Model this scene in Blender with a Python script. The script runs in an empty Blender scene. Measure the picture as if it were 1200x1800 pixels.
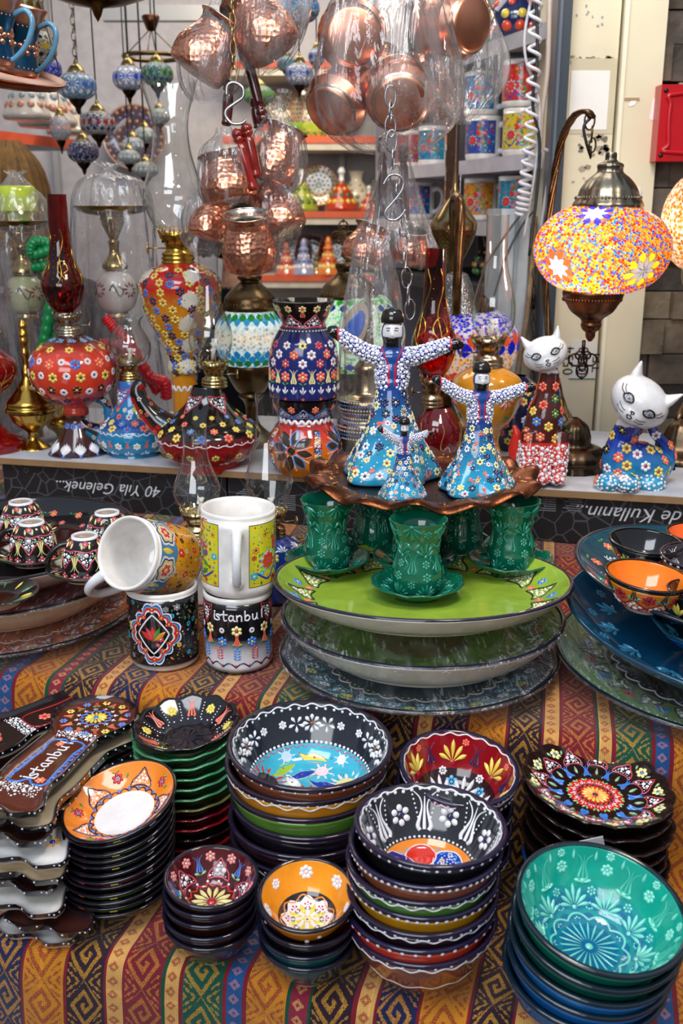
import bpy, math, random
import numpy as np
from mathutils import Vector, Matrix
random.seed(7)
rng = np.random.default_rng(7)
sc = bpy.context.scene
COLL = sc.collection
PI = math.pi

# ------------------------------------------------------------------ camera
PITCH = math.radians(16.5)
CT, ST = math.cos(PITCH), math.sin(PITCH)
CZ = 1.55
FPX = 1800.0
cd = bpy.data.cameras.new('camera')
cam = bpy.data.objects.new('camera', cd)
COLL.objects.link(cam)
cam.location = (0, 0, CZ)
cam.rotation_euler = (PI / 2 - PITCH, 0, 0)
cd.sensor_fit = 'VERTICAL'
cd.sensor_height = 36.0
cd.lens = 36.0
cd.clip_start = 0.02
cd.dof.use_dof = True
cd.dof.focus_distance = 1.15
cd.dof.aperture_fstop = 9.0
sc.camera = cam
sc.view_settings.view_transform = 'Standard'
sc.view_settings.look = 'None'
sc.view_settings.gamma = 1.0
sc.view_settings.use_curve_mapping = False
sc.view_settings.exposure = 0.0
sc.cycles.max_bounces = 10
sc.cycles.transparent_max_bounces = 24
sc.cycles.transmission_bounces = 8
sc.cycles.caustics_reflective = False
sc.cycles.caustics_refractive = False
sc.cycles.sample_clamp_indirect = 4.0

# ------------------------------------------------------------------ world and lights
w = bpy.data.worlds.new('street_sky')
sc.world = w
w.use_nodes = True
nt = w.node_tree
bg = nt.nodes['Background']
tc = nt.nodes.new('ShaderNodeTexCoord')
sep = nt.nodes.new('ShaderNodeSeparateXYZ')
cr = nt.nodes.new('ShaderNodeValToRGB')
mr = nt.nodes.new('ShaderNodeMapRange')
mr.inputs[1].default_value = -1
mr.inputs[2].default_value = 1
nt.links.new(tc.outputs['Generated'], sep.inputs[0])
nt.links.new(sep.outputs['Z'], mr.inputs[0])
nt.links.new(mr.outputs[0], cr.inputs[0])
e = cr.color_ramp.elements
e[0].position = 0.0
e[0].color = (.10, .08, .07, 1)
e[1].position = 1.0
e[1].color = (.85, 1.0, 1.25, 1)
for p, c in ((.48, (.16, .14, .13, 1)), (.56, (.42, .40, .40, 1)), (.74, (.55, .60, .70, 1))):
 q = e.new(p)
 q.color = c
nt.links.new(cr.outputs[0], bg.inputs[0])
bg.inputs[1].default_value = 0.62


def area(name, loc, target, sx, sy, power, col, spread=180):
 l = bpy.data.lights.new(name, 'AREA')
 l.shape = 'RECTANGLE'
 l.size, l.size_y = sx, sy
 l.energy = power
 l.color = col
 l.spread = math.radians(spread)
 o = bpy.data.objects.new(name, l)
 COLL.objects.link(o)
 o.location = loc
 o.rotation_euler = (Vector(target) - Vector(loc)).to_track_quat('-Z', 'Y').to_euler()
 return o


def bulb(name, loc, power, col, r=.012):
 l = bpy.data.lights.new(name, 'POINT')
 l.energy = power
 l.color = col
 l.shadow_soft_size = r
 o = bpy.data.objects.new(name, l)
 COLL.objects.link(o)
 o.location = loc
 return o


area('street_daylight', (-.5, -.1, 3.0), (0, 1.1, 1.0), 1.3, .8, 30, (.86, .93, 1.0))
area('low_front_fill', (-.8, -1.3, 2.15), (0, 1.2, 1.05), 1.6, .9, 26, (.92, .96, 1.0))  # added soft fill from behind the camera, brightens the gaps between platters
area('stall_ceiling_lamp', (.35, .75, 2.35), (.05, 1.45, 1.1), .25, .25, 8, (1.0, .84, .64))
area('shop_ceiling_lamp', (-.3, 2.9, 2.75), (-.25, 3.1, 1.3), 1.3, .9, 19, (1.0, .90, .76))
area('shop_shelf_lamp', (-.05, 3.0, 2.3), (.05, 3.9, 1.6), .5, .15, 9, (1.0, .82, .55))
area('shelf_unit_lamp', (.3, 1.75, 2.25), (.42, 2.2, 1.7), .35, .12, 2.2, (1.0, .93, .85))


# ------------------------------------------------------------------ projection helpers (metres from the viewpoint of the survey)
def W(px, py, D):
 u, v = (px - 600) / FPX, (py - 900) / FPX
 return np.array([u * D, D * (CT - v * ST), CZ - D * (ST + v * CT)])


def onz(px, py, z):
 v = (py - 900) / FPX
 return W(px, py, (CZ - z) / (ST + v * CT))


class At:
 """a standing place: px,py is the base centre; z or D or Y fixes the distance"""
 def __init__(s, px, py, z=None, D=None, Y=None):
  if z is not None:
   p = onz(px, py, z)
  elif D is not None:
   p = W(px, py, D)
  else:
   a = PITCH + math.atan((py - 900) / FPX)
   zz = CZ - Y * math.tan(a)
   p = np.array([0, Y, zz])
   dd = Y * CT + (CZ - zz) * ST
   p[0] = (px - 600) / FPX * dd
  s.p = p
  s.X, s.Y, s.Z = p
  s.px = px
  s.D = s.Y * CT + (CZ - s.Z) * ST
  s.m = s.D / FPX

 def z(s, py):
  return CZ - s.Y * math.tan(PITCH + math.atan((py - 900) / FPX)) - s.Z

 def r(s, hw, py):
  z = s.z(py) + s.Z
  return hw * (s.Y * CT + (CZ - z) * ST) / FPX

 def prof(s, pts):
  return [(s.r(hw, y), s.z(y)) for y, hw in pts]

 def x(s, px, py):
  z = s.z(py) + s.Z
  return (px - 600) / FPX * (s.Y * CT + (CZ - z) * ST) - s.X

 def pt(s, px, py, dy=0):
  """local point at the same distance (dy further back)"""
  q = At(px, py, Y=s.Y + dy)
  return (q.X - s.X, dy, q.Z - s.Z)


def hexc(h):
 h = h.lstrip('#')
 v = np.array([int(h[i:i + 2], 16) / 255 for i in (0, 2, 4)])
 return tuple(np.where(v <= .04045, v / 12.92, ((v + .055) / 1.055) ** 2.4))


K = {k: hexc(v) for k, v in dict(
 white='e8e8ee', cream='e9e0cf', bisque='d9c3a5', yellow='e8d25a', pale='efe39a', coral='ee6f55', red='b3202a', bred='d8301f',
 blue='3f7fd6', lblue='7fb4ee', navy='16204f', dnavy='161427', cobalt='1d3fb0', green='2f6b3a', lgreen='8fbf86', leaf='3c8a3e',
 black='0c0b0e', brown='5a2617', dbrown='2a120f', maroon='4a1218', orange='f0892a', dorange='e0571f', ochre='dc9324',
 teal='0f8f86', dteal='06504e', turq='1ba6c6', mturq='35b4cf', sky='56b6e4', grass='6f9d2f', lime='9fc23c', apple='6f9f45',
 gold='d9a441', pink='e08a8f', purple='3d2a86', terra='a3562f', rose='c4485a', grey='8b8b90', mustard='d79a1c', wine='7b1022').items()}


# ------------------------------------------------------------------ materials
def newmat(name):
 m = bpy.data.materials.new(name)
 m.use_nodes = True
 for n in list(m.node_tree.nodes):
  m.node_tree.nodes.remove(n)
 o = m.node_tree.nodes.new('ShaderNodeOutputMaterial')
 return m, m.node_tree, o


def nd(t, typ, **kw):
 n = t.nodes.new(typ)
 for k, v in kw.items():
  if k.startswith('i_'):
   key = k[2:]
   key = int(key) if key.isdigit() else key.replace('_', ' ')
   if hasattr(v, 'links') or hasattr(v, 'is_output'):
    t.links.new(v, n.inputs[key])
   else:
    n.inputs[key].default_value = v
  else:
   setattr(n, k, v)
 return n


def pbr(name, col=None, metal=0, rough=.3, spec=.5, coat=0, bump=None, var=0, trans=0, sheen=0, attr=True, varscale=30, emis=0):
 m, t, o = newmat(name)
 b = nd(t, 'ShaderNodeBsdfPrincipled')
 t.links.new(b.outputs[0], o.inputs[0])
 b.inputs['Metallic'].default_value = metal
 b.inputs['Roughness'].default_value = rough
 b.inputs['Specular IOR Level'].default_value = spec
 b.inputs['Coat Weight'].default_value = coat
 b.inputs['Coat Roughness'].default_value = .04
 b.inputs['Transmission Weight'].default_value = trans
 c = None
 if attr:
  c = nd(t, 'ShaderNodeVertexColor', layer_name='Col').outputs[0]
 else:
  b.inputs['Base Color'].default_value = (*col, 1)
 tcn = nd(t, 'ShaderNodeTexCoord')
 if var:
  n = nd(t, 'ShaderNodeTexNoise', i_Vector=tcn.outputs['Object'], i_Scale=varscale, i_Detail=4.0)
  mp = nd(t, 'ShaderNodeMapRange', i_0=n.outputs[0], i_1=.3, i_2=.7, i_3=1 - var, i_4=1 + var * .5)
  mx = nd(t, 'ShaderNodeVectorMath', operation='SCALE')
  if c is not None:
   t.links.new(c, mx.inputs[0])
  else:
   mx.inputs[0].default_value = col
  t.links.new(mp.outputs[0], mx.inputs['Scale'])
  c = mx.outputs[0]
  if rough > .15:
   mp2 = nd(t, 'ShaderNodeMapRange', i_0=n.outputs[0], i_1=.3, i_2=.7, i_3=rough * .75, i_4=rough * 1.25)
   t.links.new(mp2.outputs[0], b.inputs['Roughness'])
 if c is not None:
  t.links.new(c, b.inputs['Base Color'])
  if emis:
   t.links.new(c, b.inputs['Emission Color'])
   b.inputs['Emission Strength'].default_value = emis
 if bump:
  kind, scale, strength, dist = bump
  if kind == 'noise':
   h = nd(t, 'ShaderNodeTexNoise', i_Vector=tcn.outputs['Object'], i_Scale=scale, i_Detail=3.0).outputs[0]
  elif kind == 'hammer':
   v = nd(t, 'ShaderNodeTexVoronoi', i_Vector=tcn.outputs['Object'], i_Scale=scale, i_Randomness=.55)
   h = v.outputs['Distance']
  elif kind == 'crease':
   v = nd(t, 'ShaderNodeTexNoise', i_Vector=tcn.outputs['Object'], i_Scale=scale, i_Detail=5.0)
   v.inputs['Distortion'].default_value = 1.5
   h = v.outputs[0]
  bp = nd(t, 'ShaderNodeBump', i_Height=h, i_Strength=strength, i_Distance=dist)
  t.links.new(bp.outputs[0], b.inputs['Normal'])
 return m


MG = pbr('glazed_ceramic', rough=.10, spec=.55, coat=.35, var=.16, varscale=45, bump=('noise', 60, .08, .002))
MR = pbr('relief_glaze', rough=.10, spec=.6, coat=.4, var=.10, varscale=80)
MB = pbr('bisque_clay', rough=.6, var=.15)
MM = pbr('painted_matte', rough=.55, var=.15)
MS = pbr('satin_plastic', rough=.28, spec=.5, bump=('noise', 25, .1, .002))
MCU = pbr('polished_copper', metal=1, rough=.3, var=.18, varscale=14, bump=('noise', 30, .15, .002))
MCH = pbr('hammered_copper', metal=1, rough=.2, var=.15, bump=('hammer', 260, .7, .0016))
MBR = pbr('brass', metal=1, rough=.2, var=.25, varscale=40, bump=('noise', 90, .2, .001))
MAN = pbr('antique_bronze', metal=1, rough=.3, var=.5, varscale=35, bump=('noise', 120, .3, .001))
MST = pbr('steel', metal=1, rough=.25, var=.1)
MWD = pbr('lacquered_wood', rough=.16, coat=.6, var=.35, varscale=60)
MFB = pbr('cloth_or_hair', rough=.85, spec=.2, var=.4, varscale=40, bump=('noise', 200, .5, .003))
MWX = pbr('cotton_wick', rough=.9, var=.1)


def thin_glass(name, tint=(.96, .98, .98), edge=(.55, .62, .62), refl=1.0, rough=.02, bump=None, haze=0.0, hazec=(.9, .9, .95), streak=0):
 """thin transparent sheet: clear face on, reflecting at grazing angles"""
 m, t, o = newmat(name)
 lw = nd(t, 'ShaderNodeLayerWeight', i_Blend=.35)
 mixc = nd(t, 'ShaderNodeMixRGB', i_1=(*tint, 1), i_2=(*edge, 1))
 pw = nd(t, 'ShaderNodeMath', operation='POWER', i_0=lw.outputs['Facing'], i_1=2.5)
 t.links.new(pw.outputs[0], mixc.inputs[0])
 tr = nd(t, 'ShaderNodeBsdfTransparent', i_Color=mixc.outputs[0])
 gl = nd(t, 'ShaderNodeBsdfGlossy', i_Roughness=rough)
 lf = nd(t, 'ShaderNodeLayerWeight', i_Blend=.5)
 p5 = nd(t, 'ShaderNodeMath', operation='POWER', i_0=lf.outputs['Facing'], i_1=4.0)
 fr = nd(t, 'ShaderNodeMapRange', i_0=p5.outputs[0], i_3=.05, i_4=.75)
 ff = nd(t, 'ShaderNodeMath', operation='MULTIPLY', i_0=fr.outputs[0], i_1=refl, use_clamp=True)
 ms = nd(t, 'ShaderNodeMixShader', i_0=ff.outputs[0], i_1=tr.outputs[0], i_2=gl.outputs[0])
 out = ms
 tcn = nd(t, 'ShaderNodeTexCoord')
 if bump:
  scale, strength, stretch, dist = bump
  mp = nd(t, 'ShaderNodeMapping', i_Vector=tcn.outputs['Object'])
  mp.inputs['Scale'].default_value = stretch
  n = nd(t, 'ShaderNodeTexNoise', i_Vector=mp.outputs[0], i_Scale=scale, i_Detail=4.0)
  n.inputs['Distortion'].default_value = 1.2
  bp = nd(t, 'ShaderNodeBump', i_Height=n.outputs[0], i_Strength=strength, i_Distance=dist)
  t.links.new(bp.outputs[0], gl.inputs['Normal'])
  t.links.new(bp.outputs[0], lf.inputs['Normal'])
  if haze:
   hm = nd(t, 'ShaderNodeMapRange', i_0=n.outputs[0], i_1=.45, i_2=.75, i_3=haze * .25, i_4=haze * 2.2)
   if streak:   # pale streaks painted in for glints on film and bags
    m2 = nd(t, 'ShaderNodeMapping', i_Vector=tcn.outputs['Object'])
    m2.inputs['Scale'].default_value = (1, .12, 1)
    m2.inputs['Rotation'].default_value = (0, 0, .5)
    n3 = nd(t, 'ShaderNodeTexNoise', i_Vector=m2.outputs[0], i_Scale=260.0, i_Detail=2.0)
    n4 = nd(t, 'ShaderNodeTexNoise', i_Vector=tcn.outputs['Object'], i_Scale=14.0, i_Detail=2.0)
    h3 = nd(t, 'ShaderNodeMapRange', i_0=n3.outputs[0], i_1=.56, i_2=.7, i_3=0, i_4=streak)
    h4 = nd(t, 'ShaderNodeMapRange', i_0=n4.outputs[0], i_1=.42, i_2=.6, i_3=.1, i_4=1)
    h5 = nd(t, 'ShaderNodeMath', operation='MULTIPLY', i_0=h3.outputs[0], i_1=h4.outputs[0])
    hm = nd(t, 'ShaderNodeMath', operation='ADD', i_0=hm.outputs[0], i_1=h5.outputs[0])
   hz = nd(t, 'ShaderNodeBsdfTranslucent', i_Color=(*hazec, 1))
   df = nd(t, 'ShaderNodeBsdfDiffuse', i_Color=(*hazec, 1))
   hh = nd(t, 'ShaderNodeMixShader', i_0=.5, i_1=hz.outputs[0], i_2=df.outputs[0])
   out = nd(t, 'ShaderNodeMixShader', i_0=hm.outputs[0], i_1=ms.outputs[0], i_2=hh.outputs[0])
 elif haze:
  hz = nd(t, 'ShaderNodeBsdfDiffuse', i_Color=(*hazec, 1))
  out = nd(t, 'ShaderNodeMixShader', i_0=haze, i_1=ms.outputs[0], i_2=hz.outputs[0])
 t.links.new(out.outputs[0], o.inputs[0])
 return m


MGL = thin_glass('clear_glass', tint=(.955, .97, .965), edge=(.24, .30, .30), refl=2.6)
MRG = thin_glass('ruby_glass', tint=(.62, .012, .02), edge=(.22, .0, .005), refl=1.3)
MBAG = thin_glass('clear_plastic_bag', tint=(.95, .95, .96), edge=(.8, .8, .82), refl=1.6, rough=.10,
     bump=(26, .9, (1, 1, .28), .012), haze=.15, streak=.14)  # milky haze and streaks also stand in for white highlights
MFILM = thin_glass('shrink_film', tint=(.97, .97, .975), edge=(.95, .95, .95), refl=1.1, rough=.10,
     bump=(42, 1.0, (1, .3, 1), .012), haze=.12, streak=.75)


def glow(name, scale=170, strength=1.2, trans=.55, beads=True, randc=None, palette=None, gap=(.9, .9, .85)):
 """lit mosaic glass: bead cells; colour from the attribute, or a random palette"""
 m, t, o = newmat(name)
 tcn = nd(t, 'ShaderNodeTexCoord')
 at = nd(t, 'ShaderNodeVertexColor', layer_name='Col')
 col = at.outputs[0]
 if beads:
  v = nd(t, 'ShaderNodeTexVoronoi', i_Vector=tcn.outputs['Object'], i_Scale=scale)
  if palette:
   sp = nd(t, 'ShaderNodeSeparateColor', i_0=v.outputs['Color'])
   rp = nd(t, 'ShaderNodeValToRGB')
   rp.color_ramp.interpolation = 'CONSTANT'
   el = rp.color_ramp.elements
   for i, c in enumerate(palette):
    q = el[i] if i < 2 else el.new(i / len(palette))
    q.position = i / len(palette)
    q.color = (*c, 1)
   t.links.new(sp.outputs[0], rp.inputs[0])
   col = rp.outputs[0]
  else:
   sp = nd(t, 'ShaderNodeSeparateColor', i_0=v.outputs['Color'])
   mp = nd(t, 'ShaderNodeMapRange', i_0=sp.outputs[0], i_3=.35, i_4=1.25)
   sc_ = nd(t, 'ShaderNodeVectorMath', operation='SCALE', i_0=col)
   t.links.new(mp.outputs[0], sc_.inputs['Scale'])
   col = sc_.outputs[0]
  g = nd(t, 'ShaderNodeMapRange', i_0=v.outputs['Distance'], i_1=.42, i_2=.62)
  mx = nd(t, 'ShaderNodeMixRGB', i_0=g.outputs[0], i_1=col, i_2=(*gap, 1))
  col = mx.outputs[0]
 b = nd(t, 'ShaderNodeBsdfPrincipled', i_Roughness=.12)
 t.links.new(col, b.inputs['Base Color'])
 t.links.new(col, b.inputs['Emission Color'])
 b.inputs['Emission Strength'].default_value = strength
 if beads:
  bp = nd(t, 'ShaderNodeBump', i_Height=v.outputs['Distance'], i_Strength=.8, i_Distance=.002)
  bp.invert = True
  t.links.new(bp.outputs[0], b.inputs['Normal'])
 tl = nd(t, 'ShaderNodeBsdfTranslucent', i_Color=col)
 ms = nd(t, 'ShaderNodeMixShader', i_0=trans, i_1=b.outputs[0], i_2=tl.outputs[0])
 t.links.new(ms.outputs[0], o.inputs[0])
 return m


# ------------------------------------------------------------------ mesh collector
class M:
 def __init__(s):
  s.V, s.L, s.n = [], [], 0

 def add(s, V, F, col=(.8, .8, .8), mat=0, smooth=True, T=None):
  V = np.asarray(V, float)
  if T is not None:
   T = np.array(T)
   V = V @ T[:3, :3].T + T[:3, 3]
  if not isinstance(F, (list, tuple)):
   F = [F]
  col = np.asarray(col, float)
  off = 0
  for f in F:
   f = np.asarray(f, int)
   if len(f) == 0:
    continue
   if col.ndim == 1:
    c = np.broadcast_to(col, (len(f), f.shape[1], 3))
   elif len(col) == len(V):
    c = col[f]
   else:
    c = np.broadcast_to(col[off:off + len(f), None, :], (len(f), f.shape[1], 3))
   off += len(f)
   s.L.append((f + s.n, c, mat, smooth))
  s.V.append(V)
  s.n += len(V)
  return s

 def build(s, name, mats, parent=None, loc=None, rot=None):
  me = bpy.data.meshes.new(name)
  V = np.concatenate(s.V)
  me.vertices.add(len(V))
  me.vertices.foreach_set('co', V.astype(np.float32).ravel())
  li = np.concatenate([f.ravel() for f, *_ in s.L])
  tot = np.concatenate([np.full(len(f), f.shape[1]) for f, *_ in s.L])
  st = np.concatenate([[0], np.cumsum(tot)[:-1]])
  me.loops.add(len(li))
  me.loops.foreach_set('vertex_index', li.astype(np.int32))
  me.polygons.add(len(tot))
  me.polygons.foreach_set('loop_start', st.astype(np.int32))
  me.polygons.foreach_set('material_index', np.concatenate([np.full(len(f), m) for f, _, m, _ in s.L]).astype(np.int32))
  me.polygons.foreach_set('use_smooth', np.concatenate([np.full(len(f), sm) for f, _, _, sm in s.L]))
  me.update(calc_edges=True)
  me.validate()
  ca = me.color_attributes.new('Col', 'FLOAT_COLOR', 'CORNER')
  cc = np.concatenate([c.reshape(-1, 3) for _, c, *_ in s.L])
  if len(ca.data) == len(cc):
   ca.data.foreach_set('color', np.concatenate([cc, np.ones((len(cc), 1))], 1).astype(np.float32).ravel())
  if not isinstance(mats, (list, tuple)):
   mats = [mats]
  for m in mats:
   me.materials.append(m)
  o = bpy.data.objects.new(name, me)
  COLL.objects.link(o)
  if parent is not None:
   o.parent = parent
  if loc is not None:
   o.location = tuple(loc)
  if rot is not None:
   o.rotation_euler = rot
  return o


def tag(o, label=None, cat=None, group=None, kind=None):
 if label:
  o['label'] = label
 if cat:
  o['category'] = cat
 if group:
  o['group'] = group
 if kind:
  o['kind'] = kind
 return o


def thing(name, label, cat, loc=(0, 0, 0), rot=(0, 0, 0), group=None):
 o = bpy.data.objects.new(name, None)
 o.empty_display_size = .02
 COLL.objects.link(o)
 o.location = tuple(loc)
 o.rotation_euler = rot
 return tag(o, label, cat, group)


# ------------------------------------------------------------------ shapes
def spl(pts, n=6, closed=False):
 """Catmull-Rom through the points"""
 P = np.asarray(pts, float)
 if closed:
  P = np.concatenate([P[-1:], P, P[:2]])
 else:
  P = np.concatenate([2 * P[:1] - P[1:2], P, 2 * P[-1:] - P[-2:-1]])
 out = []
 for i in range(1, len(P) - 2):
  t = np.linspace(0, 1, n, endpoint=False)[:, None]
  a, b, c, d = P[i - 1], P[i], P[i + 1], P[i + 2]
  out.append(.5 * (2 * b + (c - a) * t + (2 * a - 5 * b + 4 * c - d) * t ** 2 + (3 * b - a - 3 * c + d) * t ** 3))
 if not closed:
  out.append(P[-2:-1])
 return np.concatenate(out)


def grid_faces(nr, nc, wrap=True):
 i = np.arange(nr - 1)[:, None]
 j = np.arange(nc if wrap else nc - 1)[None, :]
 j2 = (j + 1) % nc
 return np.stack([i * nc + j, i * nc + j2, (i + 1) * nc + j2, (i + 1) * nc + j], -1).reshape(-1, 4)


def lathe(m, pts, col, mat=0, seg=56, mod=None, T=None, smooth=True):
 """col: one colour or one per profile point"""
 P = np.asarray(pts, float)
 th = np.linspace(0, 2 * PI, seg, endpoint=False)
 R = np.repeat(np.maximum(P[:, 0], 1e-6)[:, None], seg, 1)
 Z = np.repeat(P[:, 1][:, None], seg, 1)
 TH = np.repeat(th[None], len(P), 0)
 if mod:
  R, Z = mod(TH, R, Z)
 V = np.stack([R * np.cos(TH), R * np.sin(TH), Z], -1).reshape(-1, 3)
 c = np.asarray(col, float)
 if c.ndim == 2:
  c = np.repeat(c[:, None], seg, 1).reshape(-1, 3)
 m.add(V, grid_faces(len(P), seg), c, mat, smooth, T)


def tube(m, path, rad, col, mat=0, seg=8, closed=False, T=None, caps=True, flat=1.0):
 P = np.asarray(path, float)
 n = len(P)
 rad = np.broadcast_to(np.asarray(rad, float), (n,))
 tg = np.gradient(P, axis=0) if not closed else (np.roll(P, -1, 0) - np.roll(P, 1, 0))
 tg /= np.linalg.norm(tg, axis=1)[:, None] + 1e-12
 up = np.array([0, 0, 1.0]) if abs(tg[0, 2]) < .9 else np.array([1.0, 0, 0])
 N = np.cross(up, tg[0])
 N /= np.linalg.norm(N)
 Ns = []
 for i in range(n):
  N = N - tg[i] * np.dot(N, tg[i])
  N /= np.linalg.norm(N) + 1e-12
  Ns.append(N)
 Ns = np.array(Ns)
 B = np.cross(tg, Ns)
 a = np.linspace(0, 2 * PI, seg, endpoint=False)
 V = P[:, None] + rad[:, None, None] * (np.cos(a)[None, :, None] * Ns[:, None] + flat * np.sin(a)[None, :, None] * B[:, None])
 V = V.reshape(-1, 3)
 F = grid_faces(n, seg)
 c = np.asarray(col, float)
 if c.ndim == 2:
  c = np.repeat(c[:, None], seg, 1).reshape(-1, 3)
 if closed:
  j = np.arange(seg)
  F = np.concatenate([F, np.stack([(n - 1) * seg + j, (n - 1) * seg + (j + 1) % seg, (j + 1) % seg, j], -1)])
  m.add(V, F, c, mat, True, T)
 elif caps:
  V = np.concatenate([V, P[:1], P[-1:]])
  j = np.arange(seg)
  t1 = np.stack([(j + 1) % seg, j, np.full(seg, n * seg)], -1)
  t2 = np.stack([(n - 1) * seg + j, (n - 1) * seg + (j + 1) % seg, np.full(seg, n * seg + 1)], -1)
  if c.ndim == 2:
   c = np.concatenate([c, c[:1], c[-1:]])
  m.add(V, [F, t1, t2], c, mat, True, T)
 else:
  m.add(V, F, c, mat, True, T)


def box(m, lo, hi, col, mat=0, T=None, bev=0):
 x0, y0, z0 = lo
 x1, y1, z1 = hi
 V = np.array([(x, y, z) for x in (x0, x1) for y in (y0, y1) for z in (z0, z1)], float)
 F = np.array([(0, 1, 3, 2), (4, 6, 7, 5), (0, 4, 5, 1), (2, 3, 7, 6), (0, 2, 6, 4), (1, 5, 7, 3)])
 m.add(V, F, col, mat, False, T)


def ellipsoid(m, c, r, col, mat=0, seg=20, rings=12, T=None):
 ph = np.linspace(-PI / 2, PI / 2, rings)
 pts = [(max(math.cos(p), 1e-4), math.sin(p)) for p in ph]
 S = np.diag([r[0], r[1], r[2], 1.0])
 S[:3, 3] = c
 if T is not None:
  S = np.array(T) @ S
 lathe(m, pts, col, mat, seg, T=S)


def rotm(ax, a):
 return np.array(Matrix.Rotation(a, 4, ax))


def trans(x, y, z):
 return np.array(Matrix.Translation((x, y, z)))


# ------------------------------------------------------------------ stamps of relief glaze on a turned surface
def _dot(n):
 a = np.linspace(0, 2 * PI, n, endpoint=False)
 xy = np.concatenate([[[0, 0]], .7 * np.stack([np.cos(a), np.sin(a)], 1), np.stack([np.cos(a), np.sin(a)], 1)])
 h = np.concatenate([[1.0], np.full(n, .72), np.full(n, -.05)])
 j = np.arange(n)
 tri = np.stack([np.zeros(n, int), 1 + j, 1 + (j + 1) % n], 1)
 quad = np.stack([1 + j, 1 + n + j, 1 + n + (j + 1) % n, 1 + (j + 1) % n], 1)
 return xy, h, [tri, quad]


def _flatdot(n):
 a = np.linspace(0, 2 * PI, n, endpoint=False)
 xy = np.concatenate([[[0, 0]], np.stack([np.cos(a), np.sin(a)], 1)])
 j = np.arange(n)
 return xy, np.concatenate([[1.0], np.full(n, .8)]), [np.stack([np.zeros(n, int), 1 + j, 1 + (j + 1) % n], 1)]


def _petal(k=6):
 t = np.linspace(0, 1, k)
 wd = np.sin(PI * t ** 1.6) ** .8 * .5 + .03
 wd[-1] = .02
 cr = np.array([-1, -.6, 0, .6, 1])
 hh = np.array([-.05, .7, 1, .7, -.05])
 xy = np.stack([wd[:, None] * cr[None], np.repeat(t[:, None], 5, 1)], -1).reshape(-1, 2)
 hp = (np.clip(np.sin(PI * np.clip(t, .02, .97)) * 1.3, .12, 1))[:, None] * hh[None]
 return xy, hp.ravel(), [grid_faces(k, 5, False)[:, ::-1]]


def _leaf(k=6):
 t = np.linspace(0, 1, k)
 wd = np.sin(PI * t) * .5 + .01
 cr = np.array([-1, 0, 1])
 xy = np.stack([wd[:, None] * cr[None], np.repeat(t[:, None], 3, 1)], -1).reshape(-1, 2)
 h = (np.ones(k)[:, None] * np.array([.1, 1, .1])[None]).ravel()
 return xy, h, [grid_faces(k, 3, False)[:, ::-1]]


DOT8, DOT6, PET, LEAF, FLAT = _dot(9), _dot(6), _petal(), _leaf(), _flatdot(10)


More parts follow.
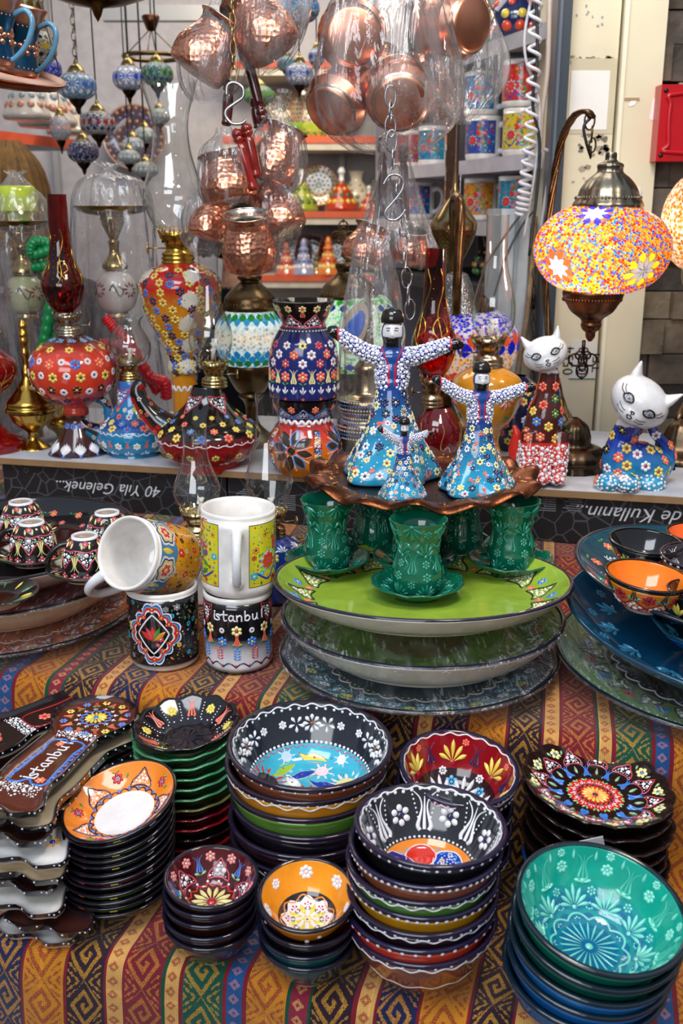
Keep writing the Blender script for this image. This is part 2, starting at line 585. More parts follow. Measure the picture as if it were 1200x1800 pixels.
class Deco:
 def __init__(s, m, pts, side=1, disc=False, mod=None, mat=0, lift=0.0, hk=1.0):
  P = np.asarray(pts, float)
  d = np.hypot(*np.diff(P, axis=0).T)
  keep = np.concatenate([[True], d > 1e-7])
  P = P[keep]
  s.S = np.concatenate([[0], np.cumsum(np.hypot(*np.diff(P, axis=0).T))])
  s.R, s.Z = P[:, 0], P[:, 1]
  tg = np.gradient(P, s.S, axis=0)
  tg /= np.linalg.norm(tg, axis=1)[:, None]
  s.NR, s.NZ = side * tg[:, 1], -side * tg[:, 0]
  s.m, s.disc, s.mod, s.mat, s.lift, s.hk = m, disc, mod, mat, lift, hk
  s.L = s.S[-1]

 def P(s, th, S, h):
  r = np.interp(S, s.S, s.R)
  z = np.interp(S, s.S, s.Z)
  nr = np.interp(S, s.S, s.NR)
  nz = np.interp(S, s.S, s.NZ)
  if s.mod:
   r, z = s.mod(th, r, z)
  h = h + s.lift
  rr = r + nr * h
  return np.stack([rr * np.cos(th), rr * np.sin(th), z + nz * h], -1)

 def mp(s, A, S, X, Y):
  A, S, X, Y = np.broadcast_arrays(np.asarray(A, float), S, X, Y)
  sy = np.clip(S + Y, 0, s.L)
  r = np.maximum(np.interp(sy, s.S, s.R), 1e-4)
  th = A + X / r
  if s.disc:
   near = S < .38 * s.L
   hp = np.hypot(S + Y, X)
   th = np.where(near, A + np.arctan2(X, S + Y), th)
   sy = np.where(near, np.clip(hp, 0, s.L), sy)
  return th, sy

 def st(s, T, A, S, col, sx, sy=None, ox=0, oy=0, pr=0, rot=0, h=None, mat=None):
  """stamp template T at (angle A, arc S); arrays give many at once"""
  xy, hh, F = T
  sy = sx if sy is None else sy
  A, S, sx, sy, ox, oy, pr, rot = [np.asarray(q, float).reshape(-1) for q in np.broadcast_arrays(A, S, sx, sy, ox, oy, pr, rot)]
  h = (np.minimum(sx, sy) * .5 * s.hk) if h is None else np.broadcast_to(np.asarray(h, float), A.shape)
  n, k = len(A), len(xy)
  x = xy[None, :, 0] * sx[:, None]
  y = xy[None, :, 1] * sy[:, None]
  c, q = np.cos(pr)[:, None], np.sin(pr)[:, None]
  x, y = x * c + y * q + ox[:, None], -x * q + y * c + oy[:, None]
  c, q = np.cos(rot)[:, None], np.sin(rot)[:, None]
  x, y = x * c + y * q, -x * q + y * c
  th, ss = s.mp(A[:, None], S[:, None], x, y)
  V = s.P(th, ss, hh[None] * h[:, None]).reshape(-1, 3)
  off = (np.arange(n) * k)[:, None, None]
  FF = [(f[None] + off).reshape(-1, f.shape[1]) for f in F]
  col = np.asarray(col, float)
  if col.ndim == 2:
   col = np.repeat(col, k, 0)
  s.m.add(V, FF, col, s.mat if mat is None else mat)

 def dot(s, A, S, r, col, **kw):
  s.st(DOT6 if np.max(r) < .0011 else DOT8, A, S, col, r, **kw)

 def ring(s, S, n, r, col, ph=0, amp=0, k=0):
  a = ph + np.arange(n) * 2 * PI / n
  s.dot(a, S + amp * np.sin(k * a), r, col)

 def petals(s, A, S, R, n, col, w=.5, r0=0.0, ph=0, rot=0, l=1.0):
  """teardrops radiating from a centre, round end outward"""
  a = ph + np.arange(n) * 2 * PI / n
  s.st(PET, A, S, col, R * w, R * l * (1 - r0), ox=R * r0 * np.sin(a), oy=R * r0 * np.cos(a), pr=a, rot=rot)

 def flower(s, A, S, R, pc, cc, n=6, ph=0, fat=1.0):
  a = ph + np.arange(n) * 2 * PI / n
  s.st(DOT8 if R > .004 else DOT6, A, S, pc, R * .33 * fat, R * .36 * fat, ox=R * .62 * np.sin(a), oy=R * .62 * np.cos(a), pr=a)
  if cc is not None:
   s.dot(A, S, R * .27, cc)

 def path(s, th, S, w, col, h=None, closed=False):
  th, S = np.asarray(th, float), np.asarray(S, float)
  n = len(th)
  r = np.maximum(np.interp(S, s.S, s.R), 1e-4)
  if closed:
   dx = (np.roll(th, -1) - np.roll(th, 1))
   dx = (dx + PI) % (2 * PI) - PI
   dy = np.roll(S, -1) - np.roll(S, 1)
  else:
   dx, dy = np.gradient(th), np.gradient(S)
  dx = dx * r
  L = np.hypot(dx, dy) + 1e-12
  w = np.broadcast_to(np.asarray(w, float), (n,))
  h = w * .9 * s.hk if h is None else np.broadcast_to(h, (n,))
  nx, ny = -dy / L, dx / L
  cs = np.array([-1, -.55, .55, 1])
  hs = np.array([-.05, .8, .8, -.05])
  TH = th[:, None] + cs[None] * (w * nx / r)[:, None]
  SS = np.clip(S[:, None] + cs[None] * (w * ny)[:, None], 0, s.L)
  V = s.P(TH, SS, h[:, None] * hs[None]).reshape(-1, 3)
  F = grid_faces(n, 4, False)
  if closed:
   j = np.arange(3)
   F = np.concatenate([F, np.stack([(n - 1) * 4 + j, (n - 1) * 4 + j + 1, j + 1, j], -1)])
  s.m.add(V, F, col, s.mat)

 def line(s, A, S, pts, w, col, rot=0, h=None, closed=False, sm=4):
  P = spl(pts, sm, closed) if sm else np.asarray(pts, float)
  w = np.asarray(w, float)
  if w.ndim:
   w = np.interp(np.linspace(0, 1, len(P)), np.linspace(0, 1, len(w)), w)
  c, q = math.cos(rot), math.sin(rot)
  x, y = P[:, 0] * c + P[:, 1] * q, -P[:, 0] * q + P[:, 1] * c
  th, ss = s.mp(A, S, x, y)
  s.path(th, ss, w, col, h, closed)

 def ringline(s, S, w, col, amp=0, k=1, n=180, h=None, ph=0, shape='sin'):
  a = np.linspace(0, 2 * PI, n, endpoint=False)
  if shape == 'sin':
   f = np.sin(k * a + ph)
  elif shape == 'arch':
   f = np.abs(np.sin(k * a / 2 + ph)) * 2 - 1
  else:
   f = 2 * np.abs(((k * a + ph) / PI) % 2 - 1) - 1
  s.path(a, S + amp * f, w, col, h, True)

 def patch(s, A, S, poly, col, rot=0, h=.0002):
  P = np.asarray(poly, float)
  c0 = P.mean(0)
  c, q = math.cos(rot), math.sin(rot)
  nr_ = 3 if np.ptp(P[:, 0]) < .02 else 9
  Q = np.concatenate([c0 + (P - c0) * (1 - f / nr_) for f in range(nr_)] + [c0[None]])
  x, y = Q[:, 0] * c + Q[:, 1] * q, -Q[:, 0] * q + Q[:, 1] * c
  th, ss = s.mp(A, S, x, y)
  n = len(P)
  j = np.arange(n)
  F4 = np.concatenate([np.stack([k * n + j, k * n + (j + 1) % n, (k + 1) * n + (j + 1) % n, (k + 1) * n + j], -1) for k in range(nr_ - 1)])
  F3 = np.stack([(nr_ - 1) * n + j, (nr_ - 1) * n + (j + 1) % n, np.full(n, nr_ * n)], -1)
  s.m.add(s.P(th, ss, h), [F4, F3], col, s.mat)

 def tulip(s, A, S, H, col, rot=0, w=1.0, mid=True):
  wd = np.array([.052, .06, .04, .022, .02, .013]) * H * w
  L = np.array([(-.11, .03), (-.17, .14), (-.12, .34), (-.07, .6), (-.13, .83), (-.30, 1.0)]) * H
  s.line(A, S, L, wd, col, rot, sm=3)
  s.line(A, S, L * [-1, 1], wd, col, rot, sm=3)
  if mid:
   s.line(A, S, np.array([(0, .05), (0, .2), (0, .5), (0, .95)]) * H, wd[[1, 1, 2, 5]] * .8, col, rot, sm=3)

 def sprig(s, A, S, H, col, n=5, spread=1.3, rot=0, dot=None):
  a = np.linspace(-spread, spread, n)
  l = H * (1 - .3 * np.abs(a) / spread)
  s.st(PET, A, S, col, H * .2, l, pr=a, rot=rot, ox=H * .1 * np.sin(a), oy=H * .1 * np.cos(a))
  if dot is not None:
   s.dot(A, S, H * .13, dot)

 def leafs(s, A, S, H, col, a=1.0, rot=0):
  s.st(PET, A, S, col, H * .4, H, pr=np.array([-a, a]), rot=rot)

 def fill(s, A, S, poly, col, rmax, rmin, n=60, rot=0, seed=1):
  P = np.asarray(poly, float)
  g = np.random.default_rng(seed)
  lo, hi = P.min(0), P.max(0)
  got = []
  r = rmax
  x2, y2 = np.roll(P[:, 0], -1), np.roll(P[:, 1], -1)
  for tries in range(n * 14):
   p = lo + g.random(2) * (hi - lo)
   cond = (P[:, 1] > p[1]) != (y2 > p[1])
   xi = (x2 - P[:, 0]) * (p[1] - P[:, 1]) / (y2 - P[:, 1] + 1e-12) + P[:, 0]
   if (np.sum(cond & (p[0] < xi)) % 2) == 0:
    continue
   dd = np.abs((x2 - P[:, 0]) * (P[:, 1] - p[1]) - (P[:, 0] - p[0]) * (y2 - P[:, 1])) / (np.hypot(x2 - P[:, 0], y2 - P[:, 1]) + 1e-9)
   if dd.min() < r * .9 or any((p[0] - q[0]) ** 2 + (p[1] - q[1]) ** 2 < (r + q[2]) ** 2 * 1.1 for q in got):
    if tries % 12 == 11:
     r = max(rmin, r * .88)
    continue
   got.append((p[0], p[1], r))
   if len(got) >= n:
    break
  if got:
   G = np.array(got)
   s.st(DOT6 if rmax < .0012 else DOT8, A, S, col, G[:, 2], ox=G[:, 0], oy=G[:, 1], rot=rot)

 def grape(s, A, S, Wd, H, rot=0, bg=None, edge=K['red'], col=K['white'], n=26, seed=1, rm=None, flip=False):
  """pointed arch filled with white dots"""
  poly = np.array([(-.5, 0), (-.46, .35), (-.22, .62), (0, 1), (.22, .62), (.46, .35), (.5, 0), (.2, .08), (-.2, .08)]) * [Wd, H]
  if flip:
   poly = poly * [1, -1]
  pp = spl(poly, 2, True)
  if bg is not None:
   s.patch(A, S, pp, bg, rot)
  if edge is not None:
   s.line(A, S, poly, Wd * .035, edge, rot, closed=True, sm=2)
  s.fill(A, S, poly, col, rm or Wd * .12, Wd * .03, n, rot, seed)

 def motif(s, A, S, R, cols, n=8, rot=0):
  """printed daisy: flat rings of petals"""
  for i, (f, c, w) in enumerate(cols):
   s.st(FLAT, A, S, c, R * f * w, R * f * .5, ox=R * f * .5 * np.sin(np.arange(n) * 2 * PI / n + rot),
     oy=R * f * .5 * np.cos(np.arange(n) * 2 * PI / n + rot), pr=np.arange(n) * 2 * PI / n + rot, h=.00012 * (i + 1))


def blob(parts, vox=.002, smooth=6, iters=1):
 """parts: list of (V,F) closed shapes -> one continuous skin (verts, quads)"""
 mm = M()
 for f in parts:
  f(mm)
 ob = mm.build('tmp_skin', MG)
 md = ob.modifiers.new('r', 'REMESH')
 md.mode = 'VOXEL'
 md.voxel_size = vox
 ms = ob.modifiers.new('s', 'SMOOTH')
 ms.iterations = smooth
 ms.factor = .5
 dg = bpy.context.evaluated_depsgraph_get()
 ev = ob.evaluated_get(dg)
 me = ev.to_mesh()
 V = np.zeros(len(me.vertices) * 3)
 me.vertices.foreach_get('co', V)
 V = V.reshape(-1, 3)
 ls = [tuple(p.vertices) for p in me.polygons]
 Q = np.array([f for f in ls if len(f) == 4], int).reshape(-1, 4)
 T3 = np.array([f for f in ls if len(f) == 3], int).reshape(-1, 3)
 ev.to_mesh_clear()
 old = ob.data
 bpy.data.objects.remove(ob)
 bpy.data.meshes.remove(old)
 return V, Q, T3


def sample_skin(V, Q, n, seed=3):
 g = np.random.default_rng(seed)
 a, b, c, d = V[Q[:, 0]], V[Q[:, 1]], V[Q[:, 2]], V[Q[:, 3]]
 nr = np.cross(c - a, d - b)
 ar = np.linalg.norm(nr, axis=1)
 k = g.choice(len(Q), n, p=ar / ar.sum())
 u, v = g.random((2, n, 1))
 p = (a[k] * (1 - u) + b[k] * u) * (1 - v) + (d[k] * (1 - u) + c[k] * u) * v
 return p, nr[k] / (ar[k][:, None] + 1e-12)


def skin_stamp(m, T, p, nrm, r, col, up=(0, 0, 1), pr=0, mat=0, hk=.6, r2=None, ox=0, oy=0):
 """stamp T on tangent planes at points p"""
 xy, hh, F = T
 p, nrm = np.atleast_2d(p), np.atleast_2d(nrm)
 n, k = len(p), len(xy)
 r = np.broadcast_to(np.asarray(r, float), (n,))
 r2 = r if r2 is None else np.broadcast_to(np.asarray(r2, float), (n,))
 pr = np.broadcast_to(np.asarray(pr, float), (n,))
 ox, oy = np.broadcast_to(np.asarray(ox, float), (n,)), np.broadcast_to(np.asarray(oy, float), (n,))
 u = np.asarray(up, float) - nrm * (nrm @ np.asarray(up, float))[:, None]
 u /= np.linalg.norm(u, axis=1)[:, None] + 1e-9
 t = np.cross(u, nrm)
 x, y = xy[None, :, 0] * r[:, None], xy[None, :, 1] * r2[:, None]
 c, q = np.cos(pr)[:, None], np.sin(pr)[:, None]
 x, y = x * c + y * q + ox[:, None], -x * q + y * c + oy[:, None]
 h = hh[None] * (np.minimum(r, r2) * hk)[:, None]
 V = p[:, None] + x[..., None] * t[:, None] + y[..., None] * u[:, None] + h[..., None] * nrm[:, None]
 off = (np.arange(n) * k)[:, None, None]
 col = np.asarray(col, float)
 if col.ndim == 2:
  col = np.repeat(col, k, 0)
 m.add(V.reshape(-1, 3), [(f[None] + off).reshape(-1, f.shape[1]) for f in F], col, mat)


def darts(p, r, gap=1.0):
 """keep points whose discs do not overlap, largest first given order"""
 keep = []
 for i in range(len(p)):
  if keep:
   kk = np.array(keep)
   if np.any(np.linalg.norm(p[kk] - p[i], axis=1) < (r[kk] + r[i]) * gap):
    continue
  keep.append(i)
 return np.array(keep)


_tx = {}


def text2d(s, size, shear=0.0):
 """flat outline mesh of written letters"""
 cu = bpy.data.curves.new('t', 'FONT')
 cu.body = s
 cu.size = size
 cu.shear = shear
 cu.align_x = 'CENTER'
 cu.resolution_u = 3
 o = bpy.data.objects.new('t', cu)
 COLL.objects.link(o)
 dg = bpy.context.evaluated_depsgraph_get()
 me = bpy.data.meshes.new_from_object(o.evaluated_get(dg))
 V = np.array([v.co[:] for v in me.vertices])
 me.calc_loop_triangles()
 F = np.array([t.vertices[:] for t in me.loop_triangles], int)
 bpy.data.objects.remove(o)
 bpy.data.curves.remove(cu)
 bpy.data.meshes.remove(me)
 return V, F


def stroke_text(word, d, A, S, H, w, col, adv=.62, rot=0):
 """hand-piped lettering"""
 G = {'i': ([[(.5, 0), (.45, .35), (.5, .62)]], [(.52, .85)], .42), 'I': ([[(.5, 0), (.5, .9)]], [(.5, 1.12)], .42),
   'l': ([[(.5, 0), (.45, .5), (.52, 1.05)]], [], .4),
   's': ([[(.8, .5), (.5, .62), (.25, .47), (.6, .28), (.7, .08), (.3, -.02), (.1, .06)]], [], .72),
   't': ([[(.45, 1.0), (.42, .4), (.5, .02), (.75, .05)], [(.1, .62), (.85, .66)]], [], .72),
   'a': ([[(.75, .5), (.45, .6), (.2, .3), (.4, .02), (.7, .2), (.75, .55)], [(.75, .55), (.74, .15), (.92, .0)]], [], .85),
   'n': ([[(.15, .58), (.18, 0)], [(.18, .35), (.45, .6), (.7, .45), (.72, 0)]], [], .8),
   'b': ([[(.2, 1.0), (.2, .05)], [(.2, .35), (.5, .58), (.78, .3), (.5, .0), (.2, .08)]], [], .82),
   'u': ([[(.18, .58), (.2, .1), (.5, .0), (.72, .3)], [(.74, .58), (.74, .05), (.85, .0)]], [], .85)}
 tot = sum(G[c][2] for c in word)
 x = -tot / 2
 for c in word:
  ls, ds, a = G[c]
  for l in ls:
   P = (np.array(l) * [.85, 1] + [x, 0]) * H
   d.line(A, S, P, w, col, rot, sm=4)
   q = P[[0, -1]]
   d.st(DOT6, A, S, col, w * 1.15, ox=q[:, 0], oy=q[:, 1], rot=rot)
  for p in ds:
   d.st(DOT6, A, S, col, w * 1.5, ox=(p[0] * .85 + x) * H, oy=p[1] * H, rot=rot)
  x += a


# ================================================================== THE SETTING
YAW = math.radians(13)
CW_, SW_ = math.cos(YAW), math.sin(YAW)


def tab(u, w, z=0.0):
 """stall frame: u along the counter to the right, w away from the customer"""
 return np.array([u * CW_ + w * SW_, -u * SW_ + w * CW_, z])


ZL, ZM, ZS = .885, 1.03, 1.15


class Ex:
 def __init__(s, t, v):
  s.t, s.v = t, v

 def op(s, o, b=None, c=None):
  n = s.t.nodes.new('ShaderNodeMath')
  n.operation = o
  for i, x in enumerate((s, b, c)):
   if x is None:
    continue
   if isinstance(x, Ex):
    s.t.links.new(x.v, n.inputs[i])
   else:
    n.inputs[i].default_value = x
  return Ex(s.t, n.outputs[0])

 def __add__(s, b): return s.op('ADD', b)
 def __sub__(s, b): return s.op('SUBTRACT', b)
 def __mul__(s, b): return s.op('MULTIPLY', b)
 def __truediv__(s, b): return s.op('DIVIDE', b)
 def lt(s, b): return s.op('LESS_THAN', b)
 def gt(s, b): return s.op('GREATER_THAN', b)
 def fr(s): return s.op('FRACT')
 def fl(s): return s.op('FLOOR')
 def ab(s): return s.op('ABSOLUTE')


def ramp(t, f, stops):
 r = t.nodes.new('ShaderNodeValToRGB')
 r.color_ramp.interpolation = 'CONSTANT'
 el = r.color_ramp.elements
 for i, (p, c) in enumerate(stops):
  q = el[i] if i < 2 else el.new(p)
  q.position = p
  q.color = (*c, 1)
 t.links.new(f.v, r.inputs[0])
 return r.outputs[0]


def kilim():
 m, t, o = newmat('kilim_weave')
 uv = nd(t, 'ShaderNodeUVMap', uv_map='UV')
 sp = nd(t, 'ShaderNodeSeparateXYZ', i_0=uv.outputs[0])
 q = .0009
 U = (Ex(t, sp.outputs[0]) / q).fl() * q
 V = (Ex(t, sp.outputs[1]) / q).fl() * q
 cols = dict(o=('c9801c', '8f2a22'), r=('7c1426', '7c1426'), d=('2a1426', 'c08a2c'), c=('d9a45a', 'a03a2c'), m=('7a1a2a', 'c4762a'),
    g=('0b5040', 'c0902c'), b=('14508c', 'b07a8c'), G=('0f4a34', '0f4a34'), p=('8c1f3a', 'd39a5a'), k=('1a2048', 'c8862a'))
 seq = [('o', 37), ('r', 4), ('d', 33), ('r', 3), ('c', 15), ('r', 3), ('m', 36), ('G', 3), ('c', 13), ('r', 3), ('g', 36), ('r', 4),
   ('b', 15), ('r', 3), ('o', 38), ('G', 4), ('p', 15), ('G', 3), ('d', 36), ('r', 3), ('c', 15), ('r', 3), ('k', 34), ('r', 3)]
 tot = sum(a for _, a in seq)
 f = (U / (tot / 1000.0)).fr()
 g1, g2, g3 = [], [], []
 x = 0
 for k, wd in seq:
  p = x / tot
  g1.append((p, hexc(cols[k][0])))
  g2.append((p, hexc(cols[k][1])))
  g3.append((p, (p, wd / tot, 1.0 if wd > 25 else (.5 if wd > 10 else 0))))
  x += wd
 base, mot, info = ramp(t, f, g1), ramp(t, f, g2), ramp(t, f, g3)
 si = nd(t, 'ShaderNodeSeparateColor', i_0=info)
 tt = (f - Ex(t, si.outputs[0])) / Ex(t, si.outputs[1])
 big = Ex(t, si.outputs[2]).gt(.8)
 nar = Ex(t, si.outputs[2]).gt(.3) - big
 # big stripes: hooked diamonds
 X = (tt - .5) * 2
 vv = V / .05
 cell = vv.fl()
 Y = (vv.fr() - .5) * 2
 par = (cell * .5).fr().gt(.2) * 2 - 1
 Xs = X * par
 d = Xs.ab() * 1.05 + Y.ab()
 ang = Ex(t, Y.v).op('ARCTAN2', Xs) / (2 * PI)
 spiral = (d * 1.75 + ang).fr().lt(.46) * d.lt(1.06)
 corner = ((Xs.ab() + Y.ab()) * 2.2 + (Y.ab() * 6).fl() * .25).fr().lt(.36) * d.gt(1.12) * X.ab().lt(.92)
 pb = (spiral + corner).op('MINIMUM', 1.0)
 # narrow stripes: small lozenges
 Yn = ((V / .014).fr() - .5) * 2
 pn = ((X.ab() * 1.0 + Yn.ab()).lt(.75)) * ((X.ab() + Yn.ab()).gt(.25))
 msk = big * pb + nar * pn
 # loose threads of the ground colour showing through
 th = nd(t, 'ShaderNodeTexNoise', i_Vector=uv.outputs[0], i_Scale=900.0, i_Detail=1.0)
 msk = msk * Ex(t, th.outputs[0]).gt(.40) * .82
 mx = nd(t, 'ShaderNodeMixRGB', i_0=msk.v, i_1=base, i_2=mot)
 wv = ((U / (q * 2)).fr().gt(.3)) * .25 + ((V / (q * 2)).fr().gt(.3)) * .25 + .62
 n2 = nd(t, 'ShaderNodeTexNoise', i_Vector=uv.outputs[0], i_Scale=60.0, i_Detail=3.0)
 wv2 = wv * (Ex(t, n2.outputs[0]) * .6 + .72)
 sc_ = nd(t, 'ShaderNodeVectorMath', operation='SCALE', i_0=mx.outputs[0])
 wv2 = wv2 * .88
 t.links.new(wv2.v, sc_.inputs['Scale'])
 b = nd(t, 'ShaderNodeBsdfPrincipled', i_Roughness=.85)
 b.inputs['Specular IOR Level'].default_value = .2
 b.inputs['Sheen Weight'].default_value = .25
 t.links.new(sc_.outputs[0], b.inputs['Base Color'])
 bp = nd(t, 'ShaderNodeBump', i_Height=(wv + msk * .5).v, i_Strength=.5, i_Distance=.0008)
 t.links.new(bp.outputs[0], b.inputs['Normal'])
 t.links.new(b.outputs[0], o.inputs[0])
 return m


MK = kilim()


def build_cloth():
 prof = [(.69, .30), (.705, .5), (.712, .7), (.716, .83), (.722, .872), (.736, .884), (.76, ZL), (.85, ZL), (.92, ZL), (.948, ZL + .002), (.962, ZL + .02),
   (.966, ZL + .06), (.968, ZM - .04), (.973, ZM - .012), (.988, ZM - .001), (1.02, ZM), (1.15, ZM), (1.28, ZM), (1.36, ZM + .012),
   (1.44, 1.062), (1.5, 1.0635), (1.95, 1.0635)]
 P = spl(prof, 10)
 L = np.concatenate([[0], np.cumsum(np.hypot(*np.diff(P, axis=0).T))])
 nu = 260
 us = np.linspace(-1.15, 1.1, nu)
 V, UV = [], []
 for i, (wv, z) in enumerate(P):
  vert = math.exp(-((wv - .70) / .03) ** 2) + math.exp(-((wv - .966) / .012) ** 2) * .6
  dw = vert * (.007 * np.sin(us * 19 + 1) + .004 * np.sin(us * 47 + z * 9))
  dz = .0012 * np.sin(us * 31 + wv * 23) * (1 - min(1, vert)) - .0012
  sk = .012 * np.sin(us * 3 + wv * 5)
  dw = dw - .035 * np.clip(us / .2, 0, 1) * np.clip((.80 - wv) / .05, 0, 1)
  q = np.stack([(us) * CW_ + (wv + dw) * SW_, -(us) * SW_ + (wv + dw) * CW_, z + dz], -1)
  V.append(q)
  UV.append(np.stack([us + sk + .10, np.full(nu, L[i]) + .01 * np.sin(us * 4)], -1))
 V = np.concatenate(V)
 UV = np.concatenate(UV)
 m = M()
 F = grid_faces(len(P), nu, False)
 m.add(V, F, (1, 1, 1))
 o = m.build('tablecloth', MK)
 uvl = o.data.uv_layers.new(name='UV')
 uvl.data.foreach_set('uv', UV[F.ravel()].astype(np.float32).ravel())
 tag(o, 'striped kilim cloth in red, orange, green and black covering the stepped counter', 'cloth')


build_cloth()

# the counter under the cloth
m = M()
box(m, (-1.2, .735, 0), (1.15, 1.96, ZL - .012), hexc('4a3626'), T=rotm('Z', -YAW))
box(m, (-1.2, .985, ZL - .012), (1.15, 1.96, ZM - .008), hexc('4a3626'), T=rotm('Z', -YAW))
tag(m.build('counter', MM), 'wooden stall counter hidden under the striped cloth', 'counter')

# floor, walls, ceiling of the shop
m = M()
box(m, (-3.5, -2.5, -.05), (3.5, 4.6, 0), hexc('6a6058'))
tag(m.build('floor', MM), kind='structure')
m = M()
box(m, (-2.2, 4.15, 0), (3.2, 4.25, 3.2), hexc('b6b4be'))
tag(m.build('wall_back', MM), kind='structure')
m = M()
box(m, (-1.72, 1.9, 0), (-1.62, 4.2, 3.2), hexc('d5d5da'))
tag(m.build('wall_left', MM), kind='structure')
m = M()
box(m, (-2.2, 1.75, 3.05), (3.2, 4.25, 3.15), hexc('d8d6d2'))
tag(m.build('ceiling', MM), kind='structure')


def wall_box(name, px0, px1, Y, z0, z1, th, col, mats=MM, ref=0, kind='structure'):
 """upright slab whose front face lies at distance Y, between two columns read at image row ref"""
 def X(px):
  a = PITCH + math.atan((ref - 900) / FPX)
  z = CZ - Y * math.tan(a)
  return (px - 600) / FPX * (Y * CT + (CZ - z) * ST)
 mm = M()
 box(mm, (X(px0), Y, z0), (X(px1), Y + th, z1), col)
 o = mm.build(name, mats)
 return tag(o, kind=kind), X(px0), X(px1)


# two-panel cream steel pillar, worn
MPL = pbr('worn_cream_paint', rough=.42, var=.12, varscale=5, bump=('noise', 40, .12, .002))
YP = 1.98
a = PITCH + math.atan(-.5)
zz = CZ - YP * math.tan(a)
dP = YP * CT + (CZ - zz) * ST
xs = [(p - 600) / FPX * dP for p in (1004, 1096, 1172)]


def patchy(m, x0, x1, z0, z1, y, col, n=14, seed=0, ts=.0006):
 g = np.random.default_rng(seed)
 a = np.sort(g.random(n)) * 2 * PI
 r = .6 + .4 * g.random(n)
 cx, cz, wx, wz = (x0 + x1) / 2, (z0 + z1) / 2, (x1 - x0) / 2, (z1 - z0) / 2
 P = np.stack([cx + wx * r * np.cos(a), np.full(n, y - ts), cz + wz * r * np.sin(a)], 1)
 V = np.concatenate([P, [[cx, y - ts, cz]]])
 j = np.arange(n)
 m.add(V, np.stack([j, (j + 1) % n, np.full(n, n)], 1), col, smooth=False)


m = M()
box(m, (xs[0], YP, .9), (xs[1] - .003, YP + .3, 3.1), hexc('dcd3b8'))
g = np.random.default_rng(5)


def pz(py):
 return CZ - YP * math.tan(PITCH + math.atan((py - 900) / FPX))


def pX(px, py):
 z = pz(py)
 return (px - 600) / FPX * (YP * CT + (CZ - z) * ST)


# torn poster remains, glue stains and chips with their own outline
for (x0, y0, x1, y1, c, rect) in ((1004, 103, 1085, 235, 'c9bfa4', 1), (1004, 124, 1072, 228, 'ecebe8', 1)):
 mm_ = np.array([pX(x0, y0), pX(x1, y0)])
 box(m, (pX(x0, y0), YP - .0012 - (.0006 if c[0] == 'e' else 0), pz(y1)), (pX(x1, y0), YP, pz(y0)), hexc(c))
for i in range(46):
 px_, py_ = (1006 + g.random() * 70, 238 + g.random() ** 1.4 * 90) if i < 30 else (1002 + g.random() * 80, 100 + g.random() * 10)
 s_ = .003 + .008 * g.random()
 X_, Z_ = pX(px_, py_), pz(py_)
 patchy(m, X_ - s_, X_ + s_, Z_ - s_ * .8, Z_ + s_ * .8, YP - .0002, hexc(('8f8672', 'a3998a', '6f6a60')[i % 3]), 9, i)
for i in range(8):
 X_, Z_ = pX(1010 + g.random() * 60, 8 + g.random() * 40), pz(8 + g.random() * 40)
 patchy(m, X_ - .003, X_ + .003, Z_ - .003, Z_ + .003, YP - .0002, hexc('8a929c'), 8, i + 80)
# white notice with rotated digits
box(m, (pX(1003, 600), YP - .0012, pz(668)), (pX(1050, 600), YP, pz(598)), hexc('d9d8d4'))
box(m, (pX(1003, 600), YP - .0018, pz(667)), (pX(1050, 600), YP, pz(665)), hexc('2f6a58'))
tv, tf = text2d('0554\n0553\nTEL', .028)
Vt = np.stack([-tv[:, 1], np.zeros(len(tv)), tv[:, 0]], 1) * 1.0
m.add(Vt + [pX(1016, 632) - .01, YP - .002, pz(634)], tf, K['black'], smooth=False)
tag(m.build('wall_pillar', MPL), kind='structure')
m = M()
box(m, (xs[1] + .002, YP - .012, .9), (xs[2], YP + .3, 3.1), hexc('e0d8bc'))
box(m, (xs[1] + .001, YP - .016, .9), (xs[1] + .008, YP - .006, 3.1), hexc('f0ead2'))
for (x0, y0, x1, y1) in ((1094, 172, 1120, 190), (1137, 172, 1157, 215)):
 X0, X1 = pX(x0, y0), pX(x1, y0)
 patchy(m, X0, X1, pz(y1), pz(y0), YP - .0125, hexc('f3f3f3'), 12, x0)
box(m, (pX(1094, 175), YP - .0135, pz(178)), (pX(1120, 175), YP - .012, pz(173)), hexc('a78f6c'))
ellipsoid(m, (pX(1113, 340), YP - .012, pz(340)), (.0125, .003, .0125), hexc('e9e7e2'))
tag(m.build('wall_pillar_panel', MPL), kind='structure')
# dark steel post left of the pillar
m = M()
xd = [(p - 600) / FPX * dP for p in (975, 1001)]
box(m, (xd[0], YP - .03, .9), (xd[1], YP + .02, 3.1), hexc('3a434e'))
box(m, (xd[0] + .004, YP - .034, .9), (xd[0] + .009, YP - .03, 3.1), hexc('5b6572'))
tag(m.build('trim_1', MS), kind='structure')
m = M()
xw = [(p - 600) / FPX * dP for p in (925, 960)]
box(m, (xw[0] - .02, YP + .05, .9), (xw[1], YP + .25, 1.55), hexc('c3ccd3'))
box(m, (xw[0] + .006, YP + .04, .9), (xw[0] + .012, YP + .06, 1.55), hexc('97a2ac'))
tag(m.build('trim_2', MM), kind='structure')

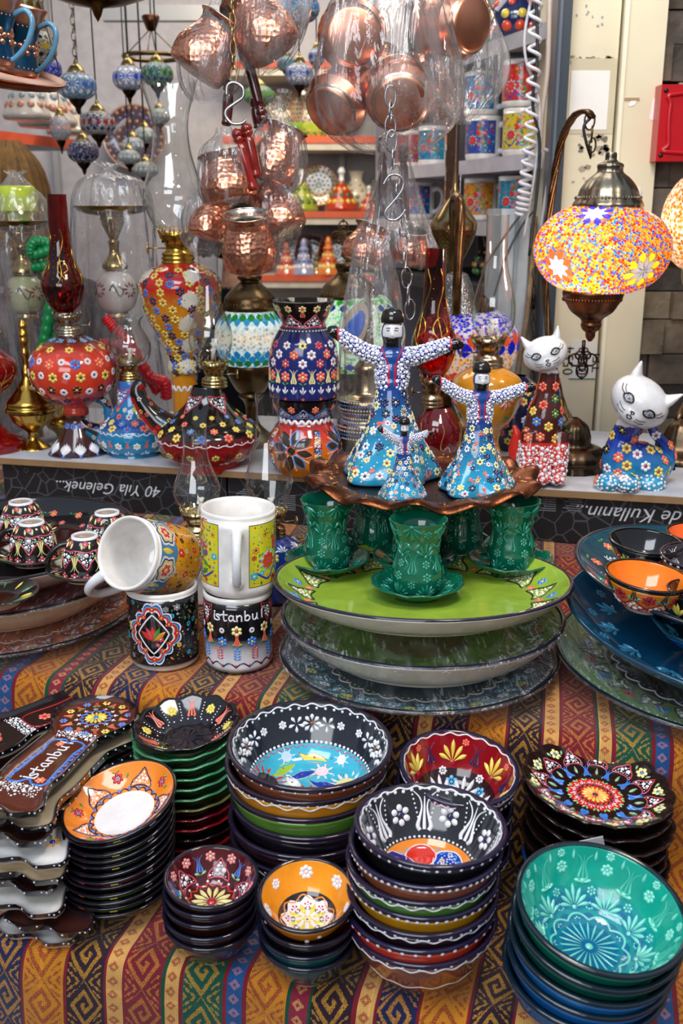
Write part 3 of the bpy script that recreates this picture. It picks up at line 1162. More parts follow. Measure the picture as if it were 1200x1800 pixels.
# stone wall at the right
MST2 = pbr('split_stone', rough=.8, spec=.25, var=.55, varscale=16, bump=('noise', 55, .7, .006))
m = M()
g = np.random.default_rng(11)
z = .9
row = 0
while z < 3.0:
 hgt = .052 + .02 * g.random()
 x = xs[2] - .16 + .05 * g.random()
 while x < 1.9:
  wd = .045 + .11 * g.random() ** 1.4
  dy = .03 * g.random()
  x0 = max(x, xs[2] + .0)
  if x + wd > x0 + .01:
   c = np.array(hexc(('6d6154', '857663', '57504a', '94866f', '746a62')[g.integers(5)]))
   box(m, (x0, YP + .03 - dy, z + .001), (x + wd - .0015, YP + .2, z + hgt - .0015), c)
  x += wd
 z += hgt
 row += 1
box(m, (xs[2], YP + .05, .9), (1.9, YP + .22, 3.1), hexc('2b2622'))
tag(m.build('wall_right', MST2), kind='structure')
# red enamelled box on the stone
def YX(px, py, Y):
 q = At(px, py, Y=Y)
 return q.X, q.Z


m = M()
x0, z1 = YX(1166, 147, YP - .06)
_, z0 = YX(1160, 283, YP - .06)
box(m, (x0, YP - .05, z0), (x0 + .3, YP + .0, z1), K['bred'] if 0 else hexc('b5121f'))
fr = np.array([(x0 + .014 + .0, z0 + .02), (x0 + .28, z0 + .02), (x0 + .28, z1 - .012), (x0 + .014, z1 - .012)])
P = spl([(x0 + .02, z0 + .03), (x0 + .018, z1 - .035), (x0 + .035, z1 - .015), (x0 + .26, z1 - .015), (x0 + .27, z0 + .015), (x0 + .03, z0 + .015)], 8, True)
tube(m, np.stack([P[:, 0], np.full(len(P), YP - .051), P[:, 1]], 1), .004, hexc('b5121f'), closed=True)
for zz_ in (z0 + .01, z1 - .01):
 ellipsoid(m, (x0 + .008, YP - .051, zz_), (.004, .003, .004), K['black'])
tag(m.build('electrical_box', MS), 'red enamelled metal box fixed on the stone wall', 'box')

# ------------------------------------------------------------------ black cardboard boxes with the shelf board on top
def black_card():
 mt, t, o = newmat('printed_black_card')
 tcn = nd(t, 'ShaderNodeTexCoord')
 mp = nd(t, 'ShaderNodeMapping', i_Vector=tcn.outputs['Object'])
 mp.inputs['Scale'].default_value = (1, 0.0, 1)
 v = nd(t, 'ShaderNodeTexVoronoi', i_Vector=mp.outputs[0], i_Scale=38.0, feature='DISTANCE_TO_EDGE')
 l1 = Ex(t, v.outputs['Distance']).lt(.03)
 v2 = nd(t, 'ShaderNodeTexVoronoi', i_Vector=mp.outputs[0], i_Scale=14.0)
 l2 = (Ex(t, v2.outputs['Distance']) * 9).fr().lt(.08)
 l3 = Ex(t, v2.outputs['Distance']).gt(.22)
 k = (l1 * l3 + l2 * (l3 * -1 + 1)).op('MINIMUM', 1.0)
 at = nd(t, 'ShaderNodeVertexColor', layer_name='Col')
 mx = nd(t, 'ShaderNodeMixRGB', i_0=(k * .8).v, i_1=at.outputs[0], i_2=(.075, .08, .095, 1))
 b = nd(t, 'ShaderNodeBsdfPrincipled', i_Roughness=.45)
 t.links.new(mx.outputs[0], b.inputs['Base Color'])
 t.links.new(b.outputs[0], o.inputs[0])
 return mt


MBC = black_card()
W0 = 1.517


def shelf_pt(px, py, w, z=None):
 """u along the stall for a column seen at depth line w"""
 # solve on the vertical plane of the shelf front
 best = None
 lo, hi = .5, 3.0
 for _ in range(60):
  mid = (lo + hi) / 2
  p = W(px, py, mid)
  if p[0] * SW_ + p[1] * CW_ < w:
   lo = mid
  else:
   hi = mid
 return p[0] * CW_ - p[1] * SW_, p[2]


def carton(px0, px1, label, text=None, tpx=0, tpy=0, tsz=.03, fine=()):
 u0, _ = shelf_pt(px0, 880, W0)
 u1, _ = shelf_pt(px1, 880, W0)
 mm = M()
 h = ZS - .012 - 1.064
 box(mm, (0, 0, 0), (u1 - u0, .2, h), hexc('17181c'))
 if text:
  tv, tf = text2d(text, tsz, .35)
  ut, zt = shelf_pt(tpx, tpy, W0)
  mm.add(np.stack([-tv[:, 0] + ut - u0, np.full(len(tv), -.0006), -tv[:, 1] + zt - 1.064], 1), tf, hexc('c9ccd2'), 1, False)
 for (fx, fy, n) in fine:
  uf, zf = shelf_pt(fx, fy, W0)
  for i in range(n):
   wl = .03 * (.6 + .4 * ((i * 7) % 5) / 5)
   box(mm, (uf - u0 - wl, -.0006, zf - 1.064 - .0034 * i), (uf - u0, .001, zf - 1.064 - .0034 * i + .0009), hexc('8a8d94'), 1)
 o = mm.build('carton', [MBC, MM])
 o.location = tab(u0, W0, 1.064)
 o.rotation_euler = (0, 0, -YAW)
 tag(o, label, 'carton', 'black printed cartons under the shelf board')


carton(10, 398, 'long black carton with an upturned white slogan starting 40, behind the espresso cups', "40 Yıla Gelenek...", 190, 850, .027)
carton(402, 640, 'black patterned carton between the two small oil lamps and the copper tray', None, fine=((445, 862, 9), (519, 872, 8)))
carton(652, 1330, 'black carton with an upturned white cursive slogan below the blue cat', "...de Kullanın...", 1118, 894, .03,
  fine=((1024, 868, 9), (978, 872, 8)))
m = M()
u0, _ = shelf_pt(-60, 800, W0)
u1, _ = shelf_pt(1330, 870, W0)
box(m, (u0, W0 - .012, ZS - .0115), (u1, W0 + .43, ZS - .0005), hexc('c6c9d2'), T=rotm('Z', -YAW))
box(m, (u0, W0 - .0135, ZS - .0118), (u1, W0 - .012, ZS - .0015), hexc('8f6f4c'), T=rotm('Z', -YAW))
o = m.build('shelf_board', MM)
tag(o, 'long pale board with raw wooden edge lying on the black cartons', 'shelf')


# ================================================================== STACKS ON THE LOWER STEP
def bowl_profiles(R, H, th, rf=None, p=.55, n=18):
 rf = rf or R * .42
 t = np.linspace(0, 1, n)
 ro = rf + (R - rf) * t ** p
 zo = .004 + (H - .004) * t
 outer = [(0, .002), (rf * .8, .0015), (rf * .82, 0), (rf, 0)] + list(zip(ro, zo))
 ri = np.maximum(rf + (R - rf) * t ** p - th, 0)
 zi = .004 + th + (H - .004 - th * .6) * t
 inner = [(0, zi[0]), (ri[0] * .5, zi[0] + .0001)] + list(zip(ri, zi))
 return outer, inner


def ceramic(name, R, H, th, outc, inc, rimc, basec=None, mod=None, p=.55, rimw=.1, rf=None, seg=64, deco_in=None, deco_out=None, well=None, wellc=None, loc=None,
   rot=None, label=None, cat='bowl', group=None, footc=None, lip=1.0, build=True):
 """turned bowl or dish: one mesh, glaze bands and relief included"""
 mm = M()
 outer, inner = bowl_profiles(R, H, th, rf, p)
 no = len(outer)
 cols, pts = [], []
 fo = footc if footc is not None else K['bisque']
 for i, (r, z) in enumerate(outer):
  f = z / H
  c = fo if i < 5 else (rimc if f > 1 - rimw else outc)
  pts.append((r, z))
  cols.append(c)
 pts2, cols2 = [], []
 for i in range(len(pts)):      # crisp band edge
  if i and cols[i] is not cols[i - 1]:
   pts2.append(pts[i])
   cols2.append(cols[i - 1])
  pts2.append(pts[i])
  cols2.append(cols[i])
 rr, rz = outer[-1]
 b = th * .55 * lip
 for k in range(5):
  a_ = PI * (k + .5) / 5
  pts2.append((rr - th / 2 + (th / 2 + b * .3) * math.cos(a_), rz + b * math.sin(a_)))
  cols2.append(rimc)
 inn = inner[::-1]
 ni = len(inn)
 for i, (r, z) in enumerate(inn):
  f = r / R
  if rimw and (1 - f) < rimw * .35:
   c = rimc
  elif well and f < well:
   c = wellc
  else:
   c = inc
  if cols2[-1] is not c:
   pts2.append((r, z))
   cols2.append(cols2[-1])
  pts2.append((r, z))
  cols2.append(c)
 if well:   # exact boundary ring of the well
  pass
 lathe(mm, pts2, cols2, 0, seg, mod)
 if deco_in:
  deco_in(Deco(mm, inner, -1, True, mod, 1))
 if deco_out:
  deco_out(Deco(mm, outer[3:], 1, False, mod, 1))
 if not build:
  return mm
 o = mm.build(name, [MG, MR], loc=loc, rot=rot)
 return tag(o, label, cat, group)


def rim_beads(n, r, col=K['white'], wave=None):
 """white piping and dots along an outer rim"""
 def f(d):
  d.ring(d.L * .955, n, r, col)
  if wave:
   d.ringline(d.L * .90, r * .6, col, amp=d.L * .035, k=wave, n=wave * 8)
 return f


def flute(n, amp, zamp=0, R=1.0):
 def f(th, r, z):
  k = np.clip(r / R, 0, 1) ** 2
  return r * (1 + amp * k * np.cos(n * th)), z + zamp * k * np.cos(n * th)
 return f


def scallop(n, amp, zamp, R):
 def f(th, r, z):
  k = np.clip((r / R - .55) / .45, 0, 1) ** 1.5
  s_ = np.abs(np.sin(n * th / 2)) ** .7
  return r * (1 + amp * k * (s_ - .5)), z + zamp * k * (s_ - .5)
 return f


def stack_at(px, py, diam_px, base_py):
 """centre of a stack from its top rim centre and where its foot meets the lower step"""
 Y = (CZ - ZL) / math.tan(PITCH + math.atan((base_py - 900) / FPX))
 v = (py - 900) / FPX
 D = Y / (CT - v * ST)
 p = W(px, py, D)
 return p, diam_px * D / FPX / 2


# --- small maroon bowls
p, R = stack_at(368, 1538, 166, 1674)
H = .036
n = 5
pitch = (p[2] - ZL - H) / (n - 1)


def in_maroon(d):
 L = d.L
 d.petals(0, 0, L * .34, 14, K['pale'], w=.22, r0=.25)
 d.dot(0, 0, L * .09, K['red'])
 d.ringline(L * .38, .0006, K['bred'], amp=L * .03, k=14, n=140, shape='zig')
 d.ring(L * .44, 14, .0013, K['white'])
 for i in range(5):
  a_ = i * 2 * PI / 5 + .3
  d.tulip(a_, L * .6, L * .28, K['blue'])
  d.leafs(a_, L * .56, L * .12, K['lgreen'], 1.1)
  d.flower(a_ + .34, L * .84, L * .095, K['pink'], K['pale'], 6)
  d.flower(a_ - .34, L * .84, L * .095, K['pink'], K['pale'], 6)
  d.grape(a_ + .628, L * .48, L * .36, L * .34, edge=K['rose'], n=30, seed=i, rm=L * .045)


for i in range(n):
 jx, jy = .0008 * math.sin(i * 5), .0008 * math.cos(i * 3)
 z = ZL + i * pitch
 ceramic('small_bowl', R, H, .0032, hexc('2a1518') if i != 2 else K['dbrown'], K['maroon'], K['dnavy'], rimw=.07,
   deco_in=in_maroon if i == n - 1 else None, loc=(p[0] + jx, p[1] + jy, z), rot=(math.radians(4), 0, .5) if i == n - 1 else (0, 0, i),
   label='small maroon bowl with blue tulips and white dots, topmost of its stack' if i == n - 1 else
   ['brown glazed small bowl lying at the bottom of the maroon bowl stack', 'dark small bowl, second from the bottom under the maroon bowl',
    'dark brown small bowl in the middle of the maroon bowl stack', 'dark small bowl directly under the maroon tulip bowl'][i],
   group='small bowls stacked under the maroon bowl')

# --- small orange bowls
p, R = stack_at(540, 1563, 172, 1711)
H = .038
cs = [('1d3f45', '1d3f45'), ('0f4a4e', '0e4a50'), ('1a1216', 'b3202a'), ('24121a', '24121a'), ('e08a1e', 'f09a26')]
n = len(cs)
pitch = (p[2] - ZL - H) / (n - 1)


def in_orange(d):
 L = d.L
 th = np.linspace(0, 2 * PI, 80, endpoint=False)
 d.patch(0, 0, np.stack([np.sin(th), np.cos(th)], 1) * L * .50, hexc('26282c'))
 d.patch(0, 0, np.stack([np.sin(th), np.cos(th)], 1) * (L * (.40 + .045 * np.cos(8 * th)))[:, None], hexc('e8e6ee'), h=.0004)
 d.ringline(L * .415, .0008, K['orange'], amp=L * .04, k=8, n=160)
 for i in range(8):
  a_ = i * PI / 4
  d.flower(a_, L * .29, L * .075, K['red'], K['blue'], 5)
  d.st(LEAF, a_ + .39, L * .1, K['yellow'], L * .09, L * .22)
  d.st(LEAF, a_ + .39, L * .12, K['ochre'], L * .04, L * .16, h=.001)
  d.leafs(a_, L * .18, L * .09, K['green'], .8)
  d.dot(a_ + .39, L * .38, L * .018, K['blue'])
  d.dot(a_ + .2, L * .46, L * .014, K['yellow'])
 d.flower(0, 0, L * .1, K['yellow'], K['green'], 6)
 for i in range(7):
  a_ = i * 2 * PI / 7 + PI / 2 + .05
  d.flower(a_, L * .8, L * (.12 if i % 2 == 0 else .09), K['white'], K['white'], 7)


for i in range(n):
 z = ZL + i * pitch
 ceramic('small_bowl', R, H, .0034, hexc(cs[i][0]), hexc(cs[i][1]), K['dnavy'], rimw=.07, deco_in=in_orange if i == n - 1 else None,
   deco_out=(lambda d: d.ring(d.L * .72, 5, .0022, K['white'])) if i in (n - 1, 3) else None,
   loc=(p[0] + .001 * math.sin(i * 4), p[1] + .001 * math.cos(i * 2), z), rot=(math.radians(9), 0, 0) if i == n - 1 else (0, 0, i * 2),
   label=['dark teal small bowl at the bottom of the orange bowl stack', 'teal small bowl, second from the bottom of the orange bowl stack',
     'black small bowl with a red inside, halfway up the orange bowl stack', 'dark plum small bowl directly under the orange bowl',
     'orange small bowl with white dotted flowers and printed rosette inside'][i], group='small bowls stacked under the orange bowl')

# --- white piped bowls
p, R = stack_at(751, 1450, 272, 1704)
H = .058
cs = [('8a4a34', 'x'), ('d2401e', 'x'), ('2b1620', 'x'), ('c98f1c', 'x'), ('558a30', 'x'), ('95553a', 'x'), ('1a1a1e', '2a2c33')]
n = len(cs)
pitch = (p[2] - ZL - H) / (n - 1)


def in_black(d):
 L = d.L
 th = np.linspace(0, 2 * PI, 60, endpoint=False)
 d.patch(0, 0, np.stack([np.sin(th), np.cos(th)], 1) * L * .47, hexc('f08c1c'))
 for j, (a_, s0, c) in enumerate(((.6, .25, 'cobalt'), (1.7, .25, 'bred'), (2.7, .3, 'purple'), (3.8, .22, 'bred'), (5.0, .28, 'cobalt'), (5.8, .2, 'purple'))):
  P = np.array([(-.16, 0), (-.1, .12), (.05, .16), (.18, .05), (.1, -.1), (-.08, -.12)]) * L
  d.patch(a_, L * s0, spl(P, 4, True), K[c], rot=j, h=.0005)
  d.lift = .0006
  d.line(a_, L * s0, P, .0007, K['white'], rot=j, closed=True)
  d.fill(a_, L * s0, P * .8, (K['white'], K['yellow'])[j % 2], .0010, .0006, 40, j, j)
 d.lift = .0004
 d.ringline(L * .36, .0005, K['sky'], amp=L * .03, k=22, n=220)
 d.ringline(L * .15, .0006, K['yellow'], amp=L * .05, k=5, n=100)
 for j in range(26):
  a_ = j * 3.5804
  d.flower(a_, L * (.08 + .36 * ((j * .7549) % 1)), L * .03, (K['white'], K['sky'], K['yellow'])[j % 3], K['bred'], 6)
 d.lift = 0
 d.ring(L * .49, 56, .0013, K['white'])
 for i in range(7):
  a_ = i * 2 * PI / 7 + PI / 2
  d.tulip(a_, L * .54, L * .40, K['white'], w=.95)
  for sg in (-1, 1):
   for q in range(6):
    d.dot(a_ + sg * (.12 + .016 * q), L * (.68 + .045 * q), .001, K['white'])
  d.flower(a_ + PI / 7, L * .72, L * .12, K['white'], K['navy'], 6, fat=.85)
 d.ring(L * .955, 46, .0018, K['white'], amp=.001, k=9)
 d.ringline(L * .975, .0009, K['white'], amp=L * .012, k=23, n=230)


def out_piped(i):
 def f(d):
  d.ring(d.L * .955, 30 + 7 * i, .0014 + .0005 * (i % 2), K['white'], amp=.0004, k=5)
  if i % 2 == 0:
   d.ringline(d.L * .915, .0009, K['white'], amp=d.L * .028, k=22, n=220)
  for q in range(3):
   a_ = -PI / 2 - .25 + q * 2.1 + .17 * i
   if i in (1, 4, 5):
    d.petals(a_, d.L * .62, d.L * .13, 8, K['white'], w=.34, r0=.3)
    d.dot(a_, d.L * .62, .002, (K['yellow'], K['red'], K['white'])[i % 3])
  d.ringline(d.L * .5, .0006, K['cream'], amp=d.L * .03, k=14, n=140)
 return f


nm = ['brown', 'orange-red', 'dark plum', 'mustard yellow', 'leaf green', 'light brown', 'black']
wh = ['at the very bottom of the white-piped stack, resting on the cloth', 'second from the bottom of the white-piped stack', 'above the orange-red bowl in the white-piped stack',
  'just under the green bowl in the white-piped stack', 'in the upper half of the white-piped stack', 'directly under the black tulip bowl',
  'with white tulips, flowers and an orange printed centre, topmost of its stack']
for i in range(n):
 z = ZL + i * pitch
 tl = (math.radians(-1), math.radians(2), 0) if i == n - 1 else (0, math.radians(-2.0 + i * .4), 0)
 ceramic('piped_bowl', R * (.985 if i == n - 1 else 1), H, .0042, hexc(cs[i][0]), hexc('26282e') if i == n - 1 else K['dnavy'], hexc('221a38'), rimw=.055, p=.5, seg=96,
   deco_in=in_black if i == n - 1 else None, deco_out=out_piped(i) if i < n - 1 else rim_beads(40, .0016),
   loc=(p[0] + .0012 * math.sin(i * 4 + 1) + .003 * (i == n - 1) - .002, p[1] + .001 * math.cos(i * 2), z), rot=tl,
   label=nm[i] + ' glazed bowl ' + wh[i], group='white-piped bowls in one stack')

# --- teal bowls
D = .82
p = W(1057, 1590, D)
R = 302 * D / FPX / 2
H = .055
cs = [('145f9c', 0), ('1566b4', 0), ('1a74c0', 0), ('0e5a50', 0), ('127a66', 0)]
n = len(cs)
z0 = ZL
pitch = .0145
zt = z0 + pitch * (n - 1)
TL = hexc('7fd6c4')


def in_teal(d):
 L = d.L
 th = np.linspace(0, 2 * PI, 72, endpoint=False)
 for f, c in ((.62, '0f8f92'), (.56, '0b7a90'), (.5, '0b6890')):
  d.patch(0, 0, np.stack([np.sin(th), np.cos(th)], 1) * (L * (f + .02 * np.cos(9 * th)))[:, None], hexc(c), h=.0001 + (1 - f) * .0006)
 d.petals(0, 0, L * .30, 22, TL, w=.075, r0=.16)
 d.dot(0, 0, L * .04, TL)
 d.ringline(L * .335, .0011, TL, amp=L * .03, k=9, n=180, shape='arch')
 for i in range(9):
  a_ = (i + .5) * 2 * PI / 9
  d.flower(a_, L * .30, L * .04, TL, TL, 6)
  d.sprig(a_, L * .42, L * .2, TL, 7, 1.25, dot=TL)
  d.flower(a_ + PI / 9, L * .44, L * .045, TL, TL, 6)
  d.flower(a_ + PI / 9, L * .58, L * .05, TL, TL, 6)
 for i in range(9):
  a_ = i * 2 * PI / 9 + PI / 2
  d.tulip(a_, L * .66, L * .25, hexc('49b8a2'), w=1.0)
  d.dot(a_, L * .66, .0025, TL)
  d.leafs(a_, L * .64, L * .09, TL, 1.2)
  d.st(PET, a_ + .16, L * .96, TL, L * .03, L * .1, pr=PI)
  d.st(PET, a_ - .16, L * .96, TL, L * .03, L * .1, pr=PI)
  d.flower(a_ + PI / 9, L * .80, L * .062, TL, TL, 7)
  d.flower(a_ + PI / 9, L * .93, L * .045, TL, TL, 7)


wh = ['at the bottom of the front right stack', 'second from the bottom of the teal stack', 'in the middle of the teal stack',
  'directly beneath the large teal relief bowl', 'with raised turquoise flowers inside, topmost of the front right stack']
for i in range(n):
 f = i / (n - 1)
 tl = (math.radians(5 + 5 * f), math.radians(3 + 3 * f), 0)
 k = (n - 1 - i) * .0170
 bx, by, z = p[0] - H * math.sin(tl[1]) - k * .105, p[1] + H * math.sin(tl[0]) + k * .15, p[2] - H - k
 ceramic('relief_bowl', R * (1 if i > 1 else .98), H, .0042, hexc(cs[i][0]), hexc('12a08c') if i == n - 1 else hexc('0b5a7a'), hexc('10222e'), rimw=.06, p=.5, seg=96,
   deco_in=in_teal if i == n - 1 else None,
   deco_out=(lambda d: [d.flower(a_ * 1.05, d.L * .62, .006, hexc('2a9c86'), hexc('2a9c86'), 6) for a_ in range(6)]) if i > 2 else None,
   loc=(bx, by, z), rot=tl, footc=hexc('155f6a'),
   label=['blue', 'bright blue', 'light blue', 'dark green', 'teal green'][i] + ' glazed bowl ' + wh[i], group='teal and blue bowls in one stack')

# --- big printed bowl
p = W(540, 1303, 1.01)
R = 289 * 1.01 / FPX / 2
H = .062
cs = ['12302a', '2a1418', '1c1620', '5c8a34', 'd8921a', '7c4428']
n = len(cs)
pitch = (p[2] - ZL - H) / (n - 1)


def in_big(d):
 L = d.L
 th = np.linspace(0, 2 * PI, 90, endpoint=False)
 d.patch(0, 0, np.stack([np.sin(th), np.cos(th)], 1) * L * .60, hexc('3fb3cf'))
 def daisy(a_, s_, R_, c1, c2, c3, n_=14):
  d.st(LEAF, a_, s_, c1, R_ * .28, R_ * .55, ox=R_ * .45 * np.sin(np.arange(n_) * 2 * PI / n_), oy=R_ * .45 * np.cos(np.arange(n_) * 2 * PI / n_), pr=np.arange(n_) * 2 * PI / n_, h=.0005)
  d.st(FLAT, a_, s_, c2, R_ * .56, h=.0006)
  d.petals(a_, s_, R_ * .56, 12, c3, w=.1, r0=.15)
  d.dot(a_, s_, R_ * .09, K['red'])
 daisy(4.5, L * .12, L * .19, K['bred'], hexc('27222e'), K['cream'])
 daisy(3.0, L * .42, L * .20, K['bred'], hexc('2b2620'), K['yellow'])
 daisy(.15, L * .34, L * .19, K['white'], hexc('e9dfa0'), hexc('2b4a6a'))
 daisy(5.5, L * .42, L * .15, K['navy'], K['white'], K['red'])
 daisy(1.2, L * .30, L * .12, K['white'], hexc('f0d8e0'), K['white'], 8)
 daisy(.9, L * .5, L * .09, K['white'], K['white'], K['pink'], 8)
 daisy(2.1, L * .5, L * .10, K['white'], hexc('c8e0f0'), K['white'], 8)
 P = np.array([(-.16, -.03), (0, .05), (.15, .02), (.2, .07), (.1, -.05), (-.05, -.07)]) * L
 for a_, s_, ro, c in ((1.9, .25, .3, 'cobalt'), (2.6, .2, 1.2, 'white'), (3.7, .3, 2.0, 'white'), (5.0, .36, .7, 'apple'), (5.9, .15, 2.6, 'white'),
       (4.1, .48, .2, 'yellow'), (2.3, .4, .3, 'lime'), (.5, .16, 1.0, 'cobalt'), (1.5, .46, 0, 'yellow'), (5.2, .2, 0, 'yellow'), (3.3, .18, .9, 'lime')):
  d.patch(a_, L * s_, spl(P * .8, 3, True), K[c], rot=ro, h=.0005)
  d.line(a_, L * s_, P * .8, .0006, K['yellow'] if c != 'yellow' else K['red'], rot=ro, closed=True)
  d.dot(a_, L * s_, .0016, K['red'])
 for j in range(5):
  d.line(j * 1.3, L * .25, np.array([(-.22, 0), (-.1, .06), (.02, .0), (.16, .05)]) * L, .0006, K['rose'], rot=j * .9)
 g_ = np.random.default_rng(3)
 for j in range(60):
  d.flower(g_.random() * 6.28, L * .56 * math.sqrt(g_.random()), L * .022, (K['white'], K['yellow'], K['navy'], K['lblue'])[j % 4], (K['navy'], K['red'], K['white'])[j % 3], 6)
 d.ringline(L * .575, .0007, K['rose'], amp=L * .012, k=40, n=300)
 d.ring(L * .615, 72, .0017, K['white'])
 for i in range(5):
  a_ = i * 2 * PI / 5 + PI / 2
  d.petals(a_, L * .79, L * .095, 8, K['white'], w=.42, r0=.3)
  d.dot(a_, L * .79, .0022, hexc('8a4a1c'))
  for sg in (-1, 1):
   d.petals(a_ + sg * .24, L * .79, L * .085, 5, K['white'], w=.4, r0=.2, ph=sg * .6)
   d.flower(a_ + sg * .46, L * .80, L * .045, K['white'], K['white'], 6)
 d.ring(L * .94, 50, .0016, K['white'])
 d.ringline(L * .97, .0009, K['white'], amp=L * .014, k=25, n=250)


nm = ['dark green', 'dark maroon', 'black', 'green', 'amber yellow', 'brown']
wh = ['at the bottom of the widest bowl stack', 'second from the bottom of the widest bowl stack', 'third from the bottom of the widest bowl stack', 'under the amber bowl of the widest stack',
  'directly under the turquoise printed bowl', 'with turquoise floral print inside, topmost of the widest stack']
for i in range(n):
 ceramic('large_bowl', R * (.97 + .03 * (i == n - 1 or i == 4)), H, .0045, hexc(cs[i]), hexc('232833') if i == n - 1 else K['dnavy'], hexc('241a2e'), rimw=.06, p=.42, seg=96,
   deco_in=in_big if i == n - 1 else None, deco_out=out_piped(i) if i in (0, 4) else (rim_beads(44, .0013) if i == n - 1 else None),
   loc=(p[0] + .002 * math.sin(i * 4), p[1], ZL + i * pitch), rot=(math.radians(3), math.radians(1), 0) if i == n - 1 else (0, 0, i),
   label=nm[i] + ' glazed bowl ' + wh[i], group='large bowls in the widest stack')

# --- red piped bowls
p = W(800, 1340, 1.0)
R = 210 * 1.0 / FPX / 2
H = .055
cs = ['1a1a1e', '4a7a2c', '241620', '1b1a22', 'a0121e']
n = len(cs)
pitch = (p[2] - ZL - H) / (n - 1)


def in_red(d):
 L = d.L
 th = np.linspace(0, 2 * PI, 60, endpoint=False)
 d.patch(0, 0, np.stack([np.sin(th), np.cos(th)], 1) * L * .55, hexc('2a0f16'))
 for i in range(6):
  a_ = i * PI / 3 + PI / 2
  d.sprig(a_, L * .62, L * .26, K['yellow'], 5, 1.0, dot=K['red'])
  d.tulip(a_ + PI / 6, L * .62, L * .26, K['navy'])
  d.flower(a_, L * .38, L * .09, K['sky'], K['sky'], 6)
  d.sprig(a_ + PI / 6, L * .2, L * .28, K['white'], 6, 1.2, dot=K['white'])
  d.flower(a_ + .25, L * .52, L * .06, K['white'], K['white'], 7)
  d.flower(a_ + .8, L * .88, L * .05, K['coral'], K['coral'], 6)
 d.ringline(L * .97, .0008, K['white'], amp=L * .015, k=20, n=200)


wh = ['at the bottom of the red-topped stack', 'second from the bottom of the red-topped stack', 'in the middle of the red-topped stack',
  'right under the red bowl', 'with yellow sprigs and a dark centre, behind the white tulip bowl']
nm = ['black', 'green', 'plum', 'dark navy', 'deep red']
for i in range(n):
 ceramic('piped_bowl', R, H, .004, hexc(cs[i]), hexc('90101c') if i == n - 1 else K['dnavy'], hexc('1e1a38'), rimw=.1, p=.5, seg=80, deco_in=in_red if i == n - 1 else None,
   deco_out=out_piped(i), loc=(p[0] + .0015 * math.sin(i * 3), p[1], ZL + i * pitch), rot=(math.radians(8), math.radians(4), 0) if i == n - 1 else (0, 0, i),
   label=nm[i] + ' piped bowl ' + wh[i], group='piped bowls in the red-topped stack')


# --- orange topped shallow bowls, leaning stack
p, R = stack_at(213, 1396, 208, 1585)
H = .024
n = 12
pitch = (p[2] - ZL - H) / (n - 1) * .93


def in_orange2(d):
 L = d.L
 th = np.linspace(0, 2 * PI, 70, endpoint=False)
 d.patch(0, 0, np.stack([np.sin(th), np.cos(th)], 1) * L * .50, hexc('ece9ea'))
 d.ringline(L * .54, .0008, K['navy'], amp=L * .03, k=20, n=200, shape='arch')
 d.ring(L * .57, 20, .0016, K['blue'])
 for i in range(5):
  a_ = i * 2 * PI / 5 + 1.2
  d.grape(a_, L * .58, L * .38, L * .32, edge=K['navy'], n=46, seed=i, rm=L * .034, bg=None)
  d.flower(a_ + PI / 5, L * .78, L * .105, K['red'], K['blue'], 6)
  d.leafs(a_ + PI / 5, L * .88, L * .07, K['leaf'], 1.2)
  d.st(PET, a_ + PI / 5 - .2, L * .74, K['leaf'], L * .04, L * .1, pr=-.4)


def out_orange2(d):
 for q in range(30):
  a_ = q * .21 * 3.3
  d.dot(a_, d.L * .8, .0016, (K['coral'], K['yellow'], K['white'])[q % 3])


for i in range(n):
 f = i / (n - 1)
 rx, ry = math.radians(9 * f), math.radians(-4 - 9 * f)
 c = ['1f2a1c', '52702c', '1d1a1e', '5b7a30', '2a1a1e', '8a1c20', '1c1a22', '31502a', '1e1a22', '5d7c2e', '241a1c', '4a3a20'][i]
 ceramic('shallow_bowl', R * (.97 if i < n - 1 else 1), H, .003, hexc(c), hexc('f08a2c') if i == n - 1 else K['dnavy'], hexc('19141f'), rimw=.13, p=.62, rf=R * .5,
   deco_in=in_orange2 if i == n - 1 else None, deco_out=out_orange2 if i % 2 else None,
   loc=(p[0] - .007 + .011 * f, p[1] + .0015 * math.sin(i * 2), ZL + i * pitch + .004 * f), rot=(rx, ry, 0),
   label=('orange shallow bowl with a plain white centre on top of a leaning stack' if i == n - 1 else
     ['black-rimmed', 'green', 'black', 'olive green', 'brown', 'red', 'dark navy', 'dark green', 'plain black', 'bright green', 'speckled brown', 'x'][i] + ' shallow bowl ' +
     ['at the bottom of the leaning stack', 'second from the bottom of the leaning stack', 'third from the bottom of the leaning stack', 'fourth from the bottom of the leaning stack',
     'fifth from the bottom of the leaning stack', 'in the middle of the leaning stack', 'just above the red one in the leaning stack', 'in the upper half of the leaning stack',
     'fourth from the top of the leaning stack', 'third from the top of the leaning stack', 'right under the orange one of the leaning stack', 'x'][i]),
   group='shallow bowls in the leaning stack')

# --- dark fluted dishes
p = W(328, 1268, 1.085)
R = 186 * 1.085 / FPX / 2
H = .026
n = 11
pitch = (p[2] - ZL - H) / (n - 1)


def in_fluted(d):
 L = d.L
 for i in range(6):
  a_ = i * PI / 3 + PI / 2
  d.tulip(a_, L * .58, L * .36, K['coral'])
  d.flower(a_ + PI / 6, L * .76, L * .1, K['yellow'], K['yellow'], 7)
  for sg in (-1, 1):
   for q in range(6):
    d.dot(a_ + sg * .3, L * (.6 + .06 * q), .0009, K['white'])
 d.ring(L * .55, 26, .0010, K['white'])


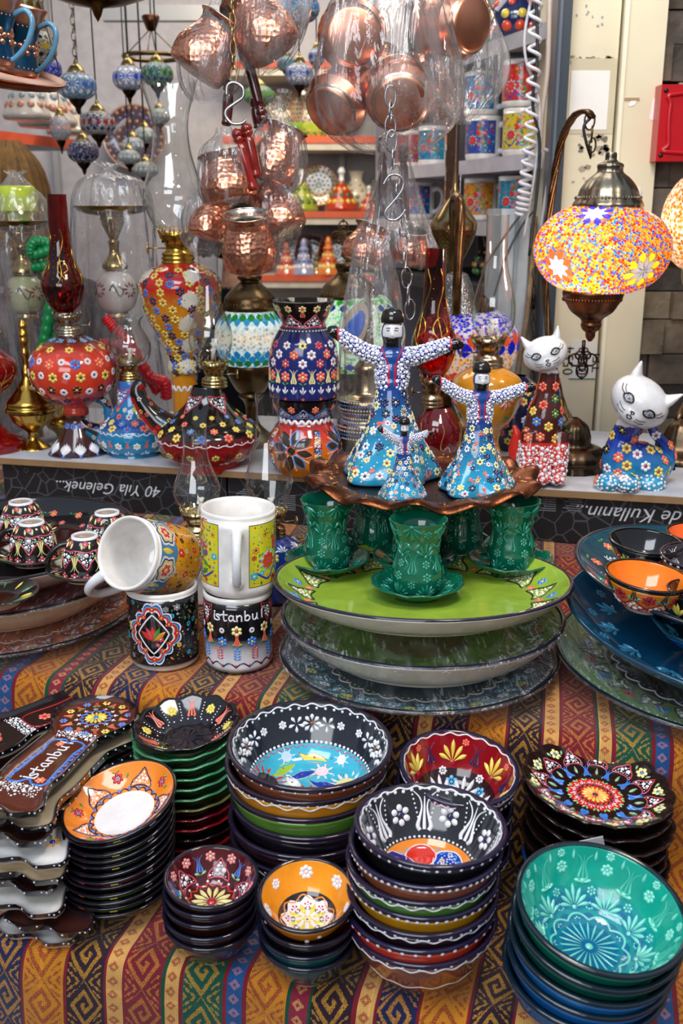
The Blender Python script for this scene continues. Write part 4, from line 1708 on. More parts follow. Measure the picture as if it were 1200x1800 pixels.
nm = ['wine red', 'black', 'crimson', 'cherry red', 'brown-green', 'jade', 'pale jade', 'bottle green', 'sea green', 'moss green', 'black']
cs = ['8a1420', '1a1418', '9a1622', '7a1420', '6a6a3c', '4f9464', '5aa074', '3f8a5c', '4c9468', '3f8256', '16151a']
for i in range(n):
 ceramic('fluted_dish', R, H, .003, hexc(cs[i]), hexc('15131a') if i == n - 1 else hexc(cs[i]), hexc('15131a') if i == n - 1 else hexc(cs[i]), rimw=.0, p=.75, rf=R * .45,
   mod=flute(12, .022, .0016, R), deco_in=in_fluted if i == n - 1 else None,
   loc=(p[0] + .0012 * math.sin(i * 2), p[1], ZL + i * pitch), rot=(math.radians(3), math.radians(-4 * i / 10), 0),
   label=(nm[i] + ' fluted dish ' + ['at the bottom of the fluted stack', 'second from the bottom of the fluted stack', 'third from the bottom of the fluted stack',
     'fourth from the bottom of the fluted stack', 'above the red ones of the fluted stack', 'in the middle of the fluted stack', 'just above the middle of the fluted stack',
     'fourth from the top of the fluted stack', 'third from the top of the fluted stack', 'directly under the black fluted dish',
     'with coral tulips and yellow flowers, topmost of its stack'][i]), group='fluted dishes in one stack')

# --- mandala plates
p = W(1050, 1378, 1.0)
R = 262 / FPX / 2
H = .020
n = 7
pitch = (p[2] - ZL - H) / n


def in_mandala(d):
 L = d.L
 th = np.linspace(0, 2 * PI, 64, endpoint=False)
 d.patch(0, 0, np.stack([np.sin(th), np.cos(th)], 1) * (L * (.36 + .02 * np.cos(16 * th)))[:, None], K['bred'])
 d.petals(0, 0, L * .19, 16, hexc('f2c060'), w=.26, r0=.2)
 d.dot(0, 0, L * .035, K['navy'])
 d.ringline(L * .215, .0008, K['dnavy'], amp=L * .02, k=16, n=160, shape='arch')
 for i in range(16):
  a_ = i * PI / 8
  d.sprig(a_, L * .25, L * .09, K['white'], 3, .7)
  d.dot(a_ + PI / 16, L * .26, .0012, K['blue'])
  d.leafs(a_ + PI / 16, L * .33, L * .07, K['lgreen'], .6)
 for i in range(12):
  a_ = i * PI / 6
  d.tulip(a_, L * .44, L * .22, K['blue'], w=1.7)
  d.st(PET, a_ + PI / 12, L * .64, hexc('8fb08c'), L * .045, L * .13, pr=PI)
  d.grape(a_ + PI / 12, L * .66, L * .27, L * .24, edge=K['rose'], n=26, seed=i, rm=L * .034)
  d.flower(a_, L * .86, L * .085, K['pale'], K['blue'], 6)
  for sg in (-1, 1):
   d.st(PET, a_, L * .84, hexc('8fb08c'), L * .035, L * .09, ox=sg * L * .09, pr=sg * .5)


def out_mandala(d):
 for q in range(18):
  d.st(PET, q * .35, d.L * .55, (K['lgreen'], K['rose'], K['white'])[q % 3], .003, .007, pr=1.57)


nm = ['bright blue', 'dark chocolate', 'black-edged', 'brown', 'dark reddish', 'deep brown', 'dark brown']
for i in range(n):
 k = i == n - 1
 ceramic('scalloped_plate', R * (1 if k else .96 + .01 * (i % 3)), H, .003, hexc('1d5fae') if i == 0 else hexc('2a1714'), hexc('241614'), hexc('241614') if i else hexc('1d5fae'), rimw=.02, p=.8,
   rf=R * .55, seg=96, mod=scallop(16, .03, .0035, R), deco_in=in_mandala if k else None, deco_out=None if k else out_mandala,
   loc=(p[0] + .003 * math.sin(i * 2), p[1] + .002 * math.cos(i), ZL + (i + 1) * pitch), rot=(math.radians(2), math.radians(5), 0),
   label=(nm[i] + ' scalloped plate ' + ['at the bottom of the mandala stack', 'second from the bottom of the mandala stack', 'third from the bottom of the mandala stack',
     'in the middle of the mandala stack', 'third from the top of the mandala stack', 'directly under the mandala-painted top plate',
     'with a red and yellow mandala ringed by yellow flowers'][i]), group='scalloped plates in one stack')
m = M()
q = At(1035, 1487, Y=p[1] - .073)
box(m, (-.014, -.0006, -.006), (.014, .0006, .007), hexc('c9c9cf'), T=rotm('Y', -.25))
tag(m.build('paper_tag', MM, loc=tuple(q.p)), 'small white paper tag stuck between the scalloped plates', 'tag')


# --- figure-of-eight spoon rests
def spoon_rest(top, edge, deco=None, under=K['bisque']):
 mm = M()
 n_, c_ = 46, 17
 t = np.linspace(0, 1, n_) ** 1.0
 Lg = .225
 y = t * Lg
 rh, hy = .046, .046
 wd = np.where(y < 2 * rh, np.sqrt(np.maximum(rh ** 2 - (y - hy) ** 2, 1e-8)), 0)
 s_ = np.clip((y - .062) / (Lg - .062), 0, 1)
 wf = .0285 + .0105 * s_ ** 2 + .006 * np.exp(-((s_ - .93) / .08) ** 2) - .004 * np.exp(-((s_ - .72) / .1) ** 2)
 wd = np.where(y < .062, wd, np.maximum(wd, wf))
 k = np.ones(5) / 5
 wd2 = np.convolve(np.pad(wd, 2, 'edge'), k, 'valid')
 wd = np.where((y > .05) & (y < .09), wd2, wd)
 c = np.concatenate([[-1, -.985, -.95], np.linspace(-.87, .87, c_ - 6), [.95, .985, 1]])
 X = wd[:, None] * c[None]
 Y = np.repeat(y[:, None], c_, 1) + .004 * (1 - np.cos(2 * PI * c[None])) * (t[:, None] ** 12)
 e = np.minimum((1 - np.abs(c[None])) * wd[:, None], np.minimum((Lg - y)[:, None], np.maximum(rh - np.hypot(X, Y - hy), (Y > hy) * 1.0)))
 Z = .0045 + .0055 * np.exp(-(e / .0042) ** 2) - .0005
 V = np.stack([X, Y, Z], -1).reshape(-1, 3)
 col = np.where((e < .0035)[..., None], np.array(edge), np.array(top)).reshape(-1, 3)
 mm.add(V, grid_faces(n_, c_, False), col)
 Vb = np.stack([X * .93, (Y - Lg / 2) * .96 + Lg / 2, np.zeros_like(X)], -1).reshape(-1, 3)
 mm.add(Vb, grid_faces(n_, c_, False)[:, ::-1], under)
 ring = [(i, 0) for i in range(n_)] + [(n_ - 1, j) for j in range(1, c_)] + [(i, c_ - 1) for i in range(n_ - 2, -1, -1)] + [(0, j) for j in range(c_ - 2, 0, -1)]
 idx = np.array([i * c_ + j for i, j in ring])
 A, B = V[idx], Vb[idx]
 N = len(idx)
 j = np.arange(N)
 Mi = A * .45 + B * .55
 Mi[:, 2] = .004
 mm.add(np.concatenate([A, Mi, B]), grid_faces(3, N)[:, ::-1], np.concatenate([np.repeat([edge], N, 0), np.repeat([edge], N, 0), np.repeat([under], N, 0)]))
 # white beads round the edge
 nrm = np.zeros((N, 3))
 nrm[:, :2] = A[:, :2] - np.array([0, 0])
 cen = np.array([0, hy])
 dv = np.roll(A, -1, 0) - np.roll(A, 1, 0)
 nn = np.stack([-dv[:, 1], dv[:, 0], np.zeros(N)], -1)
 nn /= np.linalg.norm(nn, axis=1)[:, None] + 1e-9
 sel = np.arange(0, N, 2)
 skin_stamp(mm, DOT6, Mi[sel] * .5 + A[sel] * .5 + nn[sel] * .0002, nn[sel], .0011, K['white'], mat=1)
 if deco:
  deco(mm)
 return mm


class Flat(Deco):
 """relief stamps on a level plane: cartesian x,y through polar arguments"""
 def __init__(s, m, z, mat=1):
  super().__init__(m, [(0, z), (.5, z)], -1, True, None, mat)

 def mp(s, A, S, X, Y):
  x, y = A + X, S + Y
  return np.broadcast_arrays(np.arctan2(y, x), np.hypot(x, y))

 def path(s, th, S, w, col, h=None, closed=False):
  x, y = S * np.cos(th), S * np.sin(th)
  n = len(x)
  d_ = (lambda q: (np.roll(q, -1) - np.roll(q, 1))) if closed else np.gradient
  dx, dy = d_(x), d_(y)
  L = np.hypot(dx, dy) + 1e-12
  w = np.broadcast_to(np.asarray(w, float), (n,))
  h = w * .9 if h is None else np.broadcast_to(h, (n,))
  cs = np.array([-1, -.55, .55, 1])
  hs = np.array([-.05, .8, .8, -.05])
  Xx, Yy = x[:, None] + cs[None] * (w * -dy / L)[:, None], y[:, None] + cs[None] * (w * dx / L)[:, None]
  V = np.stack([Xx, Yy, s.Z[0] + h[:, None] * hs[None]], -1).reshape(-1, 3)
  F = grid_faces(n, 4, False)
  if closed:
   j = np.arange(3)
   F = np.concatenate([F, np.stack([(n - 1) * 4 + j, (n - 1) * 4 + j + 1, j + 1, j], -1)])
  s.m.add(V, F, col, s.mat)


def deco_istanbul(mm):
 d = Flat(mm, .0042)
 cx, cy = 0, .043
 d.petals(cx, cy, .0125, 14, K['yellow'], w=.24, r0=.2)
 d.dot(cx, cy, .003, K['blue'])
 a = np.linspace(0, 2 * PI, 100, endpoint=False)
 rr = .0155 + .002 * np.cos(12 * a)
 P = np.stack([rr * np.sin(a), rr * np.cos(a)], 1)
 d.line(cx, cy, P, .0007, K['blue'], closed=True, sm=0)
 for i in range(12):
  q = i * PI / 6
  d.dot(cx + .0155 * math.sin(q + .26), cy + .0155 * math.cos(q + .26), .0009, K['red'])
  d.sprig(cx + .018 * math.sin(q), cy + .018 * math.cos(q), .005, K['white'], 3, .7, rot=q)
 for i in range(10):
  q = i * PI / 5 + .15
  x, y = cx + .0255 * math.sin(q), cy + .0255 * math.cos(q)
  d.tulip(x, y, .0135, K['coral'], rot=q)
  d.leafs(x, y, .005, K['leaf'], 1.3, rot=q)
  x, y = cx + .034 * math.sin(q + PI / 10), cy + .034 * math.cos(q + PI / 10)
  d.flower(x, y, .0047, (K['blue'], K['blue'], K['yellow'])[i % 3] if i not in (4, 5) else K['yellow'], K['red'], 6)
 for (y0, y1, sd) in ((.078, .092, 1), (.182, .20, 2)):
  P = np.array([(-.024, y0), (-.008, y0 - .004), (.008, y0 - .004), (.024, y0), (.024, y1), (.008, y1 - .003), (0, y1 + .003), (-.008, y1 - .003), (-.024, y1)])
  d.fill(0, 0, P, K['white'], .0022, .0007, 90, seed=sd)
 fr = np.array([(-.0185, .100), (-.006, .094), (0, .1), (.006, .094), (.0185, .100), (.0165, .12), (.018, .135), (.0185, .155), (.020, .176), (.008, .178), (0, .171), (-.008, .178),
     (-.020, .176), (-.0185, .155), (-.018, .135), (-.0165, .12)])
 d.line(0, 0, fr, .0011, K['blue'], closed=True, sm=5)
 for i in range(7):
  for sx in (-1, 1):
   y = .103 + i * .0115
   P = np.array([(0, -.004), (.0055, 0), (0, .004)]) * [sx, 1]
   d.line(sx * .0185, y, P, .0008, K['blue'])
   d.dot(sx * .0205, y, .0011, K['red'])
 d.flower(.007, .1035, .0048, K['coral'], K['yellow'], 6)
 d.flower(-.012, .17, .0055, K['coral'], K['yellow'], 6)
 d.flower(.024, .2, .0055, K['yellow'], K['red'], 6)

 class R_:
  """writing runs towards the round end"""
  def line(s, A, S, P, w, col, rot=0, sm=4):
   d.line(0, .137, np.stack([P[:, 1] - .005, -P[:, 0]], 1), w, col, sm=sm)

  def st(s, T, A, S, col, r, ox=0, oy=0, rot=0):
   d.st(T, 0, .137, col, r, ox=np.asarray(oy) - .005, oy=-np.asarray(ox))
 stroke_text('Istanbul', R_(), 0, 0, .0135, .0008, K['white'])


def deco_redline(mm):
 d = Flat(mm, .0042)
 fr = np.array([(-.017, .10), (0, .093), (.017, .10), (.016, .14), (.02, .178), (0, .172), (-.02, .178), (-.016, .14)])
 d.line(0, 0, fr, .0009, K['red'], closed=True)
 for y in (.115, .137, .16):
  d.flower(.003 * math.sin(y * 300), y, .0075, (K['yellow'], K['coral'])[int(y * 1000) % 2], K['red'], 6)
  d.leafs(.008, y + .008, .005, K['leaf'])
 for (y0, y1, sd) in ((.078, .094, 1), (.184, .206, 2)):
  P = np.array([(-.026, y0), (.026, y0), (.026, y1), (-.026, y1)])
  d.fill(0, 0, P, K['white'], .0022, .0007, 90, seed=sd)
 d.flower(0, .043, .02, K['coral'], K['blue'], 8)


def deco_white(mm):
 d = Flat(mm, .0042)
 for sx in (-1, 1):
  for y in (.19, .165, .14):
   d.petals(sx * .013, y, .009, 10, hexc('d9a25a'), w=.3, r0=.35)
   d.dot(sx * .013, y, .003, K['cobalt'])
   d.line(sx * .002, y, np.array([(-.006, 0), (0, .006), (.006, .002), (.003, -.005)]), .0008, hexc('5a86b8'))


h0 = onz(176, 1256, 1.028)
f0 = onz(-14, 1436, 1.024)
dv = f0 - h0
azi = math.atan2(dv[1], dv[0]) - PI / 2
sty = [('dede', '1c1a2c', deco_white), ('3a1d1a', '17141c', None), ('e4dfd8', '1c1a2c', None), ('2a1614', '1c1a2c', None), ('d8c3a0', '15131a', None), ('e8e6e4', '1c1a2c', deco_white),
  ('2a1614', '17141c', None), ('c9b79a', '17141c', None), ('5a2a1c', '17141c', deco_istanbul)]
n = len(sty)
z0, z1 = ZL, 1.028 - .006
ang_foot = azi
for i, (tc_, ec, df) in enumerate(sty):
 f = i / (n - 1)
 mm = spoon_rest(hexc((tc_ * 3)[:6]) if len(tc_) < 6 else hexc(tc_), hexc(ec), df, under=hexc('e3d9c6') if i in (0, 2, 5) else hexc('2c2420'))
 a_ = azi + (1 - f) * .10 * math.sin(i * 1.7) - .02 * (1 - f)
 # copies lower down slip forward a little
 u_ = np.array([math.cos(azi + PI / 2), math.sin(azi + PI / 2)])
 o = mm.build('spoon_rest', [MG, MR], loc=(h0[0] - u_[0] * .043 + .004 * math.sin(i * 3) + .022 * (1 - f), h0[1] - u_[1] * .043 + .004 * math.cos(i * 2) - .012 * (1 - f), z0 + (z1 - z0) * f), rot=(0, 0, a_))
 tag(o, ['white figure-eight spoon rest at the bottom with orange and blue daisies', 'brown spoon rest, second from the bottom of the left stack',
   'cream spoon rest, third from the bottom of the left stack', 'dark spoon rest in the lower half of the left stack', 'sand-coloured spoon rest in the middle of the left stack',
   'white daisy spoon rest in the upper half of the left stack', 'dark brown spoon rest, third from the top of its stack',
   'sand-coloured spoon rest directly under the brown lettered one', 'brown spoon rest with white Istanbul lettering and blue flowers'][i], 'spoon rest', 'spoon rests stacked at the left')
# second pile, turned the other way
h1 = onz(-92, 1345, 1.0)
for i in range(6):
 f = i / 5
 mm = spoon_rest(hexc('1f1416'), hexc('17141c'), deco_redline if i == 5 else None, under=hexc('e3d9c6'))
 o = mm.build('spoon_rest', [MG, MR], loc=(h1[0] + .004 * math.sin(i * 2), h1[1] + .004 * math.cos(i), ZL + i * .0245), rot=(0, 0, -math.radians(44)))
 tag(o, 'black spoon rest with red outlines and yellow flowers, topmost of its pile' if i == 5 else
  ('lowest', 'second', 'third', 'fourth', 'fifth')[i] + ' dark spoon rest from below in the pile under the red-outlined one', 'spoon rest', 'spoon rests piled under the red-outlined one')


# ================================================================== MIDDLE STEP
def film(parent, R, z, H, seed=0, mod=None):
 """stretched clear wrap over a dish: drum skin over the rim, gathered under the foot"""
 mm = M()
 pts = [(R * 1.002, H * .9), (R * 1.008, H + .0012), (R * .96, H + .002), (R * .85, H - .0005), (R * .7, H - .002), (R * .45, H - .003), (0, H - .003)]
 ph = seed * 1.7

 def md(th, r, z_):
  k = np.clip(r / R, 0, 1)
  return r, z_ + .0009 * np.sin(th * 9 + ph + r * 90) * k * (k < .99) + .0006 * np.sin(th * 23 + r * 200 + ph) * k * (k < .99)
 lathe(mm, spl(pts, 3), K['white'], 0, 120, md)
 return mm.build('wrap_film', MFILM, parent=parent)


def platter(name, R, H, topc, rimc, underc, wellc=None, well=.62, deco=None, loc=None, rot=(0, 0, 0), label='', wrapped=False, group=None, seed=0, mod=None):
 if wrapped:
  root = thing(name, label, 'platter', loc, rot, group)
  mm = ceramic('platter', R, H, .005, underc, topc, rimc, rimw=.03, p=.6, rf=R * .7, seg=120, deco_in=deco, well=well, wellc=wellc if wellc is not None else topc, build=False, footc=underc, mod=mod)
  mm.build('dish', [MG, MR], parent=root)
  film(root, R, 0, H, seed)
  return root
 return ceramic(name, R, H, .005, underc, topc, rimc, rimw=.03, p=.5, rf=R * .7, seg=120, deco_in=deco, well=well, wellc=wellc if wellc is not None else topc, loc=loc, rot=rot,
     label=label, cat='platter', group=group, footc=underc, mod=mod)


def deco_band(c1, c2, c3, edge=K['white'], n=22, dense=True):
 def f(d):
  L = d.L
  d.ring(L * .97, 120, .0011, edge)
  d.ringline(L * .64, .0011, edge, amp=L * .018, k=30, n=360, shape='arch')
  d.ring(L * .615, 90, .0013, c1)
  for i in range(n):
   a_ = i * 2 * PI / n
   d.flower(a_, L * .81, L * .045, (c1, c2)[i % 2], c3, 6)
   if dense:
    d.grape(a_ + PI / n, L * .7, L * .13, L * .17, edge=c3, n=16, seed=i, rm=L * .017)
    d.leafs(a_, L * .87, L * .035, K['leaf'], 1.2)
 return f


GS = W(742, 1008, 1.17)
gx, gy = GS[0], GS[1]
platter('wrapped_platter', .162, .024, hexc('4e6672'), hexc('15171f'), K['bisque'], hexc('5a4a34'), deco=deco_band(K['yellow'], K['white'], K['mturq']), wrapped=True,
  loc=(gx - .002, gy + .004, ZM + .001), rot=(math.radians(0), 0, 0), label='film-wrapped slate blue platter with yellow dots at the bottom under the green ones', group='platters under the copper tray', seed=1)
platter('wrapped_platter', .163, .042, hexc('96c64e'), hexc('1b1c33'), hexc('e6dcc6'), hexc('a08a5c'), deco=deco_band(K['rose'], K['white'], K['navy']), wrapped=True,  # beige well: reflection of the upper platter's underside put into the colour
  loc=(gx + .001, gy + .004, ZM + .028), rot=(math.radians(-1.5), 0, 0), label='film-wrapped green platter with white dotted border between two other platters', group='platters under the copper tray', seed=2)
ZG = 1.149


def deco_green(d):
 L = d.L
 for i in range(16):
  a_ = i * PI / 8
  d.grape(a_, L * .72, L * .2, L * .2, edge=hexc('3a3a24'), n=34, seed=i, rm=L * .014, col=K['cream'])
  d.flower(a_ + PI / 16, L * .86, L * .04, K['blue'], K['yellow'], 6)
  d.flower(a_ + PI / 16, L * .77, L * .03, K['coral'], K['yellow'], 6)


platter('large_platter', .1705, .032, hexc('9cbb3f'), hexc('1b1c33'), hexc('e6dcc6'), hexc('8db13a'), deco=deco_green, loc=(gx, gy, ZG - .036), rot=(math.radians(-5), 0, 0),
  label='big lime green platter carrying the green tea cups', group='platters under the copper tray')

# green tea cups and saucers
CUP = [(0, .003), (.016, .002), (.0175, 0), (.0215, .0), (.0255, .006), (.029, .017), (.029, .026), (.0255, .04), (.0232, .051), (.0242, .062), (.0285, .075), (.0325, .0865), (.0325, .088),
  (.0305, .0875), (.0265, .075), (.022, .062), (.021, .05), (.0235, .04), (.027, .026), (.026, .012), (0, .008)]


def tea_cup(loc, label, seed=0, saucer_label='', sloc=None, wear=1.0, px=0):
 mm = M()
 P = spl(CUP[3:13], 5)
 lathe(mm, [CUP[0], CUP[1], CUP[2]] + [tuple(q) for q in P] + CUP[13:], hexc('0a5e48'), 0, 72)
 d = Deco(mm, P, 1, False, None, 1)
 L = d.L
 c = hexc('17806a')
 for i in range(5):
  a_ = i * 2 * PI / 5 + seed
  d.sprig(a_, L * .04, .016, c, 7, 1.2, dot=c)
  d.flower(a_, L * .30, .0062, c, c, 6)
  d.flower(a_ + PI / 5, L * .2, .0052, c, c, 6)
  d.tulip(a_ + PI / 5, L * .34, .026, c, w=.9)
  d.flower(a_, L * .46, .0055, c, c, 6)
  d.sprig(a_, L * .56, .017, c, 5, 1.0, rot=0, dot=c)
  d.sprig(a_ + PI / 5, L * .98, .02, c, 5, .9, rot=PI, dot=c)
  d.flower(a_, L * .86, .0055, c, c, 6)
  d.leafs(a_ + PI / 5, L * .64, .011, c, .7)
  d.line(a_ + .3, L * .4, np.array([(0, 0), (.003, .006), (-.002, .012), (.003, .02)]), .0009, c)
  d.flower(a_ + .3, L * .7, .004, c, c, 6)
 o = mm.build('tea_cup', [MG, MR], loc=loc)
 tag(o, label, 'cup', 'green tea cups under the copper tray')
 R_ = .0525
 def dec(d2):
  for i in range(10):
   d2.sprig(i * PI / 5, d2.L * .6, d2.L * .22, c, 5, 1.1, dot=c)
   d2.flower(i * PI / 5 + PI / 10, d2.L * .74, d2.L * .07, c, c, 6)
  d2.ring(d2.L * .95, 40, .0009, c)
 ceramic('saucer', R_, .018, .0028, hexc('0a6049'), hexc('0a6049'), hexc('0a5a48'), rimw=.03, p=.75, rf=R_ * .5, mod=scallop(10, .05, .003, R_), deco_in=dec, footc=hexc('0a5a48'),
   loc=(loc[0], loc[1], loc[2] - .0055), label=saucer_label, cat='saucer', group='green saucers on the lime platter')


zc = ZG - .046 + .0095
CUPS = [((733, 1040), 'green relief tea cup standing frontmost under the tray'), ((575, 988), 'green relief tea cup at the left edge of the lime platter'),
  ((897, 990), 'green relief tea cup at the right edge of the lime platter'), ((657, 952), 'green relief tea cup at the back left, half hidden'),
  ((808, 958), 'green relief tea cup at the back right, half hidden'), ((729, 985), 'green relief tea cup in the middle behind the front one')]
for i, ((px, py), lb) in enumerate(CUPS):
 zz_ = ZG - .020
 q = onz(px, py, zz_)
 zz_ -= (q[1] - gy) * .06
 tea_cup((q[0], q[1], zz_), lb, i * .7, 'green scalloped saucer under the ' + ['frontmost tea cup', 'tea cup at the left edge of the lime platter', 'tea cup at the right edge of the lime platter',
   'half hidden back left tea cup', 'half hidden back right tea cup', 'middle tea cup behind the front one'][i])

# copper tray
TZ = ZG - .020 + .0895
TR = onz(741, 848, TZ)


def tray_mod(th, r, z):
 k = np.clip((r - .095) / .045, 0, 1)
 s_ = np.cos(14 * th)
 s2 = np.cos(7 * th + .6)
 return (r + .004 * k) * (1 + .03 * k * s_), z + .005 * k * s_ + .003 * k * s2


m = M()
tp = [(0, .0), (.06, .0), (.098, .0005), (.106, .004), (.12, .010), (.136, .011), (.142, .007), (.1425, .0055), (.136, .009), (.12, .008), (.106, .002), (.098, -.0012), (0, -.0016)]
cc = [hexc('6a3e2c')] * 3 + [hexc('6f4028')] * 4 + [hexc('6a3e2c')] * 6
lathe(m, tp, cc, 0, 168, tray_mod)
d = Deco(m, tp[:7], -1, False, tray_mod, 0)
for i in range(14):
 d.petals(i * PI / 7, d.L * .82, .010, 9, hexc('a06a44'), w=.2, r0=.3)
 for q in range(3):
  d.dot(i * PI / 7 + .12 + .07 * q, d.L * (.75 + .05 * q), .0025, hexc('9a6440'))
 d.line(i * PI / 7 + PI / 14, d.L * .74, np.array([(-.01, 0), (0, .008), (.008, .004), (.004, -.002)]), .0011, hexc('9a6440'))
MTR = pbr('aged_copper', metal=1, rough=.3, var=.35, varscale=22, bump=('noise', 130, .5, .0015))
o = m.build('copper_tray', MTR, loc=(TR[0], TR[1], TZ + .0016), rot=(math.radians(.6), 0, .1))
tag(o, 'round dark copper tray with ruffled embossed rim resting on the green tea cups', 'tray')


# --- mugs
def mug_mesh(R, H, bodyc, deco, inner=K['white'], hand_a=None, handc=K['white'], root=None, seed=0, band=None, hs=1.0, hz=0):
 mm = M()
 white = hexc('ece8e4')
 o_ = [(0, .003), (R * .8, .002), (R * .84, 0), (R * .9, 0), (R * .965, .003), (R, .009)]
 pr = o_ + [(R, .009 + (H - .016) * t) for t in np.linspace(.02, 1, 10)]
 cl = [white] * 5 + [bodyc] * 11
 pr2 = [(R + .0006, H - .0035), (R + .0004, H - .001), (R - .001, H + .0006), (R - .003, H), (R - .0042, H - .003), (R - .0042, H * .5), (R - .0045, .012), (R - .01, .007), (0, .0065)]
 if band:
  cl = [bodyc] * 5 + [band(t) for t in np.linspace(0, 1, 11)]
 lathe(mm, pr + [pr[-1]] + pr2, cl + [white if not band else cl[-1]] + [white] * len(pr2), 0, 72)
 outer = pr[5:]
 d = Deco(mm, outer, 1, False, None, 1, hk=1.0)
 deco(d)
 mm.build('body', [MG, MR], parent=root)
 if hand_a is not None:
  hm = M()
  c_, s_ = math.cos(hand_a), math.sin(hand_a)
  pth = spl([(R - .002, H * .80), (R + .012, H * .83), (R + .0235, H * .74), (R + .026, H * .52), (R + .019, H * .32), (R + .008, H * .22), (R - .002, H * .20)], 6)
  pth = np.array([R, hz]) + (pth - [R, 0]) * [hs, 1]
  P = np.stack([pth[:, 0] * c_, pth[:, 0] * s_, pth[:, 1]], 1)
  k = np.linspace(0, 1, len(P))
  tube(hm, P, .0052 + .0022 * np.abs(2 * k - 1) ** 3, handc, 0, 12)
  hm.build('handle', MG, parent=root)


def printed(ground):
 """dense printed floral ground"""
 def f(d, a0=-PI, a1=PI, bg=None, s=1, skip=None):
  pass
 return f


def scatter_print(d, n, cols, rlo, rhi, seed, amin=-PI, amax=PI, smin=.05, smax=.95, centre=None, avoid=None):
 g_ = np.random.default_rng(seed)
 pts = []
 R0 = d.R[2]
 for t in range(n * 12):
  a_, s_, r_ = amin + g_.random() * (amax - amin), d.L * (smin + g_.random() * (smax - smin)), rlo + (rhi - rlo) * g_.random() ** 2
  if avoid and avoid(a_, s_, r_):
   continue
  if any((R0 * (a_ - b[0])) ** 2 + (s_ - b[1]) ** 2 < (r_ + b[2]) ** 2 for b in pts):
   continue
  pts.append((a_, s_, r_))
  if len(pts) >= n:
   break
 for i, (a_, s_, r_) in enumerate(pts):
  c = cols[i % len(cols)]
  if r_ > (rlo + rhi) * .45:
   d.flower(a_, s_, r_, K[c[0]], K[c[1]], 6)
  elif i % 3 == 0:
   d.st(LEAF, a_, s_ - r_, K[c[2]], r_ * .9, r_ * 2, pr=i * .7, h=.0003)
  elif i % 3 == 1:
   d.flower(a_, s_, r_, K[c[1]], K[c[0]], 5)
  else:
   d.dot(a_, s_, r_ * .5, K[c[0]])


def deco_black_mug(d):
 a0 = -PI / 2 - .12
 d.hk = .25
 def inside(a_, s_, r_):
  x, y = (a_ - a0) * d.R[2], s_ - d.L * .5
  return abs(x) / .036 + abs(y) / .044 < 1.0
 scatter_print(d, 330, [('bred', 'yellow', 'leaf'), ('mturq', 'navy', 'leaf'), ('yellow', 'bred', 'green'), ('grey', 'grey', 'leaf'), ('grey', 'white', 'ochre')], .0008, .0058, 5, avoid=inside)
 th = np.linspace(0, 2 * PI, 96, endpoint=False)
 S0 = d.L * .5
 def star(k, l, b, amp):
  r = (1 + amp * np.abs(np.sin(6 * th)))
  x, y = np.sin(th), np.cos(th)
  n_ = (np.abs(x) ** 1.15 + np.abs(y) ** 1.15) ** (-1 / 1.15)
  return np.stack([x * n_ * k * r, y * n_ * l * r], 1)
 for k, l, c, h in ((.031, .036, 'white', .0003), (.029, .034, 'cobalt', .0005), (.0275, .0325, 'mturq', .0007), (.026, .031, 'bred', .0009), (.023, .028, 'white', .0011), (.021, .026, 'black', .0013)):
  d.patch(a0, S0, star(k, l, 0, .22), K[c], h=h)
 d.lift = .0013
 d.line(a0, S0, star(.018, .024, 0, .0), .0009, K['white'], closed=True, sm=0)
 for i in range(12):
  q = i * PI / 6
  rr = (.021 if i % 3 else .027)
  d.flower(a0 + rr * math.sin(q) / .0415, S0 + rr * 1.15 * math.cos(q), .004, K['bred'], K['yellow'], 5)
  d.dot(a0 + rr * 1.25 * math.sin(q) / .0415, S0 + rr * 1.4 * math.cos(q), .001, K['white'])
 for i in range(5):
  d.st(LEAF, a0, S0 - .008, K[('bred', 'rose', 'bred', 'leaf', 'ochre')[i]], .006, .018, pr=(i - 2) * .45)
 d.flower(a0 + .2, S0 - .006, .004, K['rose'], K['white'], 6)
 d.flower(a0 + .12, S0 - .013, .003, K['rose'], K['white'], 6)
 d.lift = 0


